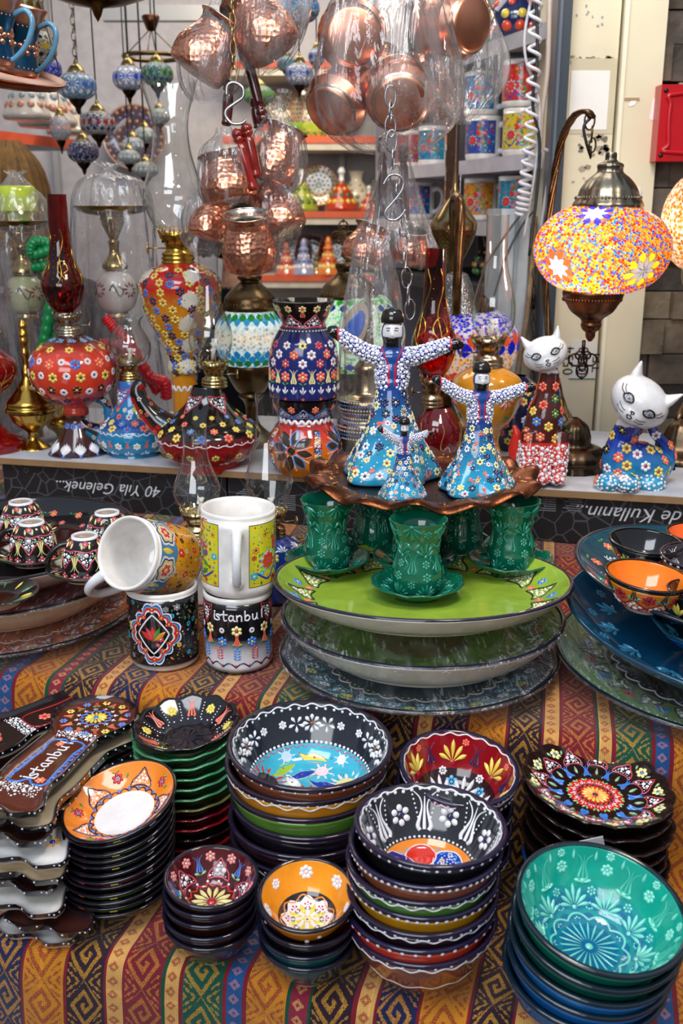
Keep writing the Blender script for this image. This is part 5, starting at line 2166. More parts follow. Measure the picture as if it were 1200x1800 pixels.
def deco_yellow_mug(d, a0=-PI / 2, fields=((-1.9, -.35), (.25, 1.6)), ground='d9cf2c'):
 d.hk = .25
 for f0, f1 in fields:
  xs_ = np.linspace(a0 + f0, a0 + f1, 26)
  for y0, y1, c, h in ((.06, .965, K['navy'], .00015), (.07, .955, hexc(ground), .0003)):
   e_ = .0 if c is K['navy'] else .015
   A_ = np.linspace(a0 + f0 + e_, a0 + f1 - e_, 26)
   S_ = np.array([d.L * y0, d.L * (y0 + y1) / 2, d.L * y1])
   TH, SS = np.meshgrid(A_, S_)
   V = d.P(TH.ravel(), SS.ravel(), h)
   d.m.add(V, grid_faces(3, 26, False), c, 1)
  d.lift = .0004
  scatter_print(d, 160, [('bred', 'navy', 'leaf'), ('mturq', 'white', 'leaf'), ('cobalt', 'bred', 'green'), ('ochre', 'navy', 'leaf')], .0008, .0062, int(10 + f0 * 3),
      amin=a0 + f0 + .1, amax=a0 + f1 - .1, smin=.1, smax=.93)
  am = a0 + (f0 + f1) / 2
  d.tulip(am - .1, d.L * .62, .026, K['bred'], w=1.7, rot=PI / 2)
  d.tulip(am - .1, d.L * .62, .018, K['cobalt'], w=1.1, rot=PI / 2)
  for i in range(9):
   d.st(LEAF, am - .3, d.L * .42, K['white'], .006, .013, pr=i * .7)
   d.st(LEAF, am - .3, d.L * .42, K['mturq'], .005, .014, pr=i * .7, h=.0008)
  d.lift = .0014
  d.flower(am - .3, d.L * .42, .010, K['bred'], K['rose'], 8)
  d.flower(am - .3, d.L * .42, .006, K['rose'], K['bred'], 8)
  d.lift = .0004
  for q in range(4):
   d.st(LEAF, am + .25, d.L * (.2 + .2 * q), K['leaf'], .006, .014, pr=1 + q)
   d.line(am + .38 - .2 * (q % 2), d.L * (.85 - .2 * q), np.array([(0, 0), (-.007, .004), (-.004, .012), (.005, .013)]), .0015, K['bred'])
   d.line(am + .1, d.L * (.15 + .2 * q), np.array([(0, 0), (.006, .004), (.004, .012), (-.004, .014)]), .0012, K['mturq'])
  d.line(am, d.L * .12, np.array([(-.03, .012), (-.012, .002), (0, .014), (.012, .002), (.03, .012)]), .0012, K['cobalt'])
  d.lift = 0


def deco_istanbul_mug(d):
 a0 = -PI / 2 + .05
 stroke_text('istanbul', d, a0, d.L * .76, .0115, .00095, K['white'])
 for sg in (-1, 1):
  d.grape(a0 + sg * 1.05, d.L * .98, .02, .026, edge=K['red'], n=24, flip=True, rm=.002)
 for i in range(14):
  a_ = a0 + (i - 7) * 2 * PI / 14
  if i % 2:
   d.flower(a_, d.L * .60, .0068, K['pale'], K['red'], 6)
   d.tulip(a_, d.L * .36, .017, K['coral'], w=1.3)
   d.leafs(a_, d.L * .36, .007, K['leaf'], 1.2)
  else:
   d.flower(a_, d.L * .60, .0038, K['white'], K['red'], 8)
   d.flower(a_, d.L * .42, .0066, K['blue'], K['yellow'], 6)
 for i in range(12):
  a_ = a0 + i * PI / 6
  for q in range(4):
   for sg in (-1, 1):
    d.st(PET, a_, d.L * (.14 + .045 * q), K['blue'] if i % 2 == 0 else K['rose'], .0022, .0052, pr=sg * 1.0)
  d.st(PET, a_, d.L * .30, K['blue'] if i % 2 == 0 else K['rose'], .0022, .005)
 d.ringline(d.L * .05, .0008, K['navy'], amp=d.L * .035, k=16, n=200, shape='arch')
 d.ring(d.L * .05, 16, .0015, K['bred'])


q = At(291, 1157, z=ZM)
m_black = thing('mug', 'black printed floral mug with a pointed medallion, holding up the lying mug', 'mug', q.p, (0, 0, 0))
mug_mesh(.0418, .096, hexc('14151a'), deco_black_mug, root=m_black)
q2 = At(421, 1163, z=ZM)
m_ist = thing('mug', 'black and white mug with raised Istanbul lettering under the yellow mug', 'mug', q2.p)
mug_mesh(.0400, .094, hexc('131217'), deco_istanbul_mug, root=m_ist,
   band=lambda t: hexc('131217') if t > .46 else tuple(np.array(hexc('131217')) * max(0, (t - .26) / .2) + np.array(hexc('d9d8dc')) * min(1, 1 - max(0, (t - .26) / .2))))
m_yel = thing('mug', 'yellow printed mug with its white handle forward, standing on the lettered mug', 'mug', (q2.X + .0012, q2.Y, q2.Z + .0955), (math.radians(.5), math.radians(1.5), 0))
mug_mesh(.0428, .098, hexc('ece8e4'), lambda d: deco_yellow_mug(d, -PI / 2 - .02, ((-2.2, -.42), (.40, 2.2))), root=m_yel, hand_a=-PI / 2 + .07)


def deco_orange_mug(d):
 d.hk = .25
 for f in range(1):
  TH, SS = np.meshgrid(np.linspace(-PI, PI, 73), np.linspace(d.L * .02, d.L * .97, 3))
  d.m.add(d.P(TH.ravel(), SS.ravel(), .0002), grid_faces(3, 73, False), hexc('e6a01e'), 1)
 d.lift = .0003
 scatter_print(d, 420, [('bred', 'yellow', 'leaf'), ('mturq', 'white', 'leaf'), ('navy', 'bred', 'green'), ('dbrown', 'navy', 'leaf')], .0008, .0062, 17, smin=.03, smax=.66)
 TH, SS = np.meshgrid(np.linspace(-PI, PI, 145), np.linspace(0, 1, 3))
 SS = d.L * (.97 - SS * (.28 + .1 * np.abs(np.sin(TH * 3))))
 d.m.add(d.P(TH.ravel(), SS.ravel(), .0003), grid_faces(3, 145, False), hexc('3f86b8'), 1)
 for i in range(6):
  a_ = i * PI / 3
  for r_, c, h in ((.0165, 'white', .0004), (.014, 'cobalt', .0006), (.012, 'yellow', .0008), (.009, 'white', .001)):
   x = np.linspace(0, 2 * PI, 24, endpoint=False)
   d.patch(a_, d.L * .80, np.stack([np.sin(x), np.cos(x)], 1) * (r_ * (1 + .12 * np.cos(6 * x)))[:, None], K[c], h=h)
  d.lift = .0013
  d.flower(a_, d.L * .80, .008, K['bred'], K['yellow'], 6)
  d.lift = .0003
  d.line(a_ + PI / 6, d.L * .62, np.array([(-.018, .02), (-.006, .01), (0, -.004), (.006, .01), (.018, .02)]), .0014, K['mturq'])
  d.st(LEAF, a_ + PI / 6, d.L * .7, K['yellow'], .009, .02)
  d.flower(a_ + PI / 6, d.L * .5, .006, K['bred'], K['white'], 6)
 d.lift = 0


# lying mug: axis from base (upper right, back) to mouth (lower left, towards the viewer)
rim_c = W(222, 972, 1.16)
base_c = W(312, 985, 1.245)
ax = Vector(rim_c - base_c)
ax.normalize()
rq = ax.to_track_quat('Z', 'Y')
top_z = q.Z + .096
m_lie = thing('mug', 'orange and blue printed mug lying on its side with the white mouth showing', 'mug', (0, 0, 0))
m_lie.rotation_mode = 'QUATERNION'
# roll so that the handle points down left
best = None
for k in range(72):
 r_ = rq @ Vector((0, 0, 1)).rotation_difference(Vector((0, 0, 1))) @ Matrix.Rotation(k * PI / 36, 3, 'Z').to_quaternion()
 hd = r_ @ Vector((1, 0, 0))
 sc0 = hd.dot(Vector((-.85, 0, -.6)).normalized())
 if best is None or sc0 > best[0]:
  best = (sc0, r_)
m_lie.rotation_quaternion = best[1]
m_lie.location = Vector(rim_c) - ax * .094
mug_mesh(.0425, .094, hexc('ece8e4'), deco_orange_mug, root=m_lie, hand_a=0, hs=1.35, hz=.014)

# --- left platters with espresso cups
lx, ly = -.433, 1.272


def deco_dark(d):
 L = d.L
 for i in range(22):
  a_ = i * 2 * PI / 22
  d.flower(a_, L * .84, L * .035, K['coral'], K['yellow'], 6)
  d.flower(a_ + .14, L * .74, L * .03, K['rose'], K['yellow'], 6)
  d.leafs(a_ + .07, L * .84, L * .04, K['leaf'], 1.2)


for i, (R_, H_, z_, tc_, rc, uc, wc, lab, wr, dc) in enumerate((
  (.172, .020, ZM + .001, 'e07a24', '15171f', 'cfc0a2', 'a86a2c', 'film-wrapped orange platter at the bottom under the espresso cups', True, deco_band(K['white'], K['coral'], K['navy'])),
  (.168, .042, ZM + .028, 'c23a34', '15171f', 'd9c9ac', '7a5a34', 'film-wrapped red platter in the middle under the espresso cups', True, deco_band(K['blue'], K['white'], K['navy'])),
  (.166, .036, ZM + .075, '0e0c10', '0c0b12', 'd8c4b4', '0e0c10', 'black platter with coral flowers carrying the overturned espresso cups', False, deco_dark))):
 platter('wrapped_platter' if wr else 'large_platter', R_, H_, hexc(tc_), hexc(rc), hexc(uc), hexc(wc), deco=dc, loc=(lx, ly, z_), rot=(math.radians(2), math.radians(-1.5), 0), label=lab, wrapped=wr,
   group='platters under the espresso cups', seed=i)
ZLP = ZM + .075 + .0095
ESP = [(.0305, 0), (.0300, .004), (.0285, .018), (.0245, .034), (.019, .044), (.0155, .0475), (.0155, .050), (.0125, .050), (.012, .0475), (0, .047)]


def espresso(px, py, D, label, hand, slabel, tilt=(0, 0)):
 p_ = W(px, py, D)
 root = thing('espresso_cup', label, 'cup', (p_[0], p_[1], ZLP + .016), (tilt[0], tilt[1], 0), 'overturned espresso cups')
 mm = M()
 pr = spl(ESP[:6], 5)
 inn = [(.0285, .0005), (.027, .018), (.023, .032), (0, .043)][::-1]
 pts = [tuple(x) for x in inn] + [tuple(x) for x in pr] + ESP[6:]
 cl = [hexc('15110f')] * (len(inn) + len(pr)) + [K['white']] * 2 + [hexc('9a8a78')] * 2
 cl[len(inn) + len(pr) - 1] = K['white']
 lathe(mm, pts, cl, 0, 60)
 d = Deco(mm, pr, 1, False, None, 1)
 L = d.L
 for i in range(6):
  a_ = i * PI / 3 + hand + PI / 6
  d.flower(a_, L * .1, .0058, K['rose'], K['pale'], 5)
  d.flower(a_ + PI / 6, L * .13, .0055, K['rose'], K['white'], 5)
  d.tulip(a_ + PI / 6, L * .62, .019, K['pale'], rot=PI, w=1.2)
  d.leafs(a_ + PI / 6, L * .58, .007, K['leaf'], 1.3)
  d.grape(a_, L * .74, .025, .023, edge=K['rose'], n=30, seed=i, rm=.0027, flip=True)
  d.flower(a_, L * .90, .0042, K['rose'], K['yellow'], 6)
  d.st(PET, a_ + .26, L * .92, K['pale'], .0025, .008, pr=PI + .2)
  d.st(PET, a_ - .26, L * .92, K['pale'], .0025, .008, pr=PI - .2)
 mm.build('body', [MG, MR], parent=root)
 hm = M()
 c_, s_ = math.cos(hand), math.sin(hand)
 pth = spl([(.0195, .040), (.031, .038), (.042, .026), (.0445, .013), (.038, .005), (.029, .0075)], 6)
 tube(hm, np.stack([pth[:, 0] * c_, pth[:, 0] * s_, pth[:, 1]], 1), .0033, hexc('15110f'), 0, 12)
 hm.build('handle', MG, parent=root)
 def dec(d2):
  for i in range(12):
   d2.flower(i * PI / 6, d2.L * .78, d2.L * .07, (K['rose'], K['coral'])[i % 2], K['yellow'], 6)
   d2.st(PET, i * PI / 6 + .26, d2.L * .7, (K['pale'], K['leaf'])[i % 2], .0018, .012)
 ceramic('saucer', .0475, .0135, .0026, hexc('d9d2cc'), hexc('15110f'), hexc('15110f'), rimw=.03, p=.8, rf=.026, deco_in=dec, loc=(p_[0], p_[1], ZLP + .0125), label=slabel, cat='saucer',
   group='black saucers under the espresso cups', rot=(tilt[0], tilt[1], 0))


espresso(150, 962, 1.215, 'black overturned espresso cup nearest the white mouth of the lying mug', math.radians(195), 'black saucer under the espresso cup nearest the lying mug')
espresso(58, 948, 1.27, 'black overturned espresso cup standing left of the nearest one', math.radians(185), 'black saucer under the left espresso cup')
espresso(190, 930, 1.31, 'black overturned espresso cup at the back with its handle turned forward', math.radians(-80), 'black saucer under the rear right espresso cup')
espresso(40, 922, 1.36, 'black overturned espresso cup furthest back at the left, half hidden', math.radians(120), 'black saucer under the furthest espresso cup')
p_ = W(-12, 1000, 1.14)
ceramic('saucer', .0475, .0135, .0026, hexc('d9d2cc'), hexc('15110f'), hexc('15110f'), rimw=.03, p=.8, rf=.026, loc=(p_[0], p_[1], ZLP + .010), cat='saucer',
  deco_in=lambda d2: [d2.st(PET, i * PI / 6, d2.L * .6, (K['yellow'], K['leaf'])[i % 2], .0025, .014) for i in range(12)],
  label='empty black saucer with yellow petals at the front edge of the black platter', group='black saucers under the espresso cups')

# --- right platters
rx_, ry_ = .437, 1.09


def deco_rblue(d):
 L = d.L
 for i in range(14):
  a_ = i * 2 * PI / 14
  d.grape(a_, L * .66, L * .17, L * .22, edge=None, n=30, seed=i, rm=L * .016)
  d.flower(a_ + PI / 14, L * .86, L * .045, K['coral'], K['yellow'], 6)
  d.flower(a_ + PI / 14, L * .75, L * .04, K['blue'], K['red'], 5)
  d.leafs(a_ + PI / 14, L * .92, L * .04, K['leaf'], 1.0)
 d.ring(L * .62, 100, .0008, K['white'])


def deco_relief_blue(d):
 L = d.L
 c = hexc('3a86a8')
 for i in range(16):
  a_ = i * PI / 8
  d.sprig(a_, L * .68, L * .12, c, 5, 1.1, dot=c)
  d.flower(a_ + PI / 16, L * .82, L * .04, c, c, 6)


rt = (math.radians(4), math.radians(6), 0)
platter('wrapped_platter', .185, .018, hexc('7fae62'), hexc('12202a'), hexc('cfc9b4'), hexc('24302a'), well=.72, deco=deco_band(K['blue'], K['rose'], K['navy']), loc=(rx_ - .006, ry_ - .012, ZM + .006), rot=(math.radians(2), math.radians(3), 0),
  label='film-wrapped green platter at the bottom of the pile below the orange bowl', wrapped=True, group='platters below the orange bowl', seed=5)
platter('relief_platter', .182, .03, hexc('0f4c72'), hexc('0f3a55'), hexc('124a74'), hexc('0f5584'), deco=deco_relief_blue, loc=(rx_ - .006, ry_ - .028, ZM + .046), rot=rt,
  label='deep blue relief platter holding two wavy blue bowls', group='platters below the orange bowl')
ceramic('wavy_bowl', .122, .040, .004, hexc('1466b4'), hexc('0f4a60'), hexc('0b3346'), rimw=.06, p=.6, seg=96, mod=scallop(9, .05, .010, .115), deco_in=deco_relief_blue, footc=hexc('1466b4'),
  loc=(rx_ + .0, ry_ - .088, ZM + .060), rot=rt, label='bright blue wavy-rimmed bowl lying inside the deep blue platter')
platter('large_platter', .174, .022, hexc('1c4a5c'), hexc('1a2430'), hexc('3a3a42'), hexc('174655'), deco=deco_rblue, loc=(rx_, ry_, ZM + .097), rot=(math.radians(2), math.radians(6), 0),
  label='petrol blue platter with white and coral border holding the small orange bowl', group='platters below the orange bowl')
ZR = ZM + .119


def deco_ob(d):
 L = d.L
 for i in range(8):
  a_ = i * PI / 4 + .2
  d.grape(a_, L * .18, .034, .022, edge=K['red'], n=26, seed=i, rm=.0032)
  d.flower(a_ + PI / 8, L * .70, .008, K['red'], K['navy'], 6)
  d.tulip(a_, L * .60, .02, hexc('2c2a1c'), w=1.1)
  d.leafs(a_, L * .62, .008, K['teal'], 1.0)


q = W(1128, 1060, 1.07)
ceramic('small_bowl', .0445, .036, .0034, hexc('e08c20'), hexc('f07a10'), hexc('20100e'), rimw=.14, deco_out=deco_ob, loc=(q[0], q[1], ZR + .001), rot=(math.radians(3), math.radians(5), 0),
  label='orange bowl with white dotted arches and red flowers on the petrol blue platter', group='small bowls on the petrol blue platter')


def deco_bb(d):
 for i in range(9):
  a_ = i * 2 * PI / 9
  d.flower(a_, d.L * .66, .007, K['red'], K['yellow'], 6)
  d.sprig(a_ + .35, d.L * .5, .014, K['lime'], 4, .8)


q = W(1128, 1000, 1.17)
ceramic('small_bowl', .042, .034, .0034, hexc('100e12'), hexc('121014'), hexc('0b0a0e'), rimw=.1, deco_out=deco_bb, loc=(q[0], q[1], ZR + .006), rot=(math.radians(3), math.radians(3), 0),
  label='black bowl with red flowers standing behind the small orange one', group='small bowls on the petrol blue platter')
q = W(1215, 1003, 1.12)
ceramic('small_bowl', .036, .036, .0034, hexc('a85a2c'), hexc('3a3038'), hexc('2a1d26'), rimw=.12, deco_out=rim_beads(24, .0018), loc=(q[0], q[1], ZR + .004),
  deco_in=lambda d: [d.tulip(i * .7, d.L * .5, d.L * .42, K['white']) for i in range(9)], rot=(math.radians(6), 0, 0),
  label='brown bowl with white beaded rim at the picture edge beside the orange one', group='small bowls on the petrol blue platter')
q = W(1232, 968, 1.2)
ceramic('small_bowl', .042, .034, .0034, hexc('1c1216'), hexc('e8641c'), hexc('120e10'), rimw=.1, loc=(q[0], q[1], ZR + .004), label='dark bowl with an orange inside behind the beaded brown one',
  group='small bowls on the petrol blue platter')
q = W(1225, 1066, 1.05)
ceramic('small_bowl', .032, .036, .0034, hexc('14110f'), hexc('1b1512'), hexc('100d0e'), rimw=.1, loc=(q[0], q[1], ZR - .008), deco_out=lambda d: [d.sprig(i * .7, d.L * .3, .02, K['yellow'], 4, .6) for i in range(9)],
  label='black bowl with yellow sprigs at the edge in front of the beaded brown one', group='small bowls on the petrol blue platter')


# --- two small oil lamps behind the mugs
def chimney(root, pts, mat=None, name='glass_chimney', T=None, crimp=0, seg=64):
 mm = M()
 P = spl(pts, 6)
 top = P[-1, 1]

 def md(th, r, z):
  k = np.clip((z - (top - .012)) / .012, 0, 1)
  return r + crimp * k * np.cos(14 * th), z + crimp * .8 * k * np.cos(14 * th)
 lathe(mm, P, K['white'], 0, seg, md if crimp else None, T)
 r_, z_ = P[-1]
 if not crimp:
  a = np.linspace(0, 2 * PI, 48, endpoint=False)
  tube(mm, np.stack([r_ * np.cos(a), r_ * np.sin(a), np.full(48, z_)], 1), .0006, K['white'], 0, 6, closed=True, T=T)
 return mm.build(name, mat or MGL, parent=root)


def burner(root, z, s=1.0, col=hexc('c9b583'), knob=0.0, mat=None, prongs=12, turn=None):
 """brass screw collar, pierced gallery with prongs, wick wheel"""
 mm = M()
 P = [(.020, 0), (.0215, .001), (.0215, .003), (.0195, .004), (.0215, .0055), (.0215, .0075), (.0195, .0085), (.0205, .010), (.0205, .0125), (.0155, .0145), (.0145, .018), (.0175, .024),
   (.0225, .030), (.0235, .036), (.0228, .0362), (.0175, .030), (.012, .026), (.004, .027), (.004, .036), (.002, .036)]
 lathe(mm, [(r * s, z + zz_ * s) for r, zz_ in P], col, 0, 48)
 for i in range(prongs):
  a = i * 2 * PI / prongs
  r0 = .0228 * s
  c_, s_ = math.cos(a), math.sin(a)
  pth = [(r0 * c_, r0 * s_, z + .034 * s), (r0 * 1.08 * c_, r0 * 1.08 * s_, z + .039 * s), (r0 * .98 * c_, r0 * .98 * s_, z + .0435 * s)]
  tube(mm, pth, np.array([.0022, .0021, .0008]) * s, col, 0, 6, flat=.5)
  ellipsoid(mm, (.0196 * s * c_, .0196 * s * s_, z + .026 * s), (.0006 * s, .0013 * s, .003 * s), hexc('2a2010'), 0, 6, 5, T=None)
 mm.build('burner', mat or MBR, parent=root)
 kn = M()
 c_, s_ = math.cos(knob), math.sin(knob)
 tube(kn, [(.015 * s * c_, .015 * s * s_, z + .018 * s), (.038 * s * c_, .038 * s * s_, z + .018 * s)], .0009 * s, col, 0, 6)
 R3 = np.array(Matrix.Translation((.038 * s * c_, .038 * s * s_, z + .018 * s)) @ Matrix.Rotation(knob, 4, 'Z') @ Matrix.Rotation(PI / 2, 4, 'Y'))
 lathe(kn, [(0, -.001), (.0062 * s, -.001), (.0066 * s, 0), (.0062 * s, .001), (0, .001)], col, 0, 20, T=R3)
 kn.build('wick_knob', mat or MBR, parent=root)


def wick(root, z, s=1.0, lean=(0, 0)):
 mm = M()
 tube(mm, [(0, 0, z), (lean[0] * .5, lean[1] * .5, z + .008 * s), (lean[0], lean[1], z + .016 * s)], .0028 * s, hexc('e6dccb'), 0, 8)
 g_ = np.random.default_rng(2)
 for i in range(14):
  a = g_.random() * 6.28
  tube(mm, [(lean[0], lean[1], z + .013 * s), (lean[0] + .005 * s * math.cos(a) * g_.random(), lean[1] + .005 * s * math.sin(a) * g_.random(), z + .023 * s)], .0011 * s, hexc('efe9dc'), 0, 5)
 mm.build('wick', MWX, parent=root)


def small_lamp(px, label, topy, c, acc, z=ZM, D=1.42, lean=(.003, 0)):
 A_ = At(px, 1010, D=D)
 A_ = At(px, 1010, Y=A_.Y)
 X_, Y_ = A_.X, A_.Y
 root = thing('oil_lamp', label, 'oil lamp', (X_, Y_, ZM), group='small oil lamps behind the mugs')
 B = At(px, 1000, Y=Y_)
 zf = lambda py: B.z(py) + B.Z - ZM
 zc = zf(942)
 mm = M()
 P = spl([(.030, 0), (.034, .004), (.040, zc * .35), (.047, zc * .6), (.040, zc * .86), (.026, zc * .97), (.021, zc)], 5)
 lathe(mm, [(0, .001)] + [tuple(x) for x in P] + [(0, zc)], c, 0, 56)
 d = Deco(mm, P, 1, False, None, 1)
 for i in range(9):
  a_ = i * 2 * PI / 9
  d.flower(a_, d.L * .72, .008, acc[0], acc[1], 6)
  d.sprig(a_ + .35, d.L * .78, .012, acc[2], 5, 1.1)
  d.flower(a_ + .35, d.L * .5, .008, acc[1], acc[0], 6)
 mm.build('ceramic_base', [MG, MR], parent=root)
 burner(root, zc, 1.0, hexc('cdb98a'), math.radians(20))
 zb = zc + .036
 zt = zf(topy)
 h = zt - zb
 chimney(root, [(.0185, zb), (.0235, zb + h * .06), (.0315, zb + h * .20), (.032, zb + h * .28), (.026, zb + h * .43), (.018, zb + h * .62), (.0155, zb + h * .8), (.0158, zt)], crimp=.0007)
 wick(root, zb - .006, 1.05, lean)


small_lamp(352, 'small oil lamp with a white ceramic base, behind the black medallion mug', 752, hexc('e9e9ea'), (K['rose'], K['green'], K['navy']), lean=(.006, 0))
small_lamp(476, 'small oil lamp with a cobalt blue base behind the yellow mug', 690, hexc('1c3a8a'), (K['yellow'], K['white'], K['white']))


# ================================================================== ON THE SHELF BOARD
BEADPAL = [hexc(c) for c in ('e08a1c', '2f58c8', 'c8202a', 'e8c23a', '7fb8e8', 'd86a1c', '1d3fb0', 'e8d8c0')]
GB = glow('lit_beads_palette', 330, .5, .5, True, palette=BEADPAL)
GC = glow('lit_bead_glass', 190, .5, .45, gap=(.6, .55, .5))
GT = glow('lit_glass_tile', 100, .5, .5, beads=False)
GD = glow('unlit_mosaic', 240, .05, .12, gap=(.3, .3, .33))
GDT = glow('unlit_tile', 100, .06, .15, beads=False)
OB, BR, GO = hexc('6e5a3e'), hexc('b8a06a'), hexc('d0a850')


def T(A, root, name, prof, col, mats, deco=None, dx=0, seg=56, mod=None, n=5, dy=0, raw=False):
 mm = M()
 P = np.array(A.prof(prof))
 if not raw:
  P = spl(P, n)
 ofs = trans(dx * A.m, dy, 0)
 c = np.asarray(col, float)
 if c.ndim == 2:
  t = np.linspace(0, 1, len(c))
  tt = np.linspace(0, 1, len(P))
  c = np.stack([np.interp(tt, t, c[:, k]) for k in range(3)], 1)
 lathe(mm, P, c, 0, seg, mod)
 if deco:
  deco(Deco(mm, P, 1, False, mod, 1))
 o = mm.build(name, mats, parent=root, loc=(dx * A.m, dy, 0))
 return o


def on_shelf(px, py, name, label, cat, group=None, z=ZS, Y=None):
 A = At(px, py, z=z) if Y is None else At(px, py, Y=Y)
 return A, thing(name, label, cat, A.p, group=group)


def px_burner(A, root, px, y0, y1, hw, col=BR, knob=.3, mat=None, turn=True):
 """collar and pierced gallery between two image rows"""
 z0, z1 = A.z(y0), A.z(y1)
 sub = thing('x', '', '', (0, 0, 0))
 bpy.data.objects.remove(sub)
 s_ = (z1 - z0) / .0435
 k = A.r(hw, y0) / .0235
 m0 = len(bpy.data.objects)
 burner(root, 0, 1.0, col, knob, mat)
 for o in list(root.children):
  if o.name.startswith(('burner', 'wick_knob')) and not o.get('_s'):
   o['_s'] = 1
   o.location = ((px - A.px) * A.m, 0, z0)
   o.scale = (k, k, s_)


def px_chimney(A, root, px, prof, mat=None, crimp=0):
 o = chimney(root, A.prof(prof), mat, crimp=crimp)
 o.location = ((px - A.px) * A.m, 0, 0)
 return o


def px_wick(A, root, px, y):
 wick(root, 0, 1.15, (.003, 0))
 for o in root.children:
  if o.name.startswith('wick') and not o.name.startswith('wick_knob'):
   o.location = ((px - A.px) * A.m, 0, A.z(y))


def gold_scrolls(d, s0, s1, n=5, c=K['gold'], w=.0006):
 for i in range(n):
  a_ = -PI / 2 + (i - 1) * 2 * PI / n
  L = (s1 - s0)
  d.line(a_, s0, np.array([(0, 0), (.15, .2), (.05, .5), (.2, .8), (.1, 1)]) * [L * .5, L], w, c)
  d.line(a_ + .4, s0, np.array([(0, .1), (-.15, .3), (-.02, .45), (.08, .3), (-.02, .22)]) * [L * .8, L], w, c)
  for q in range(9):
   d.dot(a_ - .3 + .1 * math.sin(q), s0 + L * q / 9, w * 1.1, c)


# red glass lamp cut by the left edge
MRB = pbr('ruby_glass_solid', rough=.05, coat=.6, trans=.55)
A, r = on_shelf(-16, 788, 'oil_lamp', 'red glass oil lamp with gold scrolls, cut off beside the gold incense burner', 'oil lamp')
T(A, r, 'base', [(790, 60), (783, 61), (772, 58), (755, 30), (735, 15), (712, 12), (700, 15), (685, 38), (662, 56), (640, 57), (622, 42), (608, 22), (603, 18)], hexc('a80c16'), MRB,
 lambda d: gold_scrolls(d, d.L * .5, d.L * .8, 7))
px_burner(A, r, -16, 603, 560, 22)
px_chimney(A, r, -16, [(560, 16), (540, 28), (510, 34), (470, 22), (420, 16), (350, 15)], MRG)

# orange and brown ceramic lamp with ruby chimney


def deco_lampb(d):
 L = d.L
 for i in range(10):
  a_ = i * 2 * PI / 10
  d.sprig(a_, L * .04, .022, K['white'], 7, .6, dot=K['blue'])
  d.flower(a_ + .2, L * .24, .006, K['blue'], K['red'], 6)
  d.tulip(a_, L * .46, .016, K['purple'])
  d.flower(a_ + .31, L * .50, .007, K['navy'], K['blue'], 6)
  d.flower(a_, L * .60, .0085, K['black'], K['yellow'], 5)
  d.flower(a_ + .31, L * .585, .007, K['white'], K['navy'], 8)
  d.flower(a_ + .1, L * .68, .0088, K['yellow'], K['navy'], 6)
  d.flower(a_ + .42, L * .69, .0068, K['white'], K['navy'], 8)
  d.flower(a_, L * .76, .0098, (K['blue'], K['coral'])[i % 2], (K['red'], K['yellow'])[i % 2], 6)
  d.flower(a_ + .31, L * .775, .0065, K['white'], K['red'], 8)
  d.tulip(a_ + .2, L * .83, .014, K['coral'], rot=PI)
  d.flower(a_ + .5, L * .86, .0075, K['yellow'], K['red'], 6)
  d.fill(a_, L * .93, [(-.008, 0), (.008, 0), (.005, .012), (-.005, .012)], K['lblue'], .0017, .0008, 20, 0, i)
 d.ringline(L * .40, .0012, K['rose'], amp=.003, k=14, n=120)


A, r = on_shelf(139, 795, 'oil_lamp', 'round orange and brown flowered oil lamp with a ruby red chimney', 'oil lamp')
OR_, BN = hexc('d8402a'), hexc('43201c')
T(A, r, 'ceramic_base', [(801, 53), (795, 53), (788, 46), (765, 30), (742, 18), (732, 17), (727, 22), (718, 21), (712, 22), (700, 46), (680, 68), (650, 76), (625, 70), (605, 52), (592, 26), (588, 22)],
 [K['cream'], hexc('2c2030'), BN, BN, BN, OR_, OR_, OR_, OR_, OR_, BN, BN], [MG, MR], deco_lampb)
px_burner(A, r, 136, 590, 545, 24, hexc('b8ad98'), 0)
px_chimney(A, r, 133, [(548, 17), (530, 30), (506, 38), (485, 34), (455, 22), (420, 18), (342, 17)], MRG)
mm = M()
P = np.array(A.prof([(548, 17.4), (530, 30.4), (506, 38.4), (485, 34.4), (455, 22.4), (420, 18.4), (342, 17.4)]))
gold_scrolls(Deco(mm, spl(P, 6), 1), .05, .14, 5, w=.0007)
mm.build('gilding', MBR, parent=r, loc=((133 - A.px) * A.m, 0, 0))

# gold incense burner
A, r = on_shelf(60, 786, 'incense_burner', 'slender gold incense burner with a tall spire beside the orange lamp', 'incense burner')
T(A, r, 'body', [(790, 29), (785, 28), (772, 10), (760, 9), (755, 14), (742, 30), (724, 41)], GO, MBR, lambda d: [d.flower(i * .7, d.L * .8, .006, GO, GO, 6) for i in range(9)])
T(A, r, 'lid', [(722, 43), (716, 43), (712, 40), (704, 39), (690, 26), (672, 13), (662, 8), (655, 9), (640, 5), (622, 7), (610, 5), (600, 8), (592, 7), (588, 9), (578, 6), (572, 8), (562, 3)], GO, MBR,
 lambda d: [d.flower(i * .9, d.L * .3, .005, GO, GO, 6) for i in range(7)], dx=-2)
A, r = on_shelf(112, 770, 'incense_burner', 'second gold incense burner half hidden behind the orange lamp foot', 'incense burner')
T(A, r, 'body', [(782, 24), (776, 22), (770, 12), (760, 14), (750, 26), (738, 30), (728, 26), (712, 12), (700, 5)], GO, MBR)


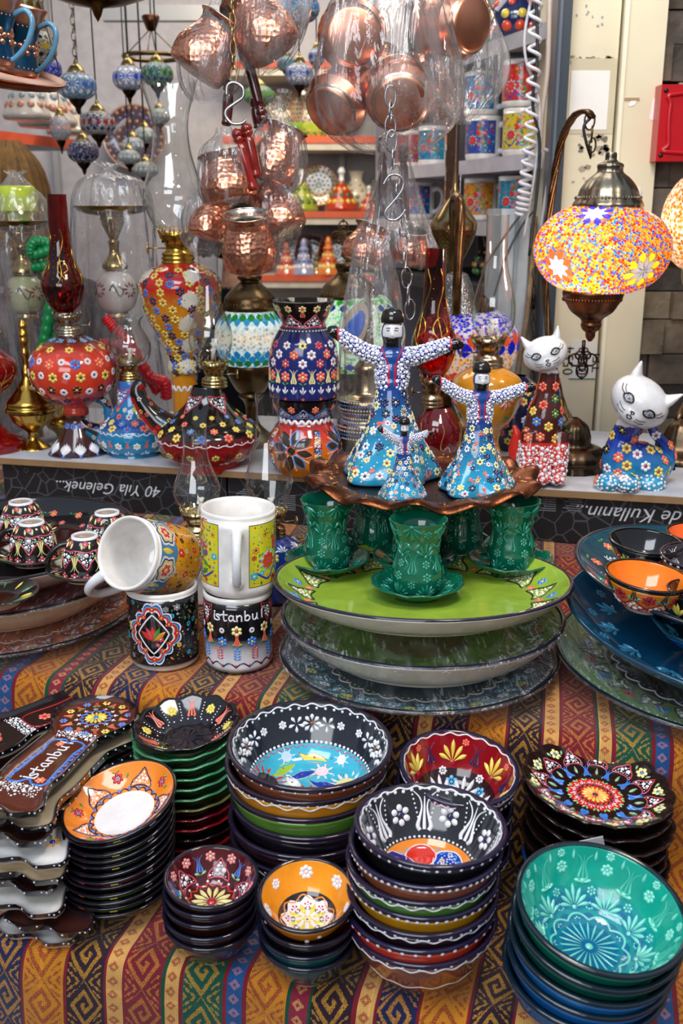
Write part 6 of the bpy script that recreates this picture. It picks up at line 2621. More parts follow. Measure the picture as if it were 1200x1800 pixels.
# genie lamps
def spout(root, A, pts, rad, col, col2, name='spout', dots=True, loop=None):
 mm = M()
 P = spl([A.pt(*p_) if len(p_) == 3 else A.pt(p_[0], p_[1], 0) for p_ in pts], 8)
 R_ = np.interp(np.linspace(0, 1, len(P)), np.linspace(0, 1, len(rad)), rad) * A.m
 seg = 16
 tube(mm, P, R_, col, 0, seg)
 V = mm.V[0]
 # lower half takes the second glaze
 if col2 is not None:
  f, c, mt, sm = mm.L[0]
  cen = V[f].mean(1)
  n_ = len(P)
  ring = (f[:, 0] // seg).clip(0, n_ - 1)
  cc = np.where((cen[:, 2] > P[ring, 2] - R_[ring] * .1)[:, None], np.array(col), np.array(col2))
  mm.L[0] = (f, np.broadcast_to(cc[:, None], (len(f), 4, 3)), mt, sm)
 if dots:
  g_ = np.random.default_rng(4)
  pp, nn = sample_skin(V, mm.L[0][0], 1500, 3)
  q_ = np.cross(np.gradient(P, axis=0)[0], [0, 1, 0])
  ri = np.full(len(pp), .0042)
  k = darts(pp, ri * .9)[:60]
  for j, i_ in enumerate(k):
   c = (K['yellow'], K['blue'], K['coral'], K['white'])[j % 4]
   for a in range(5):
    skin_stamp(mm, DOT6, pp[i_], nn[i_], .0013, c, ox=.0027 * math.sin(a * 1.257), oy=.0027 * math.cos(a * 1.257), mat=1)
   skin_stamp(mm, DOT6, pp[i_], nn[i_], .0011, K['red'], mat=1)
 return mm.build(name, [MG, MR], parent=root)


def deco_genie(cs):
 def f(d):
  L = d.L
  for i in range(12):
   a_ = i * PI / 6
   d.sprig(a_, L * .12, .012, K['white'], 5, 1.1, dot=K['red'])
   d.flower(a_ + .26, L * .26, .007, cs[0], cs[1], 6)
   d.tulip(a_, L * .24, .014, cs[2], w=1.2)
   for q, s_ in enumerate((.46, .54, .62, .70)):
    d.flower(a_ + .26 * (q % 2), L * s_, .0082 - .0012 * q, (K['yellow'], K['blue'], K['coral'], cs[0])[(i + q) % 4], (K['red'], K['yellow'])[q % 2], 6)
  for i in range(4):
   d.grape(i * PI / 2 - PI / 4, L * .92, .032, .034, edge=K['rose'], n=44, flip=True, rm=.0032, seed=i)
  d.ringline(L * .385, .0009, K['white'], amp=.0014, k=26, n=210)
  d.ring(L * .40, 40, .0012, K['white'])
 return f


A, r = on_shelf(236, 796, 'genie_lamp', 'turquoise magic-lamp shaped oil lamp with a black curled handle', 'oil lamp')
TQ = hexc('1a86b4')
T(A, r, 'ceramic_body', [(804, 44), (798, 45), (790, 44), (784, 56), (765, 64), (748, 60), (735, 44), (718, 32), (700, 26), (672, 22), (668, 21)], [TQ, TQ, TQ, TQ, hexc('2a3f94'), TQ, hexc('3a6ac8'), TQ],
 [MG, MR], deco_genie((K['white'], K['yellow'], K['coral'])), dx=2)
spout(r, A, [(205, 778), (180, 765), (152, 752), (137, 735), (134, 716), (148, 702), (168, 700), (186, 710), (190, 728), (188, 748)], [26, 20, 13, 8, 7, 7, 7, 7, 7, 5], hexc('14161c'), hexc('1b6f9c'), 'spout_handle')
px_burner(A, r, 236, 670, 625, 20, BR, 2.8)
px_chimney(A, r, 238, [(628, 19), (616, 30), (596, 38), (580, 36), (572, 26), (566, 22), (556, 28)][:1] + [(640, 24), (625, 35), (605, 37), (588, 30), (572, 22), (562, 23), (555, 29)], crimp=.0012)
px_wick(A, r, 236, 640)

A, r = on_shelf(378, 815, 'genie_lamp', 'black and red magic-lamp shaped oil lamp with a long upturned spout', 'oil lamp')
T(A, r, 'ceramic_body', [(822, 52), (815, 55), (806, 58), (798, 74), (780, 88), (762, 92), (748, 84), (735, 66), (715, 44), (700, 33), (680, 25), (678, 24)],
 [hexc('b0161c'), hexc('b0161c'), hexc('b0161c'), hexc('a01420'), hexc('16110f'), hexc('16110f'), hexc('16110f'), hexc('16110f'), hexc('121a20')], [MG, MR], deco_genie((K['yellow'], K['blue'], hexc('2a1a12'))),
 dx=-10)
spout(r, A, [(350, 775), (320, 765), (295, 752), (272, 735), (255, 715), (243, 695), (242, 680), (252, 673)], [44, 36, 27, 21, 17, 14, 11, 9], hexc('16110f'), hexc('b0161c'))
px_burner(A, r, 382, 680, 628, 25, hexc('c2b078'), .2)
px_chimney(A, r, 378, [(630, 26), (618, 34), (596, 39), (575, 36), (550, 26), (520, 20), (490, 17), (438, 18)])
px_wick(A, r, 380, 632)


# tall red-orange lamp with the big chimney
def deco_tall(d):
 L = d.L
 for i in range(22):
  a_ = i * 3.5804
  d.flower(a_, L * (.03 + .19 * ((i * .7549) % 1)), .0065, (K['navy'], K['red'], K['blue'])[i % 3], None, 5)
 for i in range(190):
  a_, s_ = i * 3.5804, L * (.40 + .56 * ((i * .7549) % 1))
  d.flower(a_, s_, .0078, (K['blue'], K['yellow'], K['navy'], K['yellow'])[i % 4], K['red'], 6)
 for i in range(4):
  for q in range(5):
   d.patch(i * PI / 2 + .4 + .1 * math.sin(q * 2), L * (.46 + .11 * q), np.array([(-.014, -.008), (-.004, -.014), (.014, -.006), (.010, .008), (.0, .015), (-.012, .008)]), K['cream'], h=.0012)
   d.fill(i * PI / 2 + .4 + .1 * math.sin(q * 2), L * (.46 + .11 * q), np.array([(-.016, -.009), (-.004, -.016), (.016, -.006), (.012, .01), (.0, .017), (-.014, .01)]), K['cream'], .0024, .0012, 46, seed=q)
 d.ringline(L * .345, .0016, K['white'], amp=.004, k=12, n=120)


A, r = on_shelf(330, 800, 'oil_lamp', 'tall red and orange pear-shaped oil lamp under the large clear chimney', 'oil lamp', Y=1.70)
O2, R2 = hexc('d98a1a'), hexc('c8241e')
T(A, r, 'ceramic_base', [(800, 46), (790, 44), (770, 26), (735, 22), (660, 22), (654, 26), (645, 28), (632, 26), (622, 29), (590, 44), (555, 60), (520, 70), (495, 70), (478, 58), (464, 32), (462, 28)],
 [hexc('3a1a14'), O2, O2, O2, O2, hexc('5a1414'), hexc('16110f'), O2, O2, O2, R2, R2, R2, R2], [MG, MR], deco_tall)
px_burner(A, r, 328, 464, 396, 32, hexc('c9a24a'), 3.3)
px_chimney(A, r, 325, [(402, 30), (390, 40), (360, 52), (335, 54), (310, 46), (270, 35), (230, 31), (200, 34), (165, 44), (140, 50)], crimp=.0018)


# --- mosaic table lamps
def finial(root, A, px, y0, y1, col=OB, down=False):
 """open-work leaf of bronze wire"""
 mm = M()
 z0, z1 = A.z(y0), A.z(y1)
 h = abs(z1 - z0)
 sg = -1 if down else 1
 base = z0
 tube(mm, [(0, 0, base), (0, 0, base + sg * h * .35)], h * .05, col, 0, 8)
 for cx, cz, rx, rz in ((0, .80, .15, .20), (-.20, .52, .17, .16), (.20, .52, .17, .16), (0, .52, .11, .17), (0, .72, .08, .1), (-.1, .40, .1, .1), (.1, .40, .1, .1)):
  a = np.linspace(0, 2 * PI, 20, endpoint=False)
  tube(mm, np.stack([(cx + rx * np.cos(a)) * h, 0 * a, base + sg * (cz + rz * np.sin(a)) * h], 1), h * .028, col, 0, 6, closed=True)
 ellipsoid(mm, (0, 0, base + sg * h), (h * .05, h * .05, h * .06), col, 0, 8, 6)
 mm.build('finial', MAN, parent=root, loc=((px - A.px) * A.m, 0, 0))


def rope(k=40, a=.0006):
 return lambda th, r, z: (r + a * np.cos(k * th), z)


def cap(root, A, px, prof, name='cap', col=OB, fl=0, mat=None):
 md = (lambda th, r, z: (r * (1 + fl * np.cos(18 * th)), z)) if fl else None
 o = T(A, root, name, prof, col, mat or MAN, dx=px - A.px, seg=108, mod=md)
 return o


def beadring(root, A, px, y, hw, n=44, col=OB, name='beading'):
 mm = M()
 R_, z_ = A.r(hw, y), A.z(y)
 a = np.arange(n) * 2 * PI / n
 for x in a:
  ellipsoid(mm, (R_ * math.cos(x), R_ * math.sin(x), z_), (A.m * 2.2, A.m * 2.2, A.m * 3.2), col, 0, 6, 5)
 mm.build(name, MAN, parent=root, loc=((px - A.px) * A.m, 0, 0))


def diamonds(d, s, n, H, col, ph=0, w=.55, bulge=0):
 a = np.arange(n) * 2 * PI / n + ph
 d.st(LEAF, a, s - H / 2, col, H * w, H, h=.0006)


# turquoise lamp
A, r = on_shelf(444, 790, 'mosaic_lamp', 'lit turquoise and white mosaic table lamp behind the black vase', 'lamp', Y=1.78)


def deco_cy(d):
 d.mat = 1
 L = d.L
 for q, (s_, c, n_) in enumerate(((.12, '1f7a34', 20), (.2, '1f86b8', 20), (.28, '1f86b8', 20), (.74, 'e8f4f4', 20), (.80, '3a9cc8', 20), (.88, '2f8f3a', 20))):
  diamonds(d, L * s_, n_, L * .15, hexc(c), ph=(q % 2) * PI / n_, w=.75)


T(A, r, 'mosaic_globe', [(642, 40), (632, 50), (610, 60), (590, 62), (570, 58), (550, 44), (545, 38)], [hexc('1f86b8'), hexc('5ab8d8'), hexc('d8b890'), hexc('8accdc'), hexc('cfe4e4')], [GC, GT], deco_cy)
cap(r, A, 446, [(545, 48), (538, 49), (530, 46), (522, 44), (510, 34), (498, 20), (494, 16), (490, 21), (484, 20), (478, 8), (470, 7), (465, 4)], fl=0)
beadring(r, A, 446, 534, 46)
finial(r, A, 449, 468, 422)
cap(r, A, 444, [(790, 50), (770, 40), (745, 14), (720, 10), (705, 14), (696, 22), (690, 20), (685, 26), (665, 38), (648, 44), (640, 44)], 'stand', fl=0)
bulb('lamp_bulb', A.p + np.array([0, -.01, A.z(592)]), .13, (.85, .95, 1.0))

# green lamp
A, r = on_shelf(625, 770, 'mosaic_lamp', 'lit green and blue beaded mosaic lamp behind the large dervish figurine', 'lamp', Y=1.82)


def deco_gr(d):
 d.mat = 1
 L = d.L
 diamonds(d, L * .93, 18, L * .1, hexc('3aa03a'), w=.8)
 diamonds(d, L * .85, 18, L * .1, hexc('1d2fb0'), PI / 18, w=.9)
 diamonds(d, L * .14, 18, L * .12, hexc('1d2fb0'), w=.9)
 diamonds(d, L * .06, 18, L * .1, hexc('2f8f3a'), PI / 18, w=.9)


T(A, r, 'mosaic_globe', [(650, 50), (638, 66), (610, 82), (585, 86), (560, 80), (535, 64), (520, 50)], [hexc('4ab86a'), hexc('b8e8c8'), hexc('4ac06a')], [GC, GT], deco_gr)
cap(r, A, 612, [(524, 50), (518, 52), (510, 48), (500, 42), (488, 28), (478, 20), (470, 23), (462, 22), (456, 9), (445, 7), (440, 5)])
beadring(r, A, 612, 515, 49)
finial(r, A, 603, 446, 388)
cap(r, A, 625, [(770, 50), (740, 30), (700, 14), (680, 30), (660, 44), (648, 50)], 'stand')
bulb('lamp_bulb', A.p + np.array([0, -.02, A.z(585)]), .28, (.92, 1.0, .95))

# blue and orange lamp with bronze arm
A, r = on_shelf(815, 790, 'mosaic_lamp', 'lit blue and orange zigzag mosaic lamp behind the ochre oil lamp', 'lamp', Y=1.84)


def deco_bo(d):
 d.mat = 1
 L = d.L
 diamonds(d, L * .50, 18, L * .17, hexc('1a22c8'), w=1.0)
 diamonds(d, L * .60, 18, L * .17, hexc('e85a1c'), PI / 18, w=1.0)
 diamonds(d, L * .66, 18, L * .07, hexc('e8e0e0'), w=.7)
 diamonds(d, L * .12, 16, L * .2, hexc('d83a14'), w=.9)


T(A, r, 'mosaic_globe', [(665, 50), (650, 70), (630, 84), (600, 90), (575, 84), (552, 64), (545, 50)], [hexc('d8481c'), hexc('e89a2a'), hexc('e8a030'), hexc('1a1fd0'), hexc('2a30f0'), hexc('1a1fd0')], [GC, GT], deco_bo)
cap(r, A, 805, [(548, 52), (540, 54), (532, 50), (520, 40)])
beadring(r, A, 805, 542, 53)
cap(r, A, 812, [(500, 30), (460, 44)][:0] + [(790, 60), (782, 62), (770, 50), (740, 20), (700, 12), (670, 50), (662, 52)], 'stand')
mm = M()
tube(mm, spl([A.pt(801, 552, -.09), A.pt(802, 520, -.1), A.pt(806, 440, -.1), A.pt(810, 375, -.1), A.pt(806, 350, -.085), A.pt(798, 352, -.06), A.pt(797, 400, -.03), A.pt(800, 530, 0)], 8), A.m * 7.5, hexc('7a5c40'), 0, 10)
mm.build('arm', MAN, parent=r)
bulb('lamp_bulb', A.p + np.array([0, -.02, A.z(600)]), .13, (.85, .88, 1.0))


# jewelled bottle in plastic
def bag(name, A, px, prof, label=None, root=None, pleat=.06, seed=0, seg=96, mat=None, lean=0, squash=1.0, cat='plastic bag', Tm=None):
 mm = M()
 P = spl(np.array(A.prof(prof)), 5)
 g_ = np.random.default_rng(seed)
 ph = g_.random(6) * 6.28
 zt = P[-1, 1]

 def md(th, r_, z):
  k = 1 + pleat * (np.sin(7 * th + ph[0] + z * 14) * .5 + .35 * np.sin(13 * th + ph[1] - z * 22) + .3 * np.sin(23 * th + ph[2] + z * 40) + .5 * np.sin(3 * th + ph[3] + z * 9))
  return r_ * k, z + pleat * .02 * np.sin(5 * th + ph[4])
 lathe(mm, P, K['white'], 0, seg, md)
 if squash != 1:
  mm.V[0][:, 1] *= squash
 if lean:
  mm.V[0][:, 0] += lean * (mm.V[0][:, 2] - P[0, 1])
 o = mm.build(name, mat or MBAG, parent=root)
 if root is None:
  o.location = A.p
  tag(o, label, cat)
 o.location = Vector(o.location) + Vector(((px - A.px) * A.m, 0, 0))
 return o


A, r = on_shelf(645, 800, 'jewelled_bottle', 'brass bottle with bands of blue stones wrapped in a tall clear bag', 'bottle', Y=1.62)
T(A, r, 'body', [(800, 44), (770, 50), (764, 53), (740, 53), (736, 46), (722, 46), (718, 52), (700, 52), (696, 40), (688, 26), (660, 22), (645, 24), (630, 14), (600, 10), (560, 8), (500, 6)], hexc('b09a78'), [MBR, MR],
 lambda d: [d.ring(d.L * (.12 + .02 * q), 64, .0014, (K['white'], K['blue'], K['white'])[q % 3], ph=q) for q in range(12)])
mm = M()
for s_, c, rr in ((1.0, hexc('b8a890'), .02), (.7, hexc('1d5fc8'), .021)):
 a = np.linspace(0, 2 * PI, 30, endpoint=False)
 V = np.stack([.5 * s_ * .04 * np.sin(a) + .01 * np.cos(a), 0 * a - rr, s_ * .04 * np.cos(a)], 1)
 mm.add(np.concatenate([V, [[0, -rr - .003, 0]]]), np.stack([np.arange(30), (np.arange(30) + 1) % 30, np.full(30, 30)], 1), c)
mm.build('jewel', MG, parent=r, loc=A.pt(622, 575))
bag('bag', A, 650, [(830, 62), (760, 62), (690, 56), (640, 55), (580, 54), (500, 44), (440, 30), (418, 24)], root=r, pleat=.10, seed=1)

# red glass lamp beside the dervish
A, r = on_shelf(762, 800, 'oil_lamp', 'wine red glass oil lamp with gold scrolls between the two dervish figurines', 'oil lamp', Y=1.58)
T(A, r, 'base', [(838, 30), (832, 34), (822, 20), (812, 20), (795, 34), (770, 42), (745, 40), (725, 28), (715, 20)], hexc('7a0c18'), MRB, lambda d: gold_scrolls(d, d.L * .3, d.L * .8, 6), dx=6)
px_burner(A, r, 757, 716, 655, 22, hexc('b09878'), 2.9)
px_chimney(A, r, 757, [(662, 18), (645, 30), (620, 38), (595, 38), (570, 30), (540, 22), (500, 19), (437, 18)], MRG)
mm = M()
P = np.array(A.prof([(662, 18.4), (645, 30.4), (620, 38.4), (595, 38.4), (570, 30.4), (540, 22.4), (500, 19.4), (437, 18.4)]))
gold_scrolls(Deco(mm, spl(P, 6), 1), .04, .17, 5, w=.0008)
mm.build('gilding', MBR, parent=r, loc=((757 - A.px) * A.m, 0, 0))


# ochre lamp
def deco_och(d):
 L = d.L
 for i in range(7):
  a_ = i * 2 * PI / 7 - PI / 2 + .45
  d.petals(a_, L * .66, .017, 10, K['pink'], w=.26, r0=.25)
  d.dot(a_, L * .66, .0028, K['navy'])
  for q in (-1, 0, 1):
   d.st(PET, a_ + .15 + .12 * q, L * .50, K['green'], .004, .011, pr=PI + q)
  for q in range(9):
   d.dot(a_ + .45 + .05 * (q % 3), L * (.66 + .02 * (q // 3)), .0009, K['navy'])
   d.dot(a_ + .4 + .07 * (q % 3), L * (.30 + .035 * (q // 3)), .0016, K['navy'])


A, r = on_shelf(851, 790, 'oil_lamp', 'ochre yellow round oil lamp with pink daisies and a clear chimney', 'oil lamp', Y=1.62)
T(A, r, 'ceramic_base', [(805, 26), (795, 30), (775, 24), (755, 30), (735, 46), (710, 58), (685, 63), (665, 58), (652, 42), (645, 28)], hexc('cc8a24'), [MG, MR], deco_och)
px_burner(A, r, 851, 647, 583, 30, hexc('b8a88c'), 2.9)
px_chimney(A, r, 858, [(590, 26), (575, 35), (555, 38), (530, 37), (500, 30), (470, 22), (440, 19), (378, 20)])
px_wick(A, r, 854, 592)


# vase standing on the pierced pot
def deco_vase(d):
 L = d.L
 n_ = 12
 for i in range(n_):
  a_ = i * 2 * PI / n_
  d.sprig(a_, L * .075, .012, K['white'], 3, .5)
  d.sprig(a_ + PI / n_, L * .075, .012, K['white'], 3, .5)
  d.flower(a_, L * .03, .0035, K['red'], K['yellow'], 5)
  d.flower(a_, L * .25, .0085, K['coral'], K['pale'], 6)
  d.leafs(a_, L * .17, .007, K['leaf'], 1.0)
  d.tulip(a_ + PI / n_, L * .18, .022, K['pale'], w=1.1)
  d.flower(a_, L * .375, .0075, (K['rose'], K['white'])[i % 2], (K['pale'], K['red'])[i % 2], 6)
  d.flower(a_ + PI / n_, L * .46, .0078, (K['coral'], K['white'])[i % 2], (K['pale'], K['red'])[i % 2], 6)
  d.flower(a_, L * .55, .007, (K['pale'], K['rose'], K['white'])[i % 3], (K['red'], K['black'])[i % 2], 6)
  d.flower(a_, L * .93, .0065, K['pale'], K['rose'], 6)
 for i in range(6):
  d.grape(i * PI / 3, L * .73, .030, .022, edge=K['rose'], n=30, seed=i, rm=.0032)
  d.tulip(i * PI / 3 + PI / 6, L * .84, .018, K['coral'], w=1.2)
 d.ring(L * .70, 44, .0012, K['white'])


A = At(536, 826, z=ZS)
ZV = A.z(697)
r = thing('vase', 'navy blue flowered vase with flared black neck standing on the pierced pot', 'vase', A.p)
T(A, r, 'body', [(696, 57), (694, 60), (688, 61), (650, 61), (620, 59), (600, 55), (580, 44), (570, 38), (562, 39), (548, 46), (532, 54), (528, 55)],
 [hexc('1c2260'), hexc('1c2464'), hexc('1e2a70'), hexc('1e2a70'), hexc('161a3c'), hexc('141014'), hexc('141014'), hexc('141014')], [MG, MR], deco_vase)
mm = M()
lathe(mm, A.prof([(528, 55), (527, 53), (550, 42), (566, 34), (600, 48)]), hexc('141014'), 0, 56)
mm.build('inside', MG, parent=r)


def deco_pot(d):
 L = d.L
 for g_ in range(4):
  a_ = -PI / 2 - .33 + g_ * PI / 2
  for i in range(8):
   q = i * PI / 4 + .2
   P = np.array([(0, .0), (.0065, .012), (.0045, .021), (0, .026), (-.0045, .021), (-.0065, .012)])
   x = P[:, 0] * math.cos(q) + (P[:, 1] + .008) * math.sin(q)
   y = -P[:, 0] * math.sin(q) + (P[:, 1] + .008) * math.cos(q)
   Q = np.stack([x, y], 1)
   if np.max(Q[:, 1]) + L * .38 > L * .8:
    Q[:, 1] *= .8
   d.patch(a_, L * .38, spl(Q, 3, True), hexc('3c342c'), h=.0003)
   d.line(a_, L * .38, Q, .0011, (K['blue'], K['black'], K['coral'])[i % 3], closed=True)
   q += PI / 8
   for j in range(9):
    d.dot(a_ + (.01 + .003 * j) * math.sin(q) / .06, L * .38 + (.01 + .003 * j) * math.cos(q), .0011, K['white'])
  d.patch(a_, L * .38, .005 * np.stack([np.sin(np.linspace(0, 6, 12)), np.cos(np.linspace(0, 6, 12))], 1), hexc('2c2620'), h=.0004)
  d.line(a_, L * .38, .005 * np.stack([np.sin(np.linspace(0, 6, 12)), np.cos(np.linspace(0, 6, 12))], 1), .0011, K['black'], closed=True)
 for i in range(60):
  a_ = -PI / 2 + .35 + (i % 4) * PI / 2 + .32 * ((i * .7549) % 1)
  d.flower(a_, L * (.1 + .52 * ((i * .5698) % 1)), .006, (K['pale'], K['blue'], K['red'], K['black'], K['white'])[i % 5], (K['white'], K['red'])[i % 2], 6)
 d.ringline(L * .725, .0022, K['white'], amp=.0025, k=22, n=220)
 for i in range(8):
  d.grape(i * PI / 4, L * .77, .03, .018, edge=K['blue'], n=26, seed=i, rm=.002)
  d.flower(i * PI / 4 + PI / 8, L * .90, .0065, K['coral'], K['yellow'], 6)


r = thing('pierced_pot', 'orange and red ceramic pot pierced with petal-shaped openings under the navy vase', 'pot', A.p)
T(A, r, 'body', [(828, 45), (822, 50), (808, 60), (785, 65), (765, 62), (748, 52), (738, 45), (728, 44), (720, 50), (710, 55), (698, 57)],
 [hexc('d8801c'), hexc('d8801c'), hexc('dd7a1c'), hexc('cf3a1c'), hexc('a01c1c'), hexc('1c1418'), hexc('1c1418'), hexc('141014')], [MG, MR], deco_pot)


# --- whirling dervish figurines
def dervish_parts():
 def f(mm):
  ellipsoid(mm, (0, 0, .132), (.0215, .0165, .034), K['white'])
  ellipsoid(mm, (0, 0, .153), (.024, .0155, .015), K['white'])
  tube(mm, [(0, 0, .108), (0, 0, .125)], .0185, K['white'], 0, 16)
  tube(mm, spl([(-.012, 0, .153), (-.03, -.002, .158), (-.052, -.004, .171), (-.066, -.005, .181)], 4), np.linspace(.0125, .0075, 13), K['white'], 0, 12)
  tube(mm, spl([(.012, 0, .153), (.032, -.002, .156), (.056, -.004, .165), (.072, -.005, .171)], 4), np.linspace(.0125, .0078, 13), K['white'], 0, 12)
  for sx, p0, p1 in ((-1, (-.066, -.005, .181), (-.080, -.005, .188)), (1, (.072, -.005, .171), (.088, -.005, .168))):
   tube(mm, spl([p0, ((p0[0] + p1[0]) / 2, p0[1], (p0[2] + p1[2]) / 2 + .0005), p1], 3), np.array([.0065, .0078, .0082, .0078, .007, .005, .0035]), K['white'], 0, 12)
   tube(mm, [((p0[0] + p1[0]) / 2, -.007, p0[2] + .002), ((p0[0] + p1[0]) / 2 + sx * .004, -.014, p0[2] + .003)], [.003, .0018], K['white'], 0, 8)
  tube(mm, spl([(0, 0, .15), (0, -.001, .165), (0, -.002, .174)], 3), [.012] * 3 + [.0115] * 4, K['white'], 0, 14)
  ellipsoid(mm, (0, -.002, .1835), (.0138, .0145, .018), K['white'])
  ellipsoid(mm, (0, -.015, .1815), (.0026, .0035, .004), K['white'])
 return [f]


DV, DQ, DT = blob(dervish_parts(), .0014, 4)
VC = np.tile(np.array(hexc('24308a')), (len(DV), 1))
x, y, z = DV.T
ax_ = np.abs(x)
VC[(ax_ < .0035 + (z - .145).clip(0) * .42) & (y < 0) & (z < .17)] = hexc('184a90')
VC[(z > .158) & (ax_ < .016)] = hexc('1d3f86')
face = (y < -.008) & (z > .1755) & (z < .1985) & (ax_ < .0135)
VC[face] = hexc('d9dae0')
beard = (y < -.006) & (z < .1795 - .25 * (.007 - ax_).clip(0)) & (z > .166) & (ax_ < .012) & (z > .166)
VC[beard] = K['black']
VC[face & (z > .180) & (z < .1825) & (ax_ < .0045) & (y < -.0135)] = hexc('d9dae0')
VC[face & (ax_ > .0025) & (ax_ < .0075) & (np.abs(z - .1905 + (ax_ - .002) * .15) < .0007)] = K['black']
VC[face & (ax_ > .0028) & (ax_ < .0072) & (np.abs(z - .1872) < .0006)] = K['black']
VC[(x < -.0665) | (x > .0725)] = K['black']
hand_edge = ((x > -.067) & (x < -.0645)) | ((x < .073) & (x > .0705))
VC[hand_edge] = K['rose']
jk = (y < -.002) & (np.abs(ax_ - (.0042 + (z - .145).clip(0) * .42)) < .0009) & (z < .168) & (z > .112) & (ax_ < .02)
VC[jk] = K['red']


def dervish(loc, s, yaw, label):
 root = thing('dervish_figurine', label, 'figurine', loc, (0, 0, yaw), 'ceramic dervish figurines on the copper tray')
 root.scale = (s, s, s)
 mm = M()

 def md(th, r_, z_):
  k = np.clip(1 - z_ / .1, 0, 1)
  return r_ * (1 + .11 * k * np.sin(5 * th + .8)), z_
 P = spl([(.057, 0), (.0595, .003), (.058, .012), (.047, .035), (.034, .06), (.024, .09), (.0195, .112), (.0185, .120)], 6)
 c0, c1 = np.array(hexc('1f93bc')), np.array(hexc('143e86'))
 f_ = np.clip((P[:, 1] - .03) / .08, 0, 1)[:, None]
 lathe(mm, [(0, .001)] + [tuple(q_) for q_ in P], np.concatenate([[K['white']], c0 * (1 - f_) + c1 * f_]), 0, 72, md)
 mm.L[0][1][:72] = 1 if mm.L[0][1].flags.writeable else 0
 d = Deco(mm, P, 1, False, md, 1)
 g_ = np.random.default_rng(int(s * 100))
 pts = []
 for t in range(3000):
  a_, s_ = g_.random() * 6.283, d.L * (.06 + .86 * g_.random())
  rr = np.interp(s_, d.S, d.R)
  R_ = .0062 if t < 1600 else .0042
  if all((rr * ((a_ - b[0] + PI) % (2 * PI) - PI)) ** 2 + (s_ - b[1]) ** 2 > (R_ + b[2]) ** 2 * .92 for b in pts):
   pts.append((a_, s_, R_))
 for i, (a_, s_, R_) in enumerate(pts):
  if R_ < .005:
   d.flower(a_, s_, R_, (K['white'], K['pale'], K['navy'])[i % 3], (K['red'], K['coral'], K['pale'])[i % 3], 6) if i % 2 else d.leafs(a_, s_, .0045, K['leaf'], .8)
  elif i % 4 == 0:
   d.tulip(a_, s_ - .005, .012, K['coral'], rot=i, w=1.5)
  elif i % 9 == 1:
   d.petals(a_, s_, R_, 10, K['pale'], w=.22, r0=.3)
   d.dot(a_, s_, R_ * .25, K['red'])
  else:
   d.flower(a_, s_, R_, (K['coral'], K['pale'], K['white'], K['navy'])[i % 4], (K['pale'], K['red'], K['navy'])[i % 3], 6)
 d.dot(g_.random(320) * 6.283, d.L * (.05 + .88 * g_.random(320)), .00105, K['white'])
 mm.build('skirt', [MG, MR], parent=root)
 mm = M()
 mm.add(DV, [DQ, DT], VC)
 pp, nn = sample_skin(DV, DQ, 16000, 5)
 px_, pz_ = np.abs(pp[:, 0]), pp[:, 2]
 okk = (pz_ < .166 + (px_ > .016) * .1) & (pz_ > .1145) & (pp[:, 0] > -.064) & (pp[:, 0] < .070) & ~((px_ < .006 + (pz_ - .145).clip(0) * .45) & (pp[:, 1] < 0) & (px_ < .02)) & ~((px_ < .015) & (pz_ > .160))
 pp, nn = pp[okk], nn[okk]
 rr = np.where(np.arange(len(pp)) < 500, .0026, np.where(np.arange(len(pp)) < 1800, .0018, .0009))
 k = darts(pp, rr * .92)
 skin_stamp(mm, DOT8, pp[k], nn[k], rr[k], K['white'], mat=1, hk=.75)
 mm.build('body', [MG, MR], parent=root)
 mm = M()
 lathe(mm, spl([(.0143, .1955), (.0146, .198), (.0138, .204), (.011, .210), (.006, .2135), (0, .2142)], 5), hexc('171210'), 0, 32)
 mm.V[0][:, 1] -= .0005
 mm.build('hat', MG, parent=root)
 return root


TP = TR[2] + .0022
q = onz(686, 838, TP)
dervish((q[0], q[1], TP), 1.0, math.radians(-3), 'largest blue dervish figurine with outstretched arms and white dotted jacket')
q = onz(838, 862, TP)
dervish((q[0], q[1], TP), .74, math.radians(4), 'middle-sized blue dervish figurine beside the largest one, arms spread')
q = onz(708, 876, TP)
dervish((q[0], q[1], TP), .46, math.radians(8), 'smallest blue dervish figurine in front of the largest one').children[0].scale = (.85, .85, 1)


# --- ceramic cats
def build_cat(A, root, V, Q, T3, colf, name='body'):
 mm = M()
 mm.add(V, [Q, T3], colf(V))
 return mm


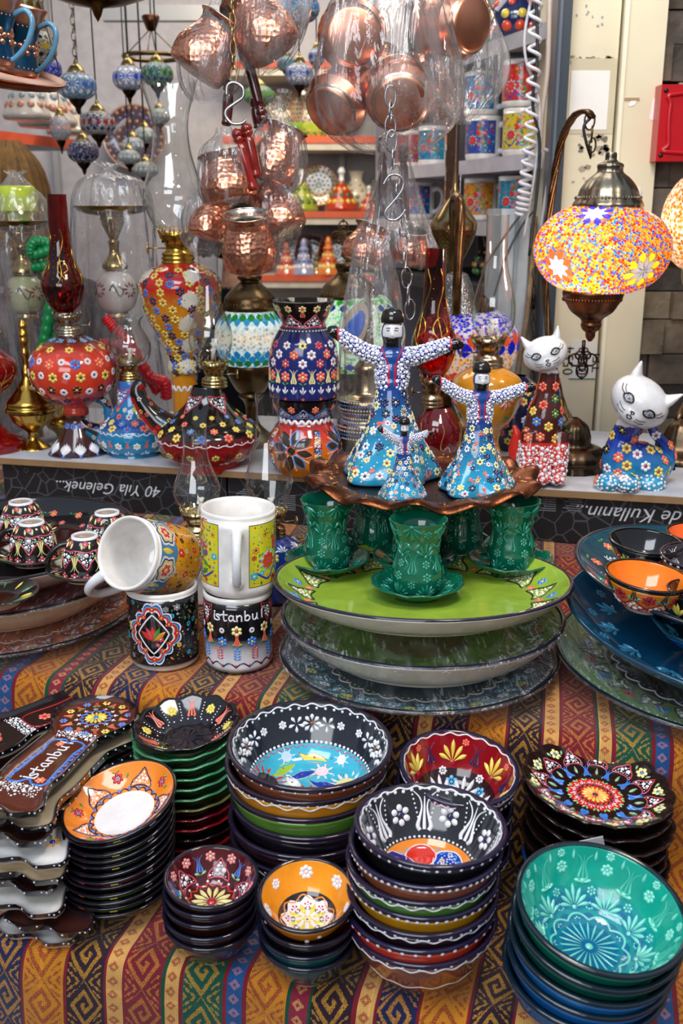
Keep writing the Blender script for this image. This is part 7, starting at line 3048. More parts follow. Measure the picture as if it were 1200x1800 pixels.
def face_paint(mm, V, Q, c, R_, fx, up, eyes=1.0):
 """eyes, nose and whiskers as thin black relief on the head: c centre, fx forward, up"""
 fx = np.array(fx) / np.linalg.norm(fx)
 up = np.array(up) - fx * np.dot(up, fx)
 up /= np.linalg.norm(up)
 rt = np.cross(fx, up) * -1
 vn = np.zeros_like(V)
 fn = np.cross(V[Q[:, 2]] - V[Q[:, 0]], V[Q[:, 3]] - V[Q[:, 1]])
 for k in range(4):
  np.add.at(vn, Q[:, k], fn)
 vn /= np.linalg.norm(vn, axis=1)[:, None] + 1e-12

 def snap(u, v):
  o_ = c + rt * u * R_ + up * v * R_
  d_ = V - o_
  t = d_ @ fx
  lat = np.linalg.norm(d_ - t[:, None] * fx, axis=1)
  i_ = np.argmin(lat + (t < 0) * 1 + (np.abs(t) > R_ * 1.6) * 1)
  return o_ + fx * t[i_] + vn[i_] * R_ * .01

 def ln(pts, w, col=K['black']):
  P = np.array([snap(*p_) for p_ in spl(pts, 4)])
  tube(mm, P, w * R_, col, 1, 6, flat=.6)
 for sx in (-1, 1):
  ex = sx * .42
  ln([(ex - .2, .16), (ex - .05, .30), (ex + .12, .28), (ex + .2, .16), (ex + .05, .06), (ex - .1, .07), (ex - .2, .16)], .05)
  ln([(ex + sx * .2, .18), (ex + sx * .34, .2), (ex + sx * .42, .3)], .02)
  ln([(ex + sx * .16, .24), (ex + sx * .28, .3), (ex + sx * .32, .38)], .016)
  for k in (-.06, .0, .06, .11):
   ln([(ex + k, .1), (ex + k * 1.1, .25)], .016)
  p0 = snap(ex + .02, .17)
  ellipsoid(mm, p0, (R_ * .035,) * 3, K['blue'], 1, 8, 6)
  for k in (-.05, -.14):
   ln([(sx * .22, -.14 + k), (sx * .4, -.12 + k * 1.4), (sx * .55, -.04 + k * 1.6)], .017)
 ln([(-.07, -.08), (0, -.13), (.07, -.08), (0, -.06), (-.07, -.08)], .03)
 ln([(0, -.13), (0, -.2)], .018)
 ln([(-.1, -.25), (0, -.2), (.1, -.25), (0, -.33), (-.1, -.25)], .03)


def head_parts(mm, c, R_, fx, up, sx_=1.0):
 fx = Vector(fx).normalized()
 up = (Vector(up) - fx * Vector(up).dot(fx)).normalized()
 rt = up.cross(fx)
 Mx = Matrix((rt, fx, up)).transposed().to_4x4()
 Mx.translation = Vector(c)
 Mx = np.array(Mx)
 ellipsoid(mm, (0, 0, 0), (R_ * 1.0, R_ * .8, R_ * .78), K['white'], 0, 28, 18, T=Mx)
 ellipsoid(mm, (0, .42 * R_, -.22 * R_), (R_ * .55, R_ * .45, R_ * .42), K['white'], 0, 20, 12, T=Mx)
 for s_ in (-1, 1):
  tube(mm, [(s_ * .50 * R_, -.1 * R_, .30 * R_), (s_ * .70 * R_, -.12 * R_, .68 * R_), (s_ * .84 * R_, -.12 * R_, 1.05 * R_)], [R_ * .44, R_ * .27, R_ * .05], K['white'], 0, 12, T=Mx, flat=.6)
 return Mx


# tall cat, red and brown
A, r = on_shelf(948, 846, 'cat_figurine', 'tall ceramic cat with a white face, brown neck and red dotted legs', 'figurine')
mu = A.m
hc = np.array(A.pt(958, 622, -.004))
FX, UP = (-.1, -1, -.12), (-.32, 0, 1)


def tall(mm):
 head_parts(mm, hc, 38 * mu, FX, UP)
 tube(mm, spl([A.pt(966, 650), A.pt(962, 690), A.pt(957, 730), A.pt(948, 790), A.pt(945, 838)], 5), np.interp(np.linspace(0, 1, 21), [0, .25, .5, .8, 1], [16, 20, 31, 38, 40]) * mu, K['white'], 0, 20)
 for x0, dx_ in ((928, -4), (950, -1), (978, 2)):
  tube(mm, [A.pt(x0 + 6, 760, -.012), A.pt(x0 + dx_, 838, -.028), A.pt(x0 + dx_, 846, -.034)], np.array([17, 14, 13]) * mu, K['white'], 0, 12)
 for x0 in (925, 950, 978):
  ellipsoid(mm, A.pt(x0, 843, -.036), (13 * mu, 17 * mu, 8 * mu), K['white'], 0, 12, 8)


V, Q, T3 = blob([tall], .0017, 3)
V[:, 2] = np.maximum(V[:, 2], 0)
zz = V[:, 2]
hd = V - hc
Rh = 38 * mu
col = np.where((zz > A.z(772))[:, None], np.array(hexc('4a1a18')), np.array(hexc('cc3024')))
isf = (zz > A.z(654) + .0)
fxn = np.array(FX) / np.linalg.norm(FX)
front = hd @ fxn
col[isf & (front > -.38 * Rh)] = hexc('e6e6ea')
col[isf & (front <= -.38 * Rh) & (front > -.5 * Rh)] = K['dnavy']
col[(V[:, 1] < -.03) & (np.abs(np.abs(V[:, 0] - A.x(951, 800)) - 13 * mu) < .9 * mu) & (zz < A.z(772))] = K['black']
mm = M()
mm.add(V, [Q, T3], col)
face_paint(mm, V, Q, hc, Rh, FX, UP)
pp, nn = sample_skin(V, Q, 9000, 8)
lo = pp[:, 2] < A.z(776)
ppl, nnl = pp[lo], nn[lo]
rr = np.where(np.arange(len(ppl)) < 400, .0034, np.where(np.arange(len(ppl)) < 1400, .002, .0011))
k = darts(ppl, rr * .95)
skin_stamp(mm, DOT8, ppl[k], nnl[k], rr[k], K['white'], mat=1, hk=.7)


def skin_flowers(mm, pp, nn, R_, cols, nmax, seed=0):
 k = darts(pp, np.full(len(pp), R_ * 1.02))[:nmax]
 for j, i_ in enumerate(k):
  c = cols[j % len(cols)]
  a = np.arange(6) * PI / 3
  skin_stamp(mm, DOT8, np.repeat(pp[i_][None], 6, 0), np.repeat(nn[i_][None], 6, 0), R_ * .34, c[0], ox=R_ * .62 * np.sin(a), oy=R_ * .62 * np.cos(a), mat=1)
  skin_stamp(mm, DOT8, pp[i_], nn[i_], R_ * .3, c[1], mat=1)


hi = (pp[:, 2] > A.z(765)) & (pp[:, 2] < A.z(664))
skin_flowers(mm, pp[hi], nn[hi], .0078, [(K['coral'], K['pale']), (K['blue'], K['yellow']), (K['yellow'], K['coral']), (K['green'], K['yellow']), (K['coral'], K['red'])], 60)
mm.build('body', [MG, MR], parent=r)
mm = M()
tube(mm, spl([A.pt(925, 845, .01), A.pt(908, 825, .012), A.pt(904, 790, .014), A.pt(908, 765, .012), A.pt(903, 748, .012)], 6), np.interp(np.linspace(0, 1, 25), [0, .3, .7, 1], [13, 13, 9, 3]) * mu, hexc('cc2a20'), 0, 14)
mm.build('tail', MG, parent=r)

# reclining cat, blue
A, r = on_shelf(1112, 852, 'cat_figurine', 'low blue ceramic cat with a tilted white face and tail curled to its head', 'figurine')
mu = A.m
hc = np.array(A.pt(1124, 706, -.03))
FX, UP = (-.5, -1, -.22), (-.10, 0, 1)
UP = (.42, -.0, 1) if 0 else (.12, 0, 1)


def low(mm):
 head_parts(mm, hc, 52 * mu, FX, (.62, 0, .78))
 tube(mm, spl([A.pt(1112, 735, -.015), A.pt(1098, 765, 0), A.pt(1090, 800, 0), A.pt(1095, 835, 0)], 5), np.interp(np.linspace(0, 1, 16), [0, .4, .7, 1], [22, 24, 33, 36]) * mu, K['white'], 0, 18)
 tube(mm, spl([A.pt(1088, 815, 0), A.pt(1115, 812, 0), A.pt(1140, 822, .004), A.pt(1152, 838, .006)], 5), np.interp(np.linspace(0, 1, 16), [0, .5, .8, 1], [34, 38, 36, 24]) * mu, K['white'], 0, 18)
 ellipsoid(mm, A.pt(1066, 848, -.022), (20 * mu, 26 * mu, 16 * mu), K['white'])
 ellipsoid(mm, A.pt(1103, 850, -.038), (20 * mu, 24 * mu, 16 * mu), K['white'])
 ellipsoid(mm, A.pt(1140, 848, -.012), (28 * mu, 30 * mu, 18 * mu), K['white'])
 tube(mm, spl([A.pt(1150, 845, .0), A.pt(1172, 822, .004), A.pt(1177, 798, .004), A.pt(1166, 778, .002), A.pt(1150, 762, 0), A.pt(1143, 745, -.01)], 5), np.interp(np.linspace(0, 1, 26), [0, .5, 1], [12, 9, 9]) * mu, K['white'], 0, 12)


V, Q, T3 = blob([low], .0018, 3)
V[:, 2] = np.maximum(V[:, 2], 0)
zz = V[:, 2]
c0, c1 = np.array(hexc('2a9cc4')), np.array(hexc('1c3a9c'))
f_ = np.clip((zz - .01) / (A.z(780) - .01), 0, 1)[:, None]
col = c0 * (1 - f_) + c1 * f_
hd = V - hc
Rh = 50 * mu
fxn = np.array(FX) / np.linalg.norm(FX)
front = hd @ fxn
near = np.linalg.norm(hd, axis=1) < Rh * 1.75
isf = near & (zz > A.z(744))
col[isf & (front > -.22 * Rh)] = hexc('e6e6ea')
col[isf & (front <= -.22 * Rh) & (front > -.32 * Rh)] = hexc('2a1f5c')
mm = M()
mm.add(V, [Q, T3], col)
face_paint(mm, V, Q, hc, Rh, FX, (.62, 0, .78))
pp, nn = sample_skin(V, Q, 7000, 9)
paw = (pp[:, 2] < .022) & (pp[:, 1] < -.022)
k = darts(pp[paw], np.full(paw.sum(), .0024))
skin_stamp(mm, DOT8, pp[paw][k], nn[paw][k], .0024, K['white'], mat=1, hk=.7)
hi = (pp[:, 2] > .012) & (pp[:, 2] < A.z(748)) & ~paw & (np.linalg.norm(pp - hc, axis=1) > Rh * 1.15)
skin_flowers(mm, pp[hi], nn[hi], .0085, [(K['yellow'], K['red']), (K['coral'], K['yellow']), (K['white'], K['red']), (K['coral'], K['pale']), (K['black'], K['yellow'])], 70)
mm.build('body', [MG, MR], parent=r)


# --- big lamp with bead globe on a bronze arm
def star(d, A_, S_, R_, ci, co):
 a = np.arange(8) * PI / 4
 d.st(LEAF, A_, S_, ci, R_ * .28, R_ * .6, ox=R_ * .02 * np.sin(a), oy=R_ * .02 * np.cos(a), pr=a, h=.0012, mat=1)
 d.st(LEAF, A_, S_, co, R_ * .34, R_ * .58, ox=R_ * .42 * np.sin(a + PI / 8), oy=R_ * .42 * np.cos(a + PI / 8), pr=a + PI / 8, h=.0010, mat=1)


def bead_globe(root, A, px, prof, stars, n, pal, rb=.00155, seed=3, rings=()):
 mm = M()
 P = spl(np.array(A.prof(prof)), 8)
 lathe(mm, P, hexc('f2ead8'), 0, 72)
 d = Deco(mm, P, 1, False, None, 1)
 g_ = np.random.default_rng(seed)
 # even spread over the surface
 ar = np.concatenate([[0], np.cumsum(.5 * (d.R[1:] + d.R[:-1]) * np.diff(d.S))])
 u_ = (np.arange(n) + .5) / n
 S_ = np.interp(u_ * ar[-1], ar, d.S) + (g_.random(n) - .5) * rb * .8
 A_ = (np.arange(n) * 2.399963 + (g_.random(n) - .5) * .02) % (2 * PI)
 keep = np.ones(n, bool)
 rr = np.interp(S_, d.S, d.R)
 for (a0, s0, R0, ci, co) in stars:
  dx = rr * ((A_ - a0 + PI) % (2 * PI) - PI)
  keep &= np.hypot(dx, S_ - s0 * d.L) > R0 * .86
  star(d, a0, s0 * d.L, R0, hexc(ci), hexc(co))
 cc = np.array([hexc(c) for c in pal])[g_.integers(len(pal), size=n)]
 d.st(DOT6, A_[keep], S_[keep], cc[keep], rb, h=rb * .9, mat=2)
 GH = thin_glass('frosted_globe_' + str(seed), tint=(.97, .94, .88), edge=(.8, .75, .65), refl=.6, haze=.10, hazec=(.8, .6, .35))
 return mm.build('mosaic_globe', [GH, GT, GBEAD], parent=root, loc=((px - A.px) * A.m, 0, 0))


GBEAD = glow('lit_glass_bead', 100, .10, .6, beads=False)
A, r = on_shelf(1003, 838, 'mosaic_lamp', 'large lit lamp with a multicoloured bead globe hanging from a bronze arm', 'lamp', Y=1.60)
Hs = -PI / 2
pal = ('e88a10', 'e08010', 'd8a820', '1f48d0', '2f58d8', 'c81818', 'e0b020', '4a90e0', 'c86010', 'd8a030', 'd84010')
bead_globe(r, A, 1030, [(512, 52), (500, 80), (485, 98), (462, 112), (438, 117), (412, 112), (390, 98), (374, 78), (362, 52)],
   [(Hs + .45, .34, .033, '8a8a94', 'e8b020'), (Hs - .95, .36, .03, '9aa0e0', 'e83a1c'), (Hs - .45, .86, .029, 'd8d4dc', '2a22b0'), (Hs + 1.6, .55, .03, '9aa0e0', '2a22b0'), (Hs + 2.7, .4, .03, '8a8a94', 'e8b020'),
   (Hs + 1.1, .84, .026, 'b0a8a0', '8a5a30')], 6300, pal, rb=.0019)
cap(r, A, 1034, [(366, 60), (360, 61), (352, 57), (344, 53), (330, 48), (314, 36), (304, 24), (298, 22), (292, 23), (288, 21), (282, 11), (272, 10), (268, 9)], fl=.012, col=hexc('8f8878'))
beadring(r, A, 1034, 348, 56, 60, hexc('8f8878'))
cap(r, A, 1020, [(600, 3), (592, 8), (584, 9), (580, 14), (572, 18), (566, 17), (560, 20), (548, 36), (536, 44), (526, 50), (516, 53), (510, 52)], 'lower_cup', col=hexc('7a5238'))
beadring(r, A, 1019, 526, 50, 56, hexc('7a5238'))
finial(r, A, 1010, 598, 664, hexc('4a3a34'), True)
cap(r, A, 1003, [(842, 58), (836, 60), (822, 59), (812, 56), (806, 60), (796, 58), (786, 48), (780, 32), (765, 30), (748, 24), (738, 12), (734, 6)], 'stand', col=hexc('5a4c3c'), fl=.01)
mm = M()
arm = spl([A.pt(1003, 740, .0), A.pt(985, 700, .06), A.pt(966, 600, .11), A.pt(958, 480, .12), A.pt(970, 340, .10), A.pt(986, 250, .06), A.pt(1008, 205, .02), A.pt(1030, 196, 0), A.pt(1040, 206, 0)], 10)
for k in range(4):
 a = np.linspace(0, 9 * PI, len(arm)) + k * PI / 2
 tube(mm, arm + .003 * np.stack([np.cos(a), np.sin(a), 0 * a], 1), .0034, hexc('6a543c'), 0, 8)
mm.build('arm', MAN, parent=r)
mm = M()
for k, (x0, y0, rx, ry) in enumerate(((1036, 212, 8, 14), (1040, 236, 5, 12), (1041, 255, 5, 11), (1038, 268, 4, 9))):
 a = np.linspace(0, 2 * PI, 20, endpoint=False)
 c_ = np.array(A.pt(x0, y0))
 ux = (1, 0) if k % 2 == 0 else (.3, 1)
 tube(mm, np.stack([c_[0] + rx * A.m * np.cos(a) * ux[0], c_[1] + rx * A.m * np.cos(a) * ux[1], c_[2] + ry * A.m * np.sin(a)], 1), .0014, hexc('5c4a38'), 0, 6, closed=True)
tube(mm, spl([A.pt(1040, 205), A.pt(1026, 222), A.pt(1030, 250), A.pt(1038, 276)], 6), .0022, hexc('4a4650'), 0, 8)
mm.build('chain', MAN, parent=r)
bulb('lamp_bulb', A.p + np.array([A.x(1018, 440), -.035, A.z(446)]), 1.9, (1.0, .90, .72), .016)

# second lamp at the right edge
A, r = on_shelf(1188, 836, 'mosaic_lamp', 'lit amber mosaic lamp cut by the right edge in front of the stone wall', 'lamp', Y=1.66)


def deco_am(d):
 d.mat = 1
 c_ = Hs + .05
 for q, (R_, n_, c) in enumerate(((.018, 10, 'e09010'), (.028, 14, '1a1614'), (.038, 16, 'e09010'), (.048, 18, '1a1614'), (.057, 22, 'b8b4ac'))):
  a = np.arange(n_) * 2 * PI / n_ + q * .2
  d.st(LEAF, c_, d.L * .5, hexc(c), .011, .013, ox=R_ * np.sin(a), oy=R_ * np.cos(a), pr=a, h=.001)
 for R_ in (.06, .064):
  a = np.arange(90) * 2 * PI / 90
  d.st(DOT6, c_, d.L * .5, hexc('e8b050'), .0014, ox=R_ * np.sin(a), oy=R_ * np.cos(a))


T(A, r, 'mosaic_globe', [(478, 30), (470, 52), (450, 72), (420, 86), (385, 90), (350, 84), (318, 66), (300, 40), (296, 30)], hexc('c87a18'), [GC, GT], deco_am, dx=22)
cap(r, A, 1210, [(300, 40), (290, 36), (270, 20), (250, 8)])
cap(r, A, 1210, [(560, 6), (530, 20), (500, 42), (478, 46), (470, 44)], 'lower_cup')
cap(r, A, 1190, [(850, 62), (842, 64), (825, 62), (815, 58), (806, 62), (796, 58), (785, 40), (765, 32), (745, 22), (735, 8)], 'stand', col=hexc('5a4c3c'), fl=.01)
mm = M()
tube(mm, spl([A.pt(1190, 740), A.pt(1235, 640, .08), A.pt(1262, 450, .1), A.pt(1250, 260, .06), A.pt(1215, 235, 0), A.pt(1210, 252, 0)], 8), .006, hexc('6a543c'), 0, 10)
mm.build('arm', MAN, parent=r)
bulb('lamp_bulb', A.p + np.array([A.x(1210, 390), -.01, A.z(390)]), .3, (1.0, .82, .5))

# navy vase behind the tall cat
A, r = on_shelf(902, 800, 'painted_jar', 'navy blue jar with yellow and orange flowers half hidden behind the tall cat', 'jar', Y=1.74)
T(A, r, 'body', [(800, 22), (780, 34), (745, 44), (710, 46), (680, 38), (665, 22), (660, 16)], hexc('16204a'), [MG, MR],
 lambda d: [d.flower(i * 3.5804, d.L * (.15 + .7 * ((i * .7549) % 1)), .0075, (K['yellow'], K['coral'], K['white'])[i % 3], K['red'], 6) for i in range(60)])


# ================================================================== HANGING ABOVE AND BEHIND
CU, DW = hexc('e6a184'), hexc('4a0e12')


def frame_to(axis, pos=(0, 0, 0)):
 Mx = Vector(axis).normalized().to_track_quat('Z', 'Y').to_matrix().to_4x4()
 Mx.translation = Vector(pos)
 return np.array(Mx)


MHX = pbr('honeycomb_copper', metal=1, rough=.26, bump=('hammer', 150, .5, .002))


def pot(px, py, D, axis, R_, H_, label, kind=0, handle=None, hcol=DW, group='copper coffee pots hanging in bags'):
 """coffee pot; axis runs from the base to the mouth"""
 A = At(px, py, D=D)
 root = thing('copper_pot', label, 'coffee pot', A.p, group=group)
 Mx = frame_to(axis) @ trans(0, 0, -H_ / 2)
 mm = M()
 if kind == 0:
  pr = [(0, 0), (R_ * .86, 0), (R_ * .93, H_ * .03), (R_ * 1.0, H_ * .2), (R_ * .98, H_ * .4), (R_ * .8, H_ * .66), (R_ * .70, H_ * .8), (R_ * .74, H_ * .92), (R_ * .84, H_)]
 else:
  pr = [(0, 0), (R_ * .70, 0), (R_ * .78, H_ * .03), (R_ * .98, H_ * .24), (R_ * 1.0, H_ * .32), (R_ * .9, H_ * .6), (R_ * .82, H_ * .85), (R_ * .88, H_)]
 P = np.concatenate([[pr[0]], [pr[1]], spl(pr[2:], 5)])
 lathe(mm, P, CU, 0, 56, T=Mx)
 # honeycomb hammering, a raised band of dimples round the belly
 d = Deco(mm, P[1:], 1, False, None, 1)
 nb = 26
 keep = len(mm.V)
 for q in range(6):
  a = np.arange(nb) * 2 * PI / nb + (q % 2) * PI / nb
  d.st(FLAT, a, d.L * (.34 + .06 * q), CU, R_ * .105, d.L * .032, h=.0006)
 for i_ in range(keep, len(mm.V)):
  mm.V[i_] = mm.V[i_] @ Mx[:3, :3].T + Mx[:3, 3]
 mm.build('body', [MHX, MHX] if kind == 0 else [MCU, MCU], parent=root)
 mm = M()
 lathe(mm, [(pr[-1][0], H_), (pr[-1][0] - .002, H_ - .001), (R_ * .66, H_ * .8), (R_ * .9, H_ * .4), (R_ * .85, H_ * .06), (0, H_ * .05)], hexc('b9b4ac'), 0, 40, T=Mx)
 a = np.linspace(0, 2 * PI, 40, endpoint=False)
 tube(mm, np.stack([pr[-1][0] * np.cos(a), pr[-1][0] * np.sin(a), 0 * a + H_], 1), .0012, hexc('c4b8a8'), 0, 6, closed=True, T=Mx)
 mm.build('tinned_inside', MST, parent=root)
 if handle:
  mm = M()
  (x0, y0, d0), (x1, y1, d1) = handle
  p0, p1 = np.array(A.pt(x0, y0, d0)), np.array(A.pt(x1, y1, d1))
  t = np.linspace(0, 1, 24)
  rr = .0062 * (1 + .25 * np.sin(t * PI) + .35 * np.exp(-((t - .9) / .03) ** 2) + .3 * np.exp(-((t - .06) / .03) ** 2) - .35 * np.exp(-((t - .83) / .03) ** 2))
  tube(mm, p0 + (p1 - p0) * t[:, None], rr, hcol, 0, 12)
  ellipsoid(mm, p1, (.0082,) * 3, hcol, 0, 12, 8)
  mm.build('handle', MWD, parent=root)
 return A, root


def hang_bag(px, py, D, prof, label, seed, pleat=.10, lean=0, squash=.8):
 A = At(px, py, D=D)
 bag('plastic_bag', A, px, prof, label, None, pleat, seed, lean=lean, squash=squash)


pot(368, 84, 1.42, (.55, .1, .8), .043, .078, 'hammered copper coffee pot in a bag, upper left of the hanging cluster', handle=((392, 60, .02), (402, -30, .03)))
pot(455, 42, 1.40, (-.55, .15, .85), .042, .085, 'copper coffee pot at the top edge tilted towards the dark red handle', handle=((432, 92, .035), (462, 208, .03)))
pot(488, 272, 1.48, (.35, .1, .9), .036, .078, 'bagged copper coffee pot hanging right of the two red lacquer handles', handle=((455, 225, .01), (448, 180, .01)))
pot(398, 312, 1.45, (-.2, .1, .95), .040, .065, 'bagged copper coffee pot with a paper sticker behind the big glass chimney', handle=((398, 220, .02), (402, 150, .03)))
pot(484, 372, 1.50, (-.45, .3, .8), .036, .070, 'bagged copper coffee pot hanging lowest on the right of the cluster', handle=((447, 335, -.06), (417, 236, -.06)), hcol=hexc('8a1c16'))
pot(372, 385, 1.58, (.3, .2, .9), .032, .06, 'small bagged copper coffee pot at the back behind the tall orange lamp', handle=((452, 312, -.14), (433, 226, -.14)), hcol=hexc('7a1812'))
pot(437, 425, 1.40, (-.03, -.30, 1), .0375, .074, 'hammered copper coffee pot with its tinned mouth open, above the turquoise lamp', group='copper coffee pots hanging in bags')
hang_bag(366, 130, 1.42, [(178, 30), (150, 52), (110, 60), (70, 54), (40, 32), (14, 14), (2, 8)], 'clear bag around the upper left copper pot', 11, lean=.1)
hang_bag(460, 100, 1.40, [(130, 14), (112, 38), (80, 54), (40, 62), (0, 60), (-30, 40)], 'clear bag around the copper pot at the top edge', 12, lean=.2)
hang_bag(488, 330, 1.48, [(342, 22), (320, 44), (280, 50), (240, 44), (210, 24), (190, 14), (170, 16)], 'clear bag around the pot right of the red lacquer handles', 13)
hang_bag(398, 350, 1.45, [(358, 38), (340, 46), (300, 47), (262, 40), (240, 18), (225, 14)], 'clear bag with a white sticker around the pot behind the big chimney', 14)
hang_bag(486, 430, 1.50, [(445, 14), (430, 32), (390, 44), (350, 42), (325, 24), (305, 12)], 'clear bag around the lowest hanging copper pot', 15)
hang_bag(360, 430, 1.60, [(450, 22), (420, 40), (380, 42), (350, 30), (330, 12)], 'clear bag around the small pot behind the orange lamp', 16)

pot(617, 62, 1.40, (-.06, 1, .15), .046, .075, 'copper pan showing its round flat base, top left in the big clear bag', 1, group='copper pans in the big clear bag')
pot(600, 172, 1.42, (.45, .7, .55), .044, .078, 'copper pan lower left in the big clear bag, base turned down', 1, group='copper pans in the big clear bag')
pot(700, 165, 1.38, (-.02, .95, .45), .045, .072, 'copper pan frontmost and lowest in the big clear bag', 1, group='copper pans in the big clear bag')
pot(795, 42, 1.42, (-.65, .75, .1), .046, .08, 'copper pan at the top right of the big clear bag', 1, group='copper pans in the big clear bag')
pot(752, 150, 1.50, (-.1, .3, .9), .037, .085, 'hammered copper pan upright at the back of the big clear bag', 0, handle=((724, 90, -.02), (716, -20, -.02)), hcol=hexc('3a1a16'), group='copper pans in the big clear bag')
pot(665, 130, 1.54, (.1, .5, .8), .034, .07, 'small copper pan wedged in the middle of the big clear bag', 0, group='copper pans in the big clear bag')
hang_bag(680, 240, 1.42, [(268, 60), (235, 104), (190, 128), (140, 132), (90, 124), (40, 112), (0, 100), (-40, 70)], 'big clear plastic bag full of copper pans', 17, .07, squash=.75)
hang_bag(815, 190, 1.46, [(215, 10), (190, 36), (150, 62), (100, 66), (50, 54), (0, 36), (-30, 20)], 'crumpled flap of clear plastic beside the copper pans', 18, .16, squash=.45)

# middle bag with dark handles and a tinned pot
A, r = pot(725, 428, 1.62, (.1, -.45, 1), .030, .05, 'tinned copper pot hanging in the narrow clear bag behind the steel chain', group='pots in the narrow clear bag', handle=((712, 400, .02), (708, 262, .02)), hcol=hexc('4a1214'))
pot(645, 432, 1.62, (.4, .2, 1), .036, .06, 'copper pot lying against the bottom of the narrow clear bag', group='pots in the narrow clear bag', handle=((672, 380, .01), (672, 248, .01)), hcol=hexc('4a1214'))
hang_bag(690, 460, 1.60, [(470, 70), (440, 74), (400, 58), (350, 42), (300, 30), (260, 24), (240, 22), (232, 8)], 'narrow clear bag gathered at the top around dark pot handles', 19, .14)
A = At(748, 585, D=1.66)
mm = M()


def links(mm, A, pts, w, h, col, r_=.0011):
 for k, (x0, y0) in enumerate(pts):
  c_ = np.array(A.pt(x0, y0))
  a = np.linspace(0, 2 * PI, 22, endpoint=False)
  q = (1, .15) if k % 2 == 0 else (.25, 1)
  tube(mm, np.stack([c_[0] + w * A.m * np.cos(a) * q[0], c_[1] + w * A.m * np.cos(a) * q[1], c_[2] + h * A.m * np.sin(a)], 1), r_, col, 0, 6, closed=True)


SC = hexc('b8bac0')
A = At(700, 400, D=1.36)
links(mm, A, [(687 + .11 * (y - 240), y) for y in (248, 278, 308, 338, 368, 398, 428, 458, 488, 518, 544)], 9, 18, SC)
links(mm, A, [(686, y) for y in (222, 196, 170)], 9, 18, SC)
o = mm.build('steel_chain', MST, loc=A.p)
tag(o, 'long steel link chain hanging in front of the narrow clear bag', 'chain')


def shook(px, py, D, pts, label, r_=.0016):
 A = At(px, py, D=D)
 mm = M()
 tube(mm, spl([A.pt(x, y) for x, y in pts], 8), r_, SC, 0, 8)
 tag(mm.build('metal_hook', MST, loc=A.p), label, 'hook')


shook(690, 340, 1.34, [(673, 325), (684, 309), (700, 308), (709, 320), (704, 338), (688, 358), (677, 372), (680, 384), (694, 387), (706, 378), (712, 368)], 'pale S-shaped hook on the steel chain')
shook(410, 180, 1.38, [(398, 168), (400, 150), (412, 145), (426, 154), (427, 170), (412, 182), (398, 193), (397, 205), (408, 217), (424, 217), (432, 211)], 'steel S-shaped hook holding the red lacquer handles', .0022)
mm = M()
A = At(410, 160, D=1.38)
links(mm, A, [(408 + .02 * y, y) for y in range(-60, 150, 24)], 5, 13, hexc('b89a6a'), .0009)
tag(mm.build('brass_chain', MBR, loc=A.p), 'thin brass chain above the steel hook and coffee pots', 'chain')


# copper tray with painted copper mugs, top left
A = At(10, 150, D=1.28)
mm = M()
lathe(mm, [(0, 0), (.062, 0), (.088, .006), (.094, .012), (.0955, .0135), (.094, .015), (.086, .009), (.06, .003), (0, .003)], hexc('7a3a22'), 0, 80)
o = mm.build('copper_tray', MCU, loc=np.array(A.p) + [-.022, 0, .008], rot=(math.radians(10), math.radians(14), 0))
tag(o, 'plain reddish copper tray seen from below at the upper left corner', 'tray')
# wire that carries the tray
mm = M()
tube(mm, [(0, 0, 0), (0, 0, 1.2)], .0012, SC, 0, 6)
for a in (0, 2.1, 4.2):
 tube(mm, [(.09 * math.cos(a), .09 * math.sin(a), -.36), (0, 0, 0)], .001, SC, 0, 6)
tag(mm.build('hanging_wire', MST, loc=np.array(A.p) + [-.022, 0, .38]), 'wires carrying the plain copper tray', 'wire')


def painted_mug(px, py, D, sc_, label):
 A = At(px, py, D=D)
 root = thing('copper_mug', label, 'mug', A.p, (math.radians(8), math.radians(14), 0), group='painted copper mugs on the hanging tray')
 mm = M()
 P = spl([(.030, 0), (.031, .006), (.026, .03), (.025, .045), (.029, .066), (.033, .078)], 5) * sc_
 c = np.where((P[:, 1] > .008 * sc_)[:, None] & (P[:, 1] < .060 * sc_)[:, None], np.array(hexc('2f6a96')), np.array(CU))
 lathe(mm, P, c, 0, 48)
 d = Deco(mm, P, 1)
 for i in range(8):
  d.flower(i * PI / 4, d.L * .42, .010, CU, CU, 5)
 d.ring(d.L * .72, 30, .0012, CU)
 d.ring(d.L * .14, 30, .0012, CU)
 mm.build('body', [MCU, MCU], parent=root)
 mm = M()
 tube(mm, spl([(.025, -.004, .058), (.04, -.006, .066), (.05, -.008, .055), (.046, -.008, .03), (.034, -.006, .012), (.026, -.004, .008)], 6) * sc_, .0032, hexc('5f93b4'), 0, 10)
 mm.build('handle', MG, parent=root)


painted_mug(22, 128, 1.24, .98, 'blue painted copper mug with a pale handle on the hanging tray')
painted_mug(-22, 108, 1.16, .95, 'second blue painted copper mug cut by the picture corner')


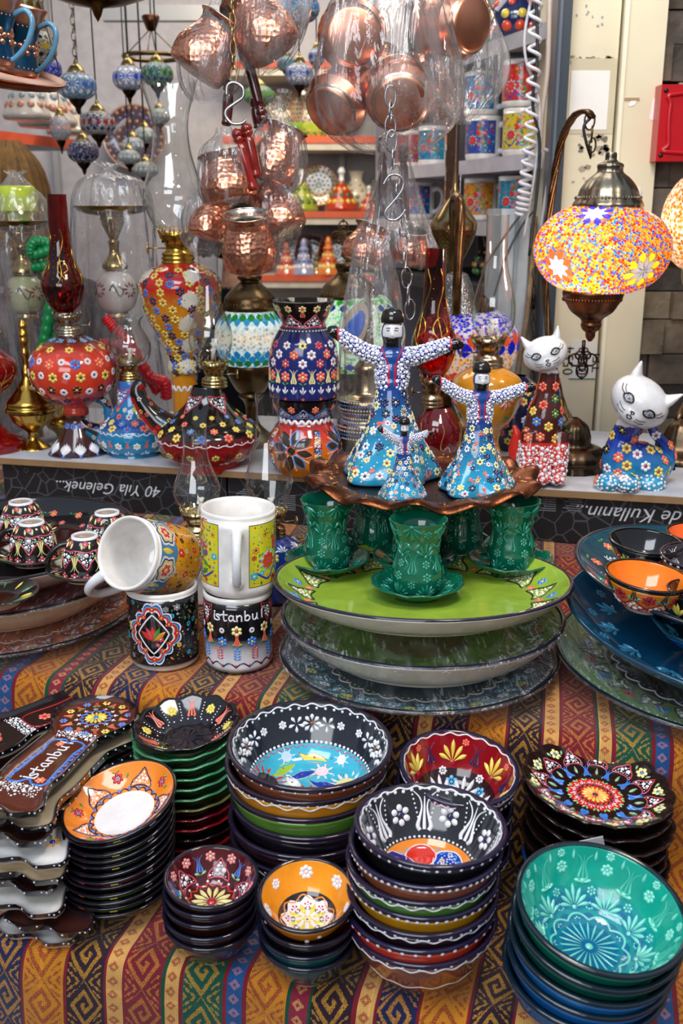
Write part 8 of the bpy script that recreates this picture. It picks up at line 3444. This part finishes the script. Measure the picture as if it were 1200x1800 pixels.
# --- pendant mosaic lamps
def pendant(px, py, D, w, h, cols, label, lit=0, strings=True, up=-60, grp='mosaic pendant lamps'):
 A = At(px, py, D=D)
 root = thing('pendant_lamp', label, 'pendant lamp', A.p, group=grp)
 yy = lambda t: py + t
 def dec(d):
  d.mat = 1
  n = 14
  diamonds(d, d.L * .5, n, d.L * .2, cols[1], w=.8)
  diamonds(d, d.L * .72, n, d.L * .14, cols[-1], PI / n, w=.8)
  diamonds(d, d.L * .3, n, d.L * .14, cols[-1], PI / n, w=.8)
  d.st(LEAF, Hs, d.L * .5, cols[-1], d.L * .05, d.L * .13, ox=d.L * .07 * np.sin(np.arange(10) * .628), oy=d.L * .07 * np.cos(np.arange(10) * .628), pr=np.arange(10) * .628, h=.002)
 T(A, root, 'mosaic_globe', [(yy(h), w * .45), (yy(h * .8), w * .75), (yy(h * .35), w * .98), (yy(0), w), (yy(-h * .4), w * .95), (yy(-h * .8), w * .66), (yy(-h), w * .4)], cols[0],
  [GC if lit else GD, GT if lit else GDT], dec, seg=28, n=3)
 T(A, root, 'cap', [(yy(-h * .92), w * .48), (yy(-h * 1.1), w * .44), (yy(-h * 1.45), w * .28), (yy(-h * 1.6), w * .13), (yy(-h * 1.9), w * .08)], BR, MAN, seg=24, n=3)
 T(A, root, 'lower_cup', [(yy(h * 2.1), w * .03), (yy(h * 1.85), w * .12), (yy(h * 1.6), w * .16), (yy(h * 1.3), w * .34), (yy(h * 1.0), w * .46), (yy(h * .92), w * .46)], hexc('4a3424'), MAN, seg=24, n=3)
 mm = M()
 z0, z1 = A.z(yy(-h * 1.9)), 3.04 - A.Z
 if strings:
  zc = z0
  k = 0
  while zc < min(z1, z0 + .5):
   a = np.linspace(0, 2 * PI, 10, endpoint=False)
   q = (1, 0) if k % 2 else (0, 1)
   tube(mm, np.stack([.004 * np.cos(a) * q[0], .004 * np.cos(a) * q[1], zc + .009 * np.sin(a)], 1), .0011, hexc('8a8270'), 0, 5, closed=True)
   zc += .014
   k += 1
  tube(mm, [(0, 0, zc - .01), (0, 0, z1)], .0018, hexc('8a8270'), 0, 5)
 else:
  tube(mm, [(0, 0, z0), (0, 0, z1)], .0016, hexc('7a7f80'), 0, 5)
 mm.build('chain', MST, parent=root)


c_ = lambda *a: [hexc(x) for x in a]
for args in ((38, 12, 1.75, 38, 30, c_('b89a3a', '6a5420', 'c8b050'), 'amber mosaic pendant lamp at the upper left corner'),
    (66, 84, 1.9, 33, 30, c_('c8c0a0', 'd8b020', '201c18'), 'pendant lamp with a yellow and black sunflower mosaic'),
    (84, 122, 2.05, 24, 20, c_('1d2fc8', '1d2fc8', '2f4fe0'), 'plain cobalt pendant lamp behind the sunflower one'),
    (135, 151, 2.0, 34, 24, c_('6fa8e0', '3a6ac8', 'd8e8f4'), 'light blue mosaic pendant lamp on a double chain'),
    (172, 216, 2.1, 31, 21, c_('b8b4b4', 'a82a1c', '1d2f6a'), 'clear pendant lamp with red and blue chips'),
    (146, 266, 2.2, 27, 20, c_('2a2f6a', '6a5a7a', '1c1f4a'), 'dark navy pendant lamp hanging lowest of the blue ones'),
    (226, 137, 2.3, 28, 22, c_('aab8e0', '1d3fc8', 'e8e8f4'), 'white pendant lamp with a cobalt zigzag band'),
    (276, 130, 2.3, 28, 21, c_('2a8a3a', '1f6a2c', '1d4f8a'), 'green mosaic pendant lamp beside the cobalt banded one'),
    (527, 14, 1.95, 34, 26, c_('1d5fb0', '2a8ac8', '1a6a4a'), 'deep blue pendant lamp at the top edge beside the copper pans'),
    (526, 130, 2.1, 24, 20, c_('b8b8d0', '2f4fa8', 'd8d8e8'), 'white pendant lamp with blue flowers between the two pot clusters'),
    (504, 112, 2.5, 17, 14, c_('5aa0b8', '3a88a0', '8ac0c8'), 'small pale blue pendant lamp behind the blue flowered one'),
    (556, 100, 2.5, 14, 16, c_('3a5fa8', '1d3f8a', 'c8c8d8'), 'small blue pendant lamp half hidden by the big bag'),
    (455, 168, 2.6, 27, 18, c_('4a9a3a', '6ab03a', '2f7a4a'), 'green pendant lamp behind the steel hook'),
    (280, 204, 2.6, 18, 14, c_('c8d0cc', 'e0e4e0', 'a8b4ac'), 'white crackled pendant lamp right of the patterned plate'),
    (254, 238, 2.7, 19, 15, c_('c0ccc8', 'e0e8e4', '9aa8a0'), 'white crackled pendant lamp in front of the patterned plate'),
    (234, 256, 2.6, 20, 15, c_('c4ccd0', 'dde4e8', '98a4ac'), 'white crackled pendant lamp lowest on the left of the plate'),
    (227, 276, 2.5, 19, 13, c_('b8c4c4', 'd8e0e0', '8a9898'), 'white crackled pendant lamp just over the tied bag'),
    (256, 298, 2.45, 22, 14, c_('b0b8b4', 'd0d8d4', '8a9490'), 'grey crackled pendant lamp hidden by the tied bag knot'),
    (106, 225, 2.6, 18, 22, c_('b8a8a0', 'c89a98', '8a90a8'), 'small pink and white pendant lamp near the shelf end')):
 pendant(*args[:6], args[6], strings=args[0] in (135, 66, 527, 38))

# --- big patterned plate and things along the left wall
def disc_plate(px, py, Y, r_, cs, label, tilt=80, name='display_plate', cat='plate', grp='display plates on the shelves'):
 A = At(px, py, Y=Y)
 R_ = r_ * A.m
 def dc(d):
  L = d.L
  for f, n, c in ((.92, 26, cs[1]), (.74, 20, cs[2]), (.52, 14, cs[1]), (.3, 8, cs[2])):
   d.ring(L * f, n, L * .06, c)
  d.petals(0, 0, L * .2, 8, cs[2], w=.35, r0=.2)
 return ceramic(name, R_, R_ * .14, R_ * .05, cs[0], cs[0], cs[1], rimw=.03, p=.85, rf=R_ * .65, seg=40, deco_in=dc, loc=A.p + np.array([0, .0, -R_ * .12]), rot=(math.radians(tilt), 0, 0), label=label, cat=cat,
     group=grp, footc=cs[0])


disc_plate(236, 235, 4.08, 55, c_('4a3540', 'a8806a', '5a6a9a'), 'large brown and blue patterned plate leaning against the left of the back wall', 86)
m = M()
for (y0, ya) in ((0, 0),):
 pL = [At(-40, 160, Y=2.3).p, At(138, 247, Y=3.55).p]
 z_ = pL[1][2]
 V = [(-1.62, 2.4, z_), (-1.18, 2.4, z_), (-.83, 3.6, z_), (-1.62, 3.6, z_)]
 for dz, fc in ((0, 0), (-.03, 0)):
  pass
 V = np.array(V + [(x, y, z - .03) for x, y, z in V])
 m.add(V, np.array([(0, 1, 2, 3), (7, 6, 5, 4), (1, 5, 6, 2), (0, 4, 5, 1), (2, 6, 7, 3), (0, 3, 7, 4)]), hexc('c8c4c8'), smooth=False)
 m.add(V[[1, 2, 6, 5]] + np.array([.002, 0, 0]), np.array([(0, 1, 2, 3)]), hexc('d85a3a'), smooth=False)
o = m.build('wall_shelf', MM)
tag(o, 'grey side shelf with an orange front edge on the left wall', 'shelf')
zs_ = z_
CONES = [(.0, 0), (.055, 0), (.06, .01), (.05, .03), (.03, .07), (.012, .10), (.009, .12), (.014, .13), (.008, .145), (0, .147)]


def little(px, zs, Y, s, cs, label, prof=CONES, name='covered_dish', cat='dish', grp='ceramics on the back shelves', knob=None):
 A = At(px, 400, Y=Y)
 D_ = Y * CT + (CZ - zs) * ST
 mm = M()
 P = spl(np.array(prof[1:]) * s, 4)
 c = np.array([cs[0]] * len(P))
 if knob is not None:
  c[P[:, 1] > .105 * s] = knob
 lathe(mm, np.concatenate([[(0, 0)], P]), np.concatenate([c[:1], c]), 0, 28)
 d = Deco(mm, P, 1)
 for q, (f, n) in enumerate(((.22, 12), (.36, 10), (.5, 8), (.64, 6))):
  d.ring(d.L * f, n, .008 * s * (1.1 - f) * 1.4, cs[1 + q % (len(cs) - 1)], ph=q)
 o = mm.build(name, [MG, MR], loc=((px - 600) / FPX * D_, Y, zs))
 return tag(o, label, cat, grp)


VASE = [(0, 0), (.03, 0), (.045, .02), (.05, .05), (.035, .08), (.02, .10), (.025, .125), (.03, .13)]
BOWL = [(0, 0), (.03, 0), (.05, .015), (.062, .04), (.064, .055)]
for px, Y, s in ((48, 2.75, 1.0), (84, 3.0, 1.35), (122, 3.3, 1.15)):
 little(px, zs_ + .001, Y, s, c_('b8b0a8', 'a8705a', '7a8a9a'), 'whitish patterned covered dish on the side shelf, ' + {48: 'nearest the hanging tray', 84: 'largest of the three', 122: 'next to the shelf end'}[px], grp='dishes on the side shelf')
m = M()
for (px0, px1) in ((88, 96), (596, 600)):
 p0 = At(px0, 200, Y=4.12)
 box(m, (p0.X, 4.11, .9), (p0.X + .02, 4.15, 3.05), hexc('9a9ca2'))
p0, p1 = At(178, 22, Y=3.2), At(352, 4, Y=3.2)
box(m, (p0.X, 3.2, p0.Z - .02), (p1.X + .3, 3.24, p0.Z + .02), hexc('8e9096'))
tag(m.build('trim_3', MS), kind='structure')
# chandelier ring and brass lamp fitting
A = At(268, 100, D=2.7)
r = thing('chandelier', 'unlit ring chandelier of dark metal hanging behind the green pendant', 'chandelier', A.p)
m = M()
a = np.linspace(0, 2 * PI, 40, endpoint=False)
tube(m, np.stack([.075 * np.cos(a), .075 * np.sin(a), 0 * a], 1), .006, hexc('6a5a40'), 0, 8, closed=True)
for k in range(4):
 tube(m, [(.075 * math.cos(k * 1.57), .075 * math.sin(k * 1.57), 0), (0, 0, .07)], .0015, hexc('6a5a40'), 0, 5)
lathe(m, [(0, .06), (.012, .065), (.024, .095), (.02, .1)], hexc('5a3a28'), 0, 20)
tube(m, [(0, 0, .1), (0, 0, 1.0)], .002, SC, 0, 5)
m.build('ring', MAN, parent=r)
A = At(170, 0, D=1.7)
m = M()
lathe(m, [(0, -.03), (.006, -.02), (.01, -.008), (.05, 0), (.085, .012), (.095, .03), (.04, .05), (0, .052)], hexc('6a4a24'), 0, 48)
tube(m, [(0, 0, .05), (0, 0, .9)], .003, hexc('6a4a24'), 0, 6)
tag(m.build('brass_lamp_bowl', MAN, loc=A.p + np.array([0, 0, -.004])), 'dark brass lamp bowl hanging at the top edge above the light blue pendant', 'lamp')

# --- shelves on the back wall
OE = hexc('d8603c')


def zrow(y, Y=3.86):
 return CZ - Y * math.tan(PITCH + math.atan((y - 900) / FPX))


for k, y in enumerate((108, 240, 372, 484, 590)):
 z_ = zrow(y)
 m = M()
 box(m, (-.42, 3.86, z_ - .045), (1.1, 4.14, z_), hexc('cfc6b8'))
 box(m, (-.422, 3.855, z_ - .022), (1.1, 3.862, z_ + .001), OE)
 tag(m.build('wall_shelf', MM), ['top', 'second', 'third', 'fourth', 'lowest'][k] + ' shelf with an orange edge on the back wall, counted from the ceiling', 'shelf', 'shelves on the back wall')
z1, z2, z3 = zrow(240) + .001, zrow(372) + .001, zrow(484) + .001
for px, s, cs, lb in ((531, 1.0, c_('9aa83a', '4a6a2a', 'e8e0a0'), 'green patterned covered dish with a white knob on the third back shelf'), (600, 1.05, c_('b83a24', 'e8c050', '2f6a4a'), 'red patterned covered dish with a white knob on the third back shelf'),
      (648, .62, c_('c8503a', 'e8d090', '5a3a6a'), 'small coral covered dish on the third back shelf')):
 little(px, z2, 3.92, s, cs, lb, knob=K['white'])
little(626, z2, 4.0, 1.1, c_('ddd4c4', 'b89a6a', '8a9a6a'), 'white jug-shaped vase on the third back shelf', VASE, 'vase', 'vase')
disc_plate(560, 322, 4.08, 35, c_('d8ccb0', 'd86a3a', '8a9a5a'), 'cream plate with an orange rim standing on the third back shelf')
disc_plate(676, 330, 4.08, 30, c_('c8c0a8', '3a5a3a', 'b8803a'), 'cream plate with a green rim behind the narrow clear bag')
for px, r_, cs, lb in ((520, 30, c_('3a2420', '7a3a24', '5a4a2a'), 'dark brown plate'), (548, 32, c_('2a1a1a', '8a3a24', '4a3a3a'), 'black plate with red rim'), (592, 34, c_('5a1c18', 'a84a2a', '3a2a1a'), 'dark red plate'),
      (636, 30, c_('3a3a1c', '8a6a2a', '5a2a1a'), 'olive plate')):
 disc_plate(px, 440, 4.08, r_, cs, lb + ' standing on the fourth back shelf')
for px, s, cs, lb in ((503, .85, c_('d8705a', 'e8d8b0', '8a3a4a'), 'coral'), (534, .95, c_('9aa0c8', 'e0e0ec', '5a6aa8'), 'lavender blue'), (577, 1.0, c_('e0803a', 'e8d080', 'b8402a'), 'orange'), (556, .6, c_('6a5a3a', 'b8a060', '3a2a1a'), 'brown')):
 little(px, z3, 3.9, s, cs, lb + ' cone-skirted dancer figurine on the fourth back shelf', [(0, 0), (.05, 0), (.05, .005), (.034, .04), (.018, .08), (.02, .095), (.012, .105), (.013, .118), (.006, .135), (0, .137)], 'dancer_figurine', 'figurine')
for px, s, cs, lb in ((512, .9, c_('8ab83a', 'e8d050', '4a8a2a'), 'lime green bowl'), (552, .9, c_('b8c84a', 'e8a03a', '5a8a3a'), 'yellow-green bowl'), (478, .8, c_('c8503a', 'e8c060', '3a6a5a'), 'red bowl'), (590, .8, c_('c8602a', 'e8d090', '4a4a6a'), 'orange bowl')):
 little(px, z1, 3.95, s, cs, lb + ' on the second back shelf', BOWL, 'bowl', 'bowl')
for px, r_ in ((497, 36), (548, 38), (600, 34)):
 disc_plate(px, 188, 4.08, r_, c_('c8b498', 'b86a4a', '6a8a6a') if px != 497 else c_('b8a890', '8a4a4a', '4a6a8a'), {497: 'pale plate nearest the small pale blue pendant', 548: 'pale plate in the middle', 600: 'pale plate behind the big clear bag'}[px] + ' on the second back shelf')

# --- side shelves with mugs, going back along the right wall
SA, SB = np.array([.173, 2.846]), np.array([.395, 2.103])
SD = (SB - SA) / np.linalg.norm(SB - SA)
SN = np.array([-SD[1], SD[0]])
SN = SN if SN[0] > 0 else -SN


def side_pt(px, off, z):
 best = min((abs(600 + FPX * p[0] / (p[1] * CT + (CZ - z) * ST) - px), t, p) for t in np.linspace(-.4, 1.3, 400) for p in [SA + (SB - SA) * t + SN * off])
 return best[2]


for k, (z_, c, e_) in enumerate(((1.89, 'a8a6ac', '6a6870'), (1.656, 'c4bec8', 'b4aeba'), (1.522, 'b8b0b4', 'a89a94'), (1.383, '2a2a30', '1a1a20'))):
 m = M()
 q = [(.10, 3.085), (.392, 2.11), (.398, 2.6), (.398, 3.15)]
 V = np.array([(x, y, z_) for x, y in q] + [(x, y, z_ - .03) for x, y in q])
 m.add(V, np.array([(0, 1, 2, 3), (7, 6, 5, 4), (0, 4, 5, 1), (1, 5, 6, 2), (2, 6, 7, 3), (0, 3, 7, 4)]), hexc(c), smooth=False)
 tag(m.build('side_shelf', MM), ['topmost side shelf above the stacked mugs', 'pale side shelf carrying the upper row of mugs', 'side shelf carrying the lower row of mugs', 'black side shelf under the lower row of mugs'][k], 'shelf',
  'shelves of the mug rack')
m = M()
box(m, (.405, 2.30, .9), (.42, 3.19, 3.0), hexc('5a5764'))
box(m, (.10, 3.17, .9), (.405, 3.19, 3.0), hexc('6a6774'))
tag(m.build('rack_panel', MM), 'dark grey back panel behind the mug shelves', 'panel')
for px, z_, g_, lb, off in ((722, 1.657, 'b8283a', 'red and blue printed mug furthest back on the upper mug shelf', .05), (762, 1.657, '2f8fb0', 'turquoise printed mug on the upper mug shelf beside the wooden post', .05),
       (848, 1.657, '2f4fa0', 'blue printed mug with a red tulip on the upper mug shelf', .05), (916, 1.657, 'd8c02c', 'yellow printed mug under the red one on the upper mug shelf', .05),
       (916, 1.753, 'c8281c', 'red printed mug stacked on the yellow one', .05), (846, 1.753, '2a86b8', 'turquoise mug stacked on the blue tulip one', .05),
       (738, 1.523, '1f4f9a', 'blue mug with a red tulip medallion on the lower mug shelf', .05), (844, 1.523, 'd8901c', 'orange printed mug on the lower mug shelf', .05),
       (906, 1.523, '2a86a8', 'turquoise printed mug on the lower mug shelf near the steel post', .05)):
 p_ = side_pt(px, off, z_)
 root = thing('mug', lb, 'mug', (p_[0], p_[1], z_), (0, 0, math.radians(-12)), 'mugs on the side shelves')
 mug_mesh(.041, .094, hexc('ece8e4'), lambda d, g_=g_: deco_yellow_mug(d, -PI / 2 + 1.2, ((-2.5, -.4), (.5, 1.8)), g_), root=root, hand_a=-PI / 2 + 1.2)
for px, z_, s, cs, pf, lb in ((835, 1.891, 1.3, c_('d8881c', '2f7a4a', 'e8c040'), VASE, 'ochre vase on the topmost side shelf'), (905, 1.891, 1.2, c_('1c2a5a', 'd84a2a', 'e8d050'), VASE, 'navy vase on the topmost side shelf'),
        (893, 1.384, .9, c_('6a9a3a', 'b8301c', '2f5fa8'), BOWL, 'green painted bowl on the black side shelf'), (860, 1.384, .8, c_('1a1614', '4a8a3a', 'c89a3a'), VASE, 'black painted vase on the black side shelf'),
        (740, 1.384, .9, c_('8ab83a', '1a1614', 'c8301c'), BOWL, 'lime and black bowl at the back of the black side shelf')):
 p_ = side_pt(px, .08, z_)
 o = little(px, z_, p_[1], s, cs, lb, pf, 'painted_vase' if pf is VASE else 'painted_bowl', 'vase' if pf is VASE else 'bowl', 'ceramics on the mug rack')
 o.location = (p_[0], p_[1], z_)
# dark wooden post and brass lantern
A = At(794, 330, D=1.9)
m = M()
box(m, (-11 * A.m, 0, -.9), (11 * A.m, .022, .6), hexc('3a2416'))
tag(m.build('wooden_post', MWD, loc=A.p), 'dark wooden post in front of the mug shelves', 'post')
A = At(795, 470, D=1.80)
r = thing('hanging_lantern', 'brass cone-topped lantern with a pointed spire in front of the wooden post', 'lantern', A.p)
T(A, r, 'lid', [(404, 41), (392, 41), (386, 38), (380, 34), (360, 20), (348, 10), (344, 8), (338, 9), (330, 4), (310, 3), (285, 1)], hexc('a08a64'), MBR, seg=48, raw=True)
T(A, r, 'body', [(478, 4), (470, 12), (450, 22), (430, 32), (412, 39), (404, 40)], hexc('7a5a3a'), MCH, seg=48, raw=True)
T(A, r, 'hanging_wire', [(285, 1), (100, 1), (-40, 1)], SC, MST, seg=6, n=1)
A = At(802, 540, D=1.78)
m = M()
lathe(m, A.prof([(548, 44), (540, 40), (530, 34), (500, 26), (482, 18), (478, 10)]), hexc('8f9498'), 0, 40)
tube(m, [(0, 0, A.z(478)), (0, .0, A.z(300))], .001, SC, 0, 5)
tag(m.build('hammered_bell', pbr('hammered_steel', metal=1, rough=.25, bump=('hammer', 240, .8, .002)), loc=A.p), 'small hammered silver bell under the brass lantern', 'bell')

# --- cables by the steel post
m = M()
A = At(940, 380, D=1.86)
t = np.linspace(0, 1, 260)
base = spl([A.pt(942, -20), A.pt(938, 120), A.pt(932, 240), A.pt(922, 330), A.pt(916, 378)], 8)
bp = np.stack([np.interp(t, np.linspace(0, 1, len(base)), base[:, k]) for k in range(3)], 1)
cx = bp + .010 * np.stack([np.cos(t * 118), .6 * np.sin(t * 118), 0 * t], 1)
tube(m, cx, .0032, hexc('d4d4dc'), 0, 7)
tag(m.build('coiled_cord', MS, loc=A.p), 'white coiled cord hanging beside the steel post', 'cord')
for k, (pts, r_, c, lb) in enumerate((
  ([(942, -10), (944, 100), (936, 180), (948, 250), (944, 330), (930, 450)], .003, '23262c', 'black cable hanging straight beside the coiled cord'),
  ([(935, -10), (922, 60), (925, 110), (940, 150), (948, 200), (940, 300), (920, 420)], .0026, 'c8c8d0', 'thin pale cable looping beside the coiled cord'),
  ([(966, -10), (962, 120), (952, 200), (949, 250), (951, 262)], .0048, 'b8aaa0', 'thick beige cable running down to the steel clip'),
  ([(955, 262), (968, 270), (966, 300), (958, 350), (950, 400)], .0034, 'b0b0ba', 'grey cable looping out beside the steel post'),
  ([(938, 258), (926, 268), (922, 300), (930, 350), (931, 358)], .0034, '7f8a9a', 'bent steel hook rod beside the coiled cord'),
  ([(935, 350), (905, 390), (880, 425), (850, 470)], .0022, '5a5048', 'thin brown cable sagging to the left under the mugs'),
  ([(938, 370), (915, 400), (890, 450), (868, 520)], .0022, '4a4440', 'second thin brown cable sagging behind the clear chimney'),
  ([(940, 380), (935, 460), (925, 560), (912, 640), (905, 700)], .0055, '9a8468', 'rough hemp rope hanging left of the bead lamp'))):
 m = M()
 A = At(940, 300, D=1.84 + .01 * k)
 tube(m, spl([A.pt(*p_) for p_ in pts], 10), r_, hexc(c), 0, 8)
 tag(m.build('hemp_rope' if k == 7 else 'cable', MFB if k == 7 else MS, loc=A.p), lb, 'rope' if k == 7 else 'cable')
m = M()
A = At(937, 560, D=1.9)
links(m, A, [(938 - .01 * (y - 480), y) for y in range(480, 700, 15)], 3, 9, hexc('4a4038'), .0009)
tag(m.build('black_chain', MST, loc=A.p), 'thin black chain hanging against the pale steel trim', 'chain')


# --- water pipes wrapped in bags
def hookah(px, label, vase, vcol, hose, Y, tray_y, tray_hw, bagp, seed, blabel, top=None):
 A = At(px, 790, Y=Y)
 A.p[2] = ZS
 A.Z = ZS
 r = thing('water_pipe', label, 'water pipe', A.p, group='bagged water pipes')
 vy, vh, vw = vase
 T(A, r, 'stem', [(790, 30), (780, 32), (770, 12), (vy + vh + 20, 10), (vy + vh + 8, 20), (vy + vh, 18)], BR, MBR, seg=40)
 T(A, r, 'vase', [(vy + vh, vw * .4), (vy + vh * .7, vw * .8), (vy, vw), (vy - vh * .6, vw * .82), (vy - vh, vw * .4)], vcol, [MG, MR],
  lambda d: [(d.petals(Hs - .7 + i * 1.6, d.L * .55, .014, 9, hexc('7a1c2c'), w=.3, r0=.35), d.line(Hs + .2 + i * 1.6, d.L * .5, np.array([(-.012, .004), (-.006, .014), (0, .004), (.006, -.006), (.012, .004), (.004, .012)]), .0013, K['black'])) for i in range(4)])
 T(A, r, 'neck', [(vy - vh, 20), (vy - vh - 8, 22), (vy - vh - 30, 9), (vy - vh - 50, 10), (vy - vh - 55, 8), (tray_y + 20, 22), (tray_y + 6, 10)], BR, MBR, seg=40)
 T(A, r, 'tray', [(tray_y + 16, 20), (tray_y + 10, tray_hw * .8), (tray_y, tray_hw), (tray_y - 2, tray_hw * .99), (tray_y + 4, tray_hw * .6), (tray_y + 6, 6)], hexc('a8905a'), MBR, seg=48)
 if top:
  T(A, r, 'clay_bowl', [(tray_y, 18), (tray_y - 18, 30), (tray_y - 22, 34), (tray_y - 60, 32), (tray_y - 62, 20)], top, MG, seg=32)
 m = M()
 for pts, rr in hose[0]:
  P = spl([A.pt(*p_) for p_ in pts], 14)
  k = np.arange(len(P))
  tube(m, P, rr * A.m * (1 + .16 * np.cos(k * 2.1)), hose[1], 0, 10)
 m.build('hose', MS, parent=r)
 bag('plastic_bag', A, px, bagp, blabel, None, .09, seed, squash=.8)


hookah(68, 'bagged water pipe with a lime green bowl and green hose', (517, 34, 36), hexc('b8c08a'),
  ([([(60, 470, -.04), (100, 462, -.05), (95, 440, -.05), (58, 448, -.05), (62, 425, -.05), (95, 430, -.04)], 9), ([(103, 440, -.05), (92, 520, -.05), (78, 600, -.05), (68, 640, -.05), (85, 620, -.05), (112, 585, -.05)], 10)], hexc('0f8a4a')),
  1.84, 390, 52, [(800, 70), (700, 64), (600, 60), (480, 60), (400, 56), (350, 44), (322, 22), (308, 12), (300, 20)], 31, 'clear bag tied over the green water pipe', hexc('b8c83a'))
hookah(222, 'bagged water pipe with a white glass ball painted with a maroon daisy', (512, 38, 37), hexc('ddd6cc'),
  ([([(185, 557, -.05), (200, 575, -.05), (225, 600, -.05), (262, 660, -.05), (290, 672, -.05), (292, 700, -.04)], 9), ([(175, 605, -.03), (215, 612, -.03), (280, 690, -.03)], 9)], hexc('d0202c')),
  1.84, 364, 64, [(800, 72), (700, 72), (600, 70), (480, 72), (400, 72), (345, 66), (315, 50), (305, 18), (296, 10), (285, 26)], 32, 'clear bag tied over the water pipe with the white ball')
A = At(-40, 640, D=1.8)
bag('plastic_bag', A, -32, [(820, 60), (700, 62), (600, 60), (500, 56), (400, 46), (340, 34), (290, 20), (270, 10)], 'clear bag at the left edge beside the green water pipe', None, .1, 33, squash=.8)


# --- two people in the shop, seen from behind or half hidden
def person(px, py, D, label, coat, hairc, long_hair, yaw):
 A = At(px, py, D=D)          # head centre
 r = thing('person', label, 'person', (A.X, A.Y, 0), (0, 0, yaw))
 hz = A.Z

 def body(mm):
  ellipsoid(mm, (0, 0, hz), (.075, .09, .105), K['white'])
  tube(mm, [(0, .01, hz - .2), (0, 0, hz - .06)], [.06, .05], K['white'], 0, 12)
  tube(mm, spl([(0, .01, hz - .95), (0, .01, hz - .62), (0, .015, hz - .38), (0, .01, hz - .22)], 4), [.15] * 4 + [.14] * 4 + [.15] * 3 + [.14, .10], K['white'], 0, 20)
  for s_ in (-1, 1):
   tube(mm, spl([(s_ * .12, .01, hz - .24), (s_ * .2, .01, hz - .27), (s_ * .25, -.02, hz - .5), (s_ * .22, -.18, hz - .62)], 4), np.linspace(.068, .036, 13), K['white'], 0, 12)
   tube(mm, [(s_ * .22, -.18, hz - .62), (s_ * .2, -.25, hz - .62)], [.034, .026], K['white'], 0, 10)
   for k in range(4):
    tube(mm, [(s_ * .2 + (k - 1.5) * .016, -.24, hz - .62), (s_ * .2 + (k - 1.5) * .018, -.29, hz - .635), (s_ * .2 + (k - 1.5) * .018, -.31, hz - .655)], .0085, K['white'], 0, 8)
   tube(mm, [(s_ * .17, -.21, hz - .61), (s_ * .145, -.25, hz - .62)], .009, K['white'], 0, 8)
   tube(mm, [(s_ * .08, .01, hz - .9), (s_ * .1, 0, hz - 1.25), (s_ * .1, 0, .08)], [.085, .065, .05], K['white'], 0, 12)
   ellipsoid(mm, (s_ * .1, -.05, .045), (.05, .13, .045), K['white'])
  ellipsoid(mm, (0, -.09, hz - .01), (.014, .022, .022), K['white'])
  for s_ in (-1, 1):
   ellipsoid(mm, (s_ * .078, .0, hz), (.01, .022, .032), K['white'])
 V, Q, T3 = blob([body], .009, 3)
 col = np.tile(np.array(coat), (len(V), 1))
 skin = (V[:, 2] > hz - .15) | ((V[:, 1] < -.20) & (V[:, 2] > hz - .75))
 col[skin] = hexc('c8957a')
 col[V[:, 2] < hz - .92] = hexc('2a2c34')
 col[(V[:, 1] < -.082) & (np.abs(V[:, 0]) < .028) & (np.abs(V[:, 2] - hz + .052) < .005)] = hexc('8a3a3a')
 col[(V[:, 1] < -.07) & (np.abs(np.abs(V[:, 0]) - .032) < .012) & (np.abs(V[:, 2] - hz - .012) < .006)] = K['black']
 m = M()
 m.add(V, [Q, T3], col)
 m.build('body', MFB, parent=r)
 m = M()
 ellipsoid(m, (0, .018, hz + .02), (.086, .095, .108), hairc, 0, 24, 14)
 g_ = np.random.default_rng(5)
 for i in range(120 if long_hair else 40):
  a = g_.random() * PI * 1.25 - PI * .125
  x, y = .082 * math.cos(a), .018 + .088 * math.sin(a)
  L = (.17 if long_hair else .08) * (.7 + .4 * g_.random())
  tube(m, spl([(x * .3, y * .3, hz + .125), (x * .9, y * .9, hz + .06), (x * 1.12, y * 1.1, hz - .06), (x * (1.1 + .1 * g_.random()), y * 1.1, hz + .04 - L)], 4), np.array([.012] * 12 + [.004]), np.array(hairc) * (.6 + .8 * g_.random()), 0, 5)
 m.build('hair', MFB, parent=r)


person(22, 352, 2.45, 'person with long light brown hair behind the bagged water pipes, seen from behind', hexc('26242c'), hexc('7a5a34'), True, PI)
person(425, 400, 2.7, 'person in a black jacket bending behind the copper pots, face hidden', hexc('101014'), hexc('1c1612'), False, 2.4)
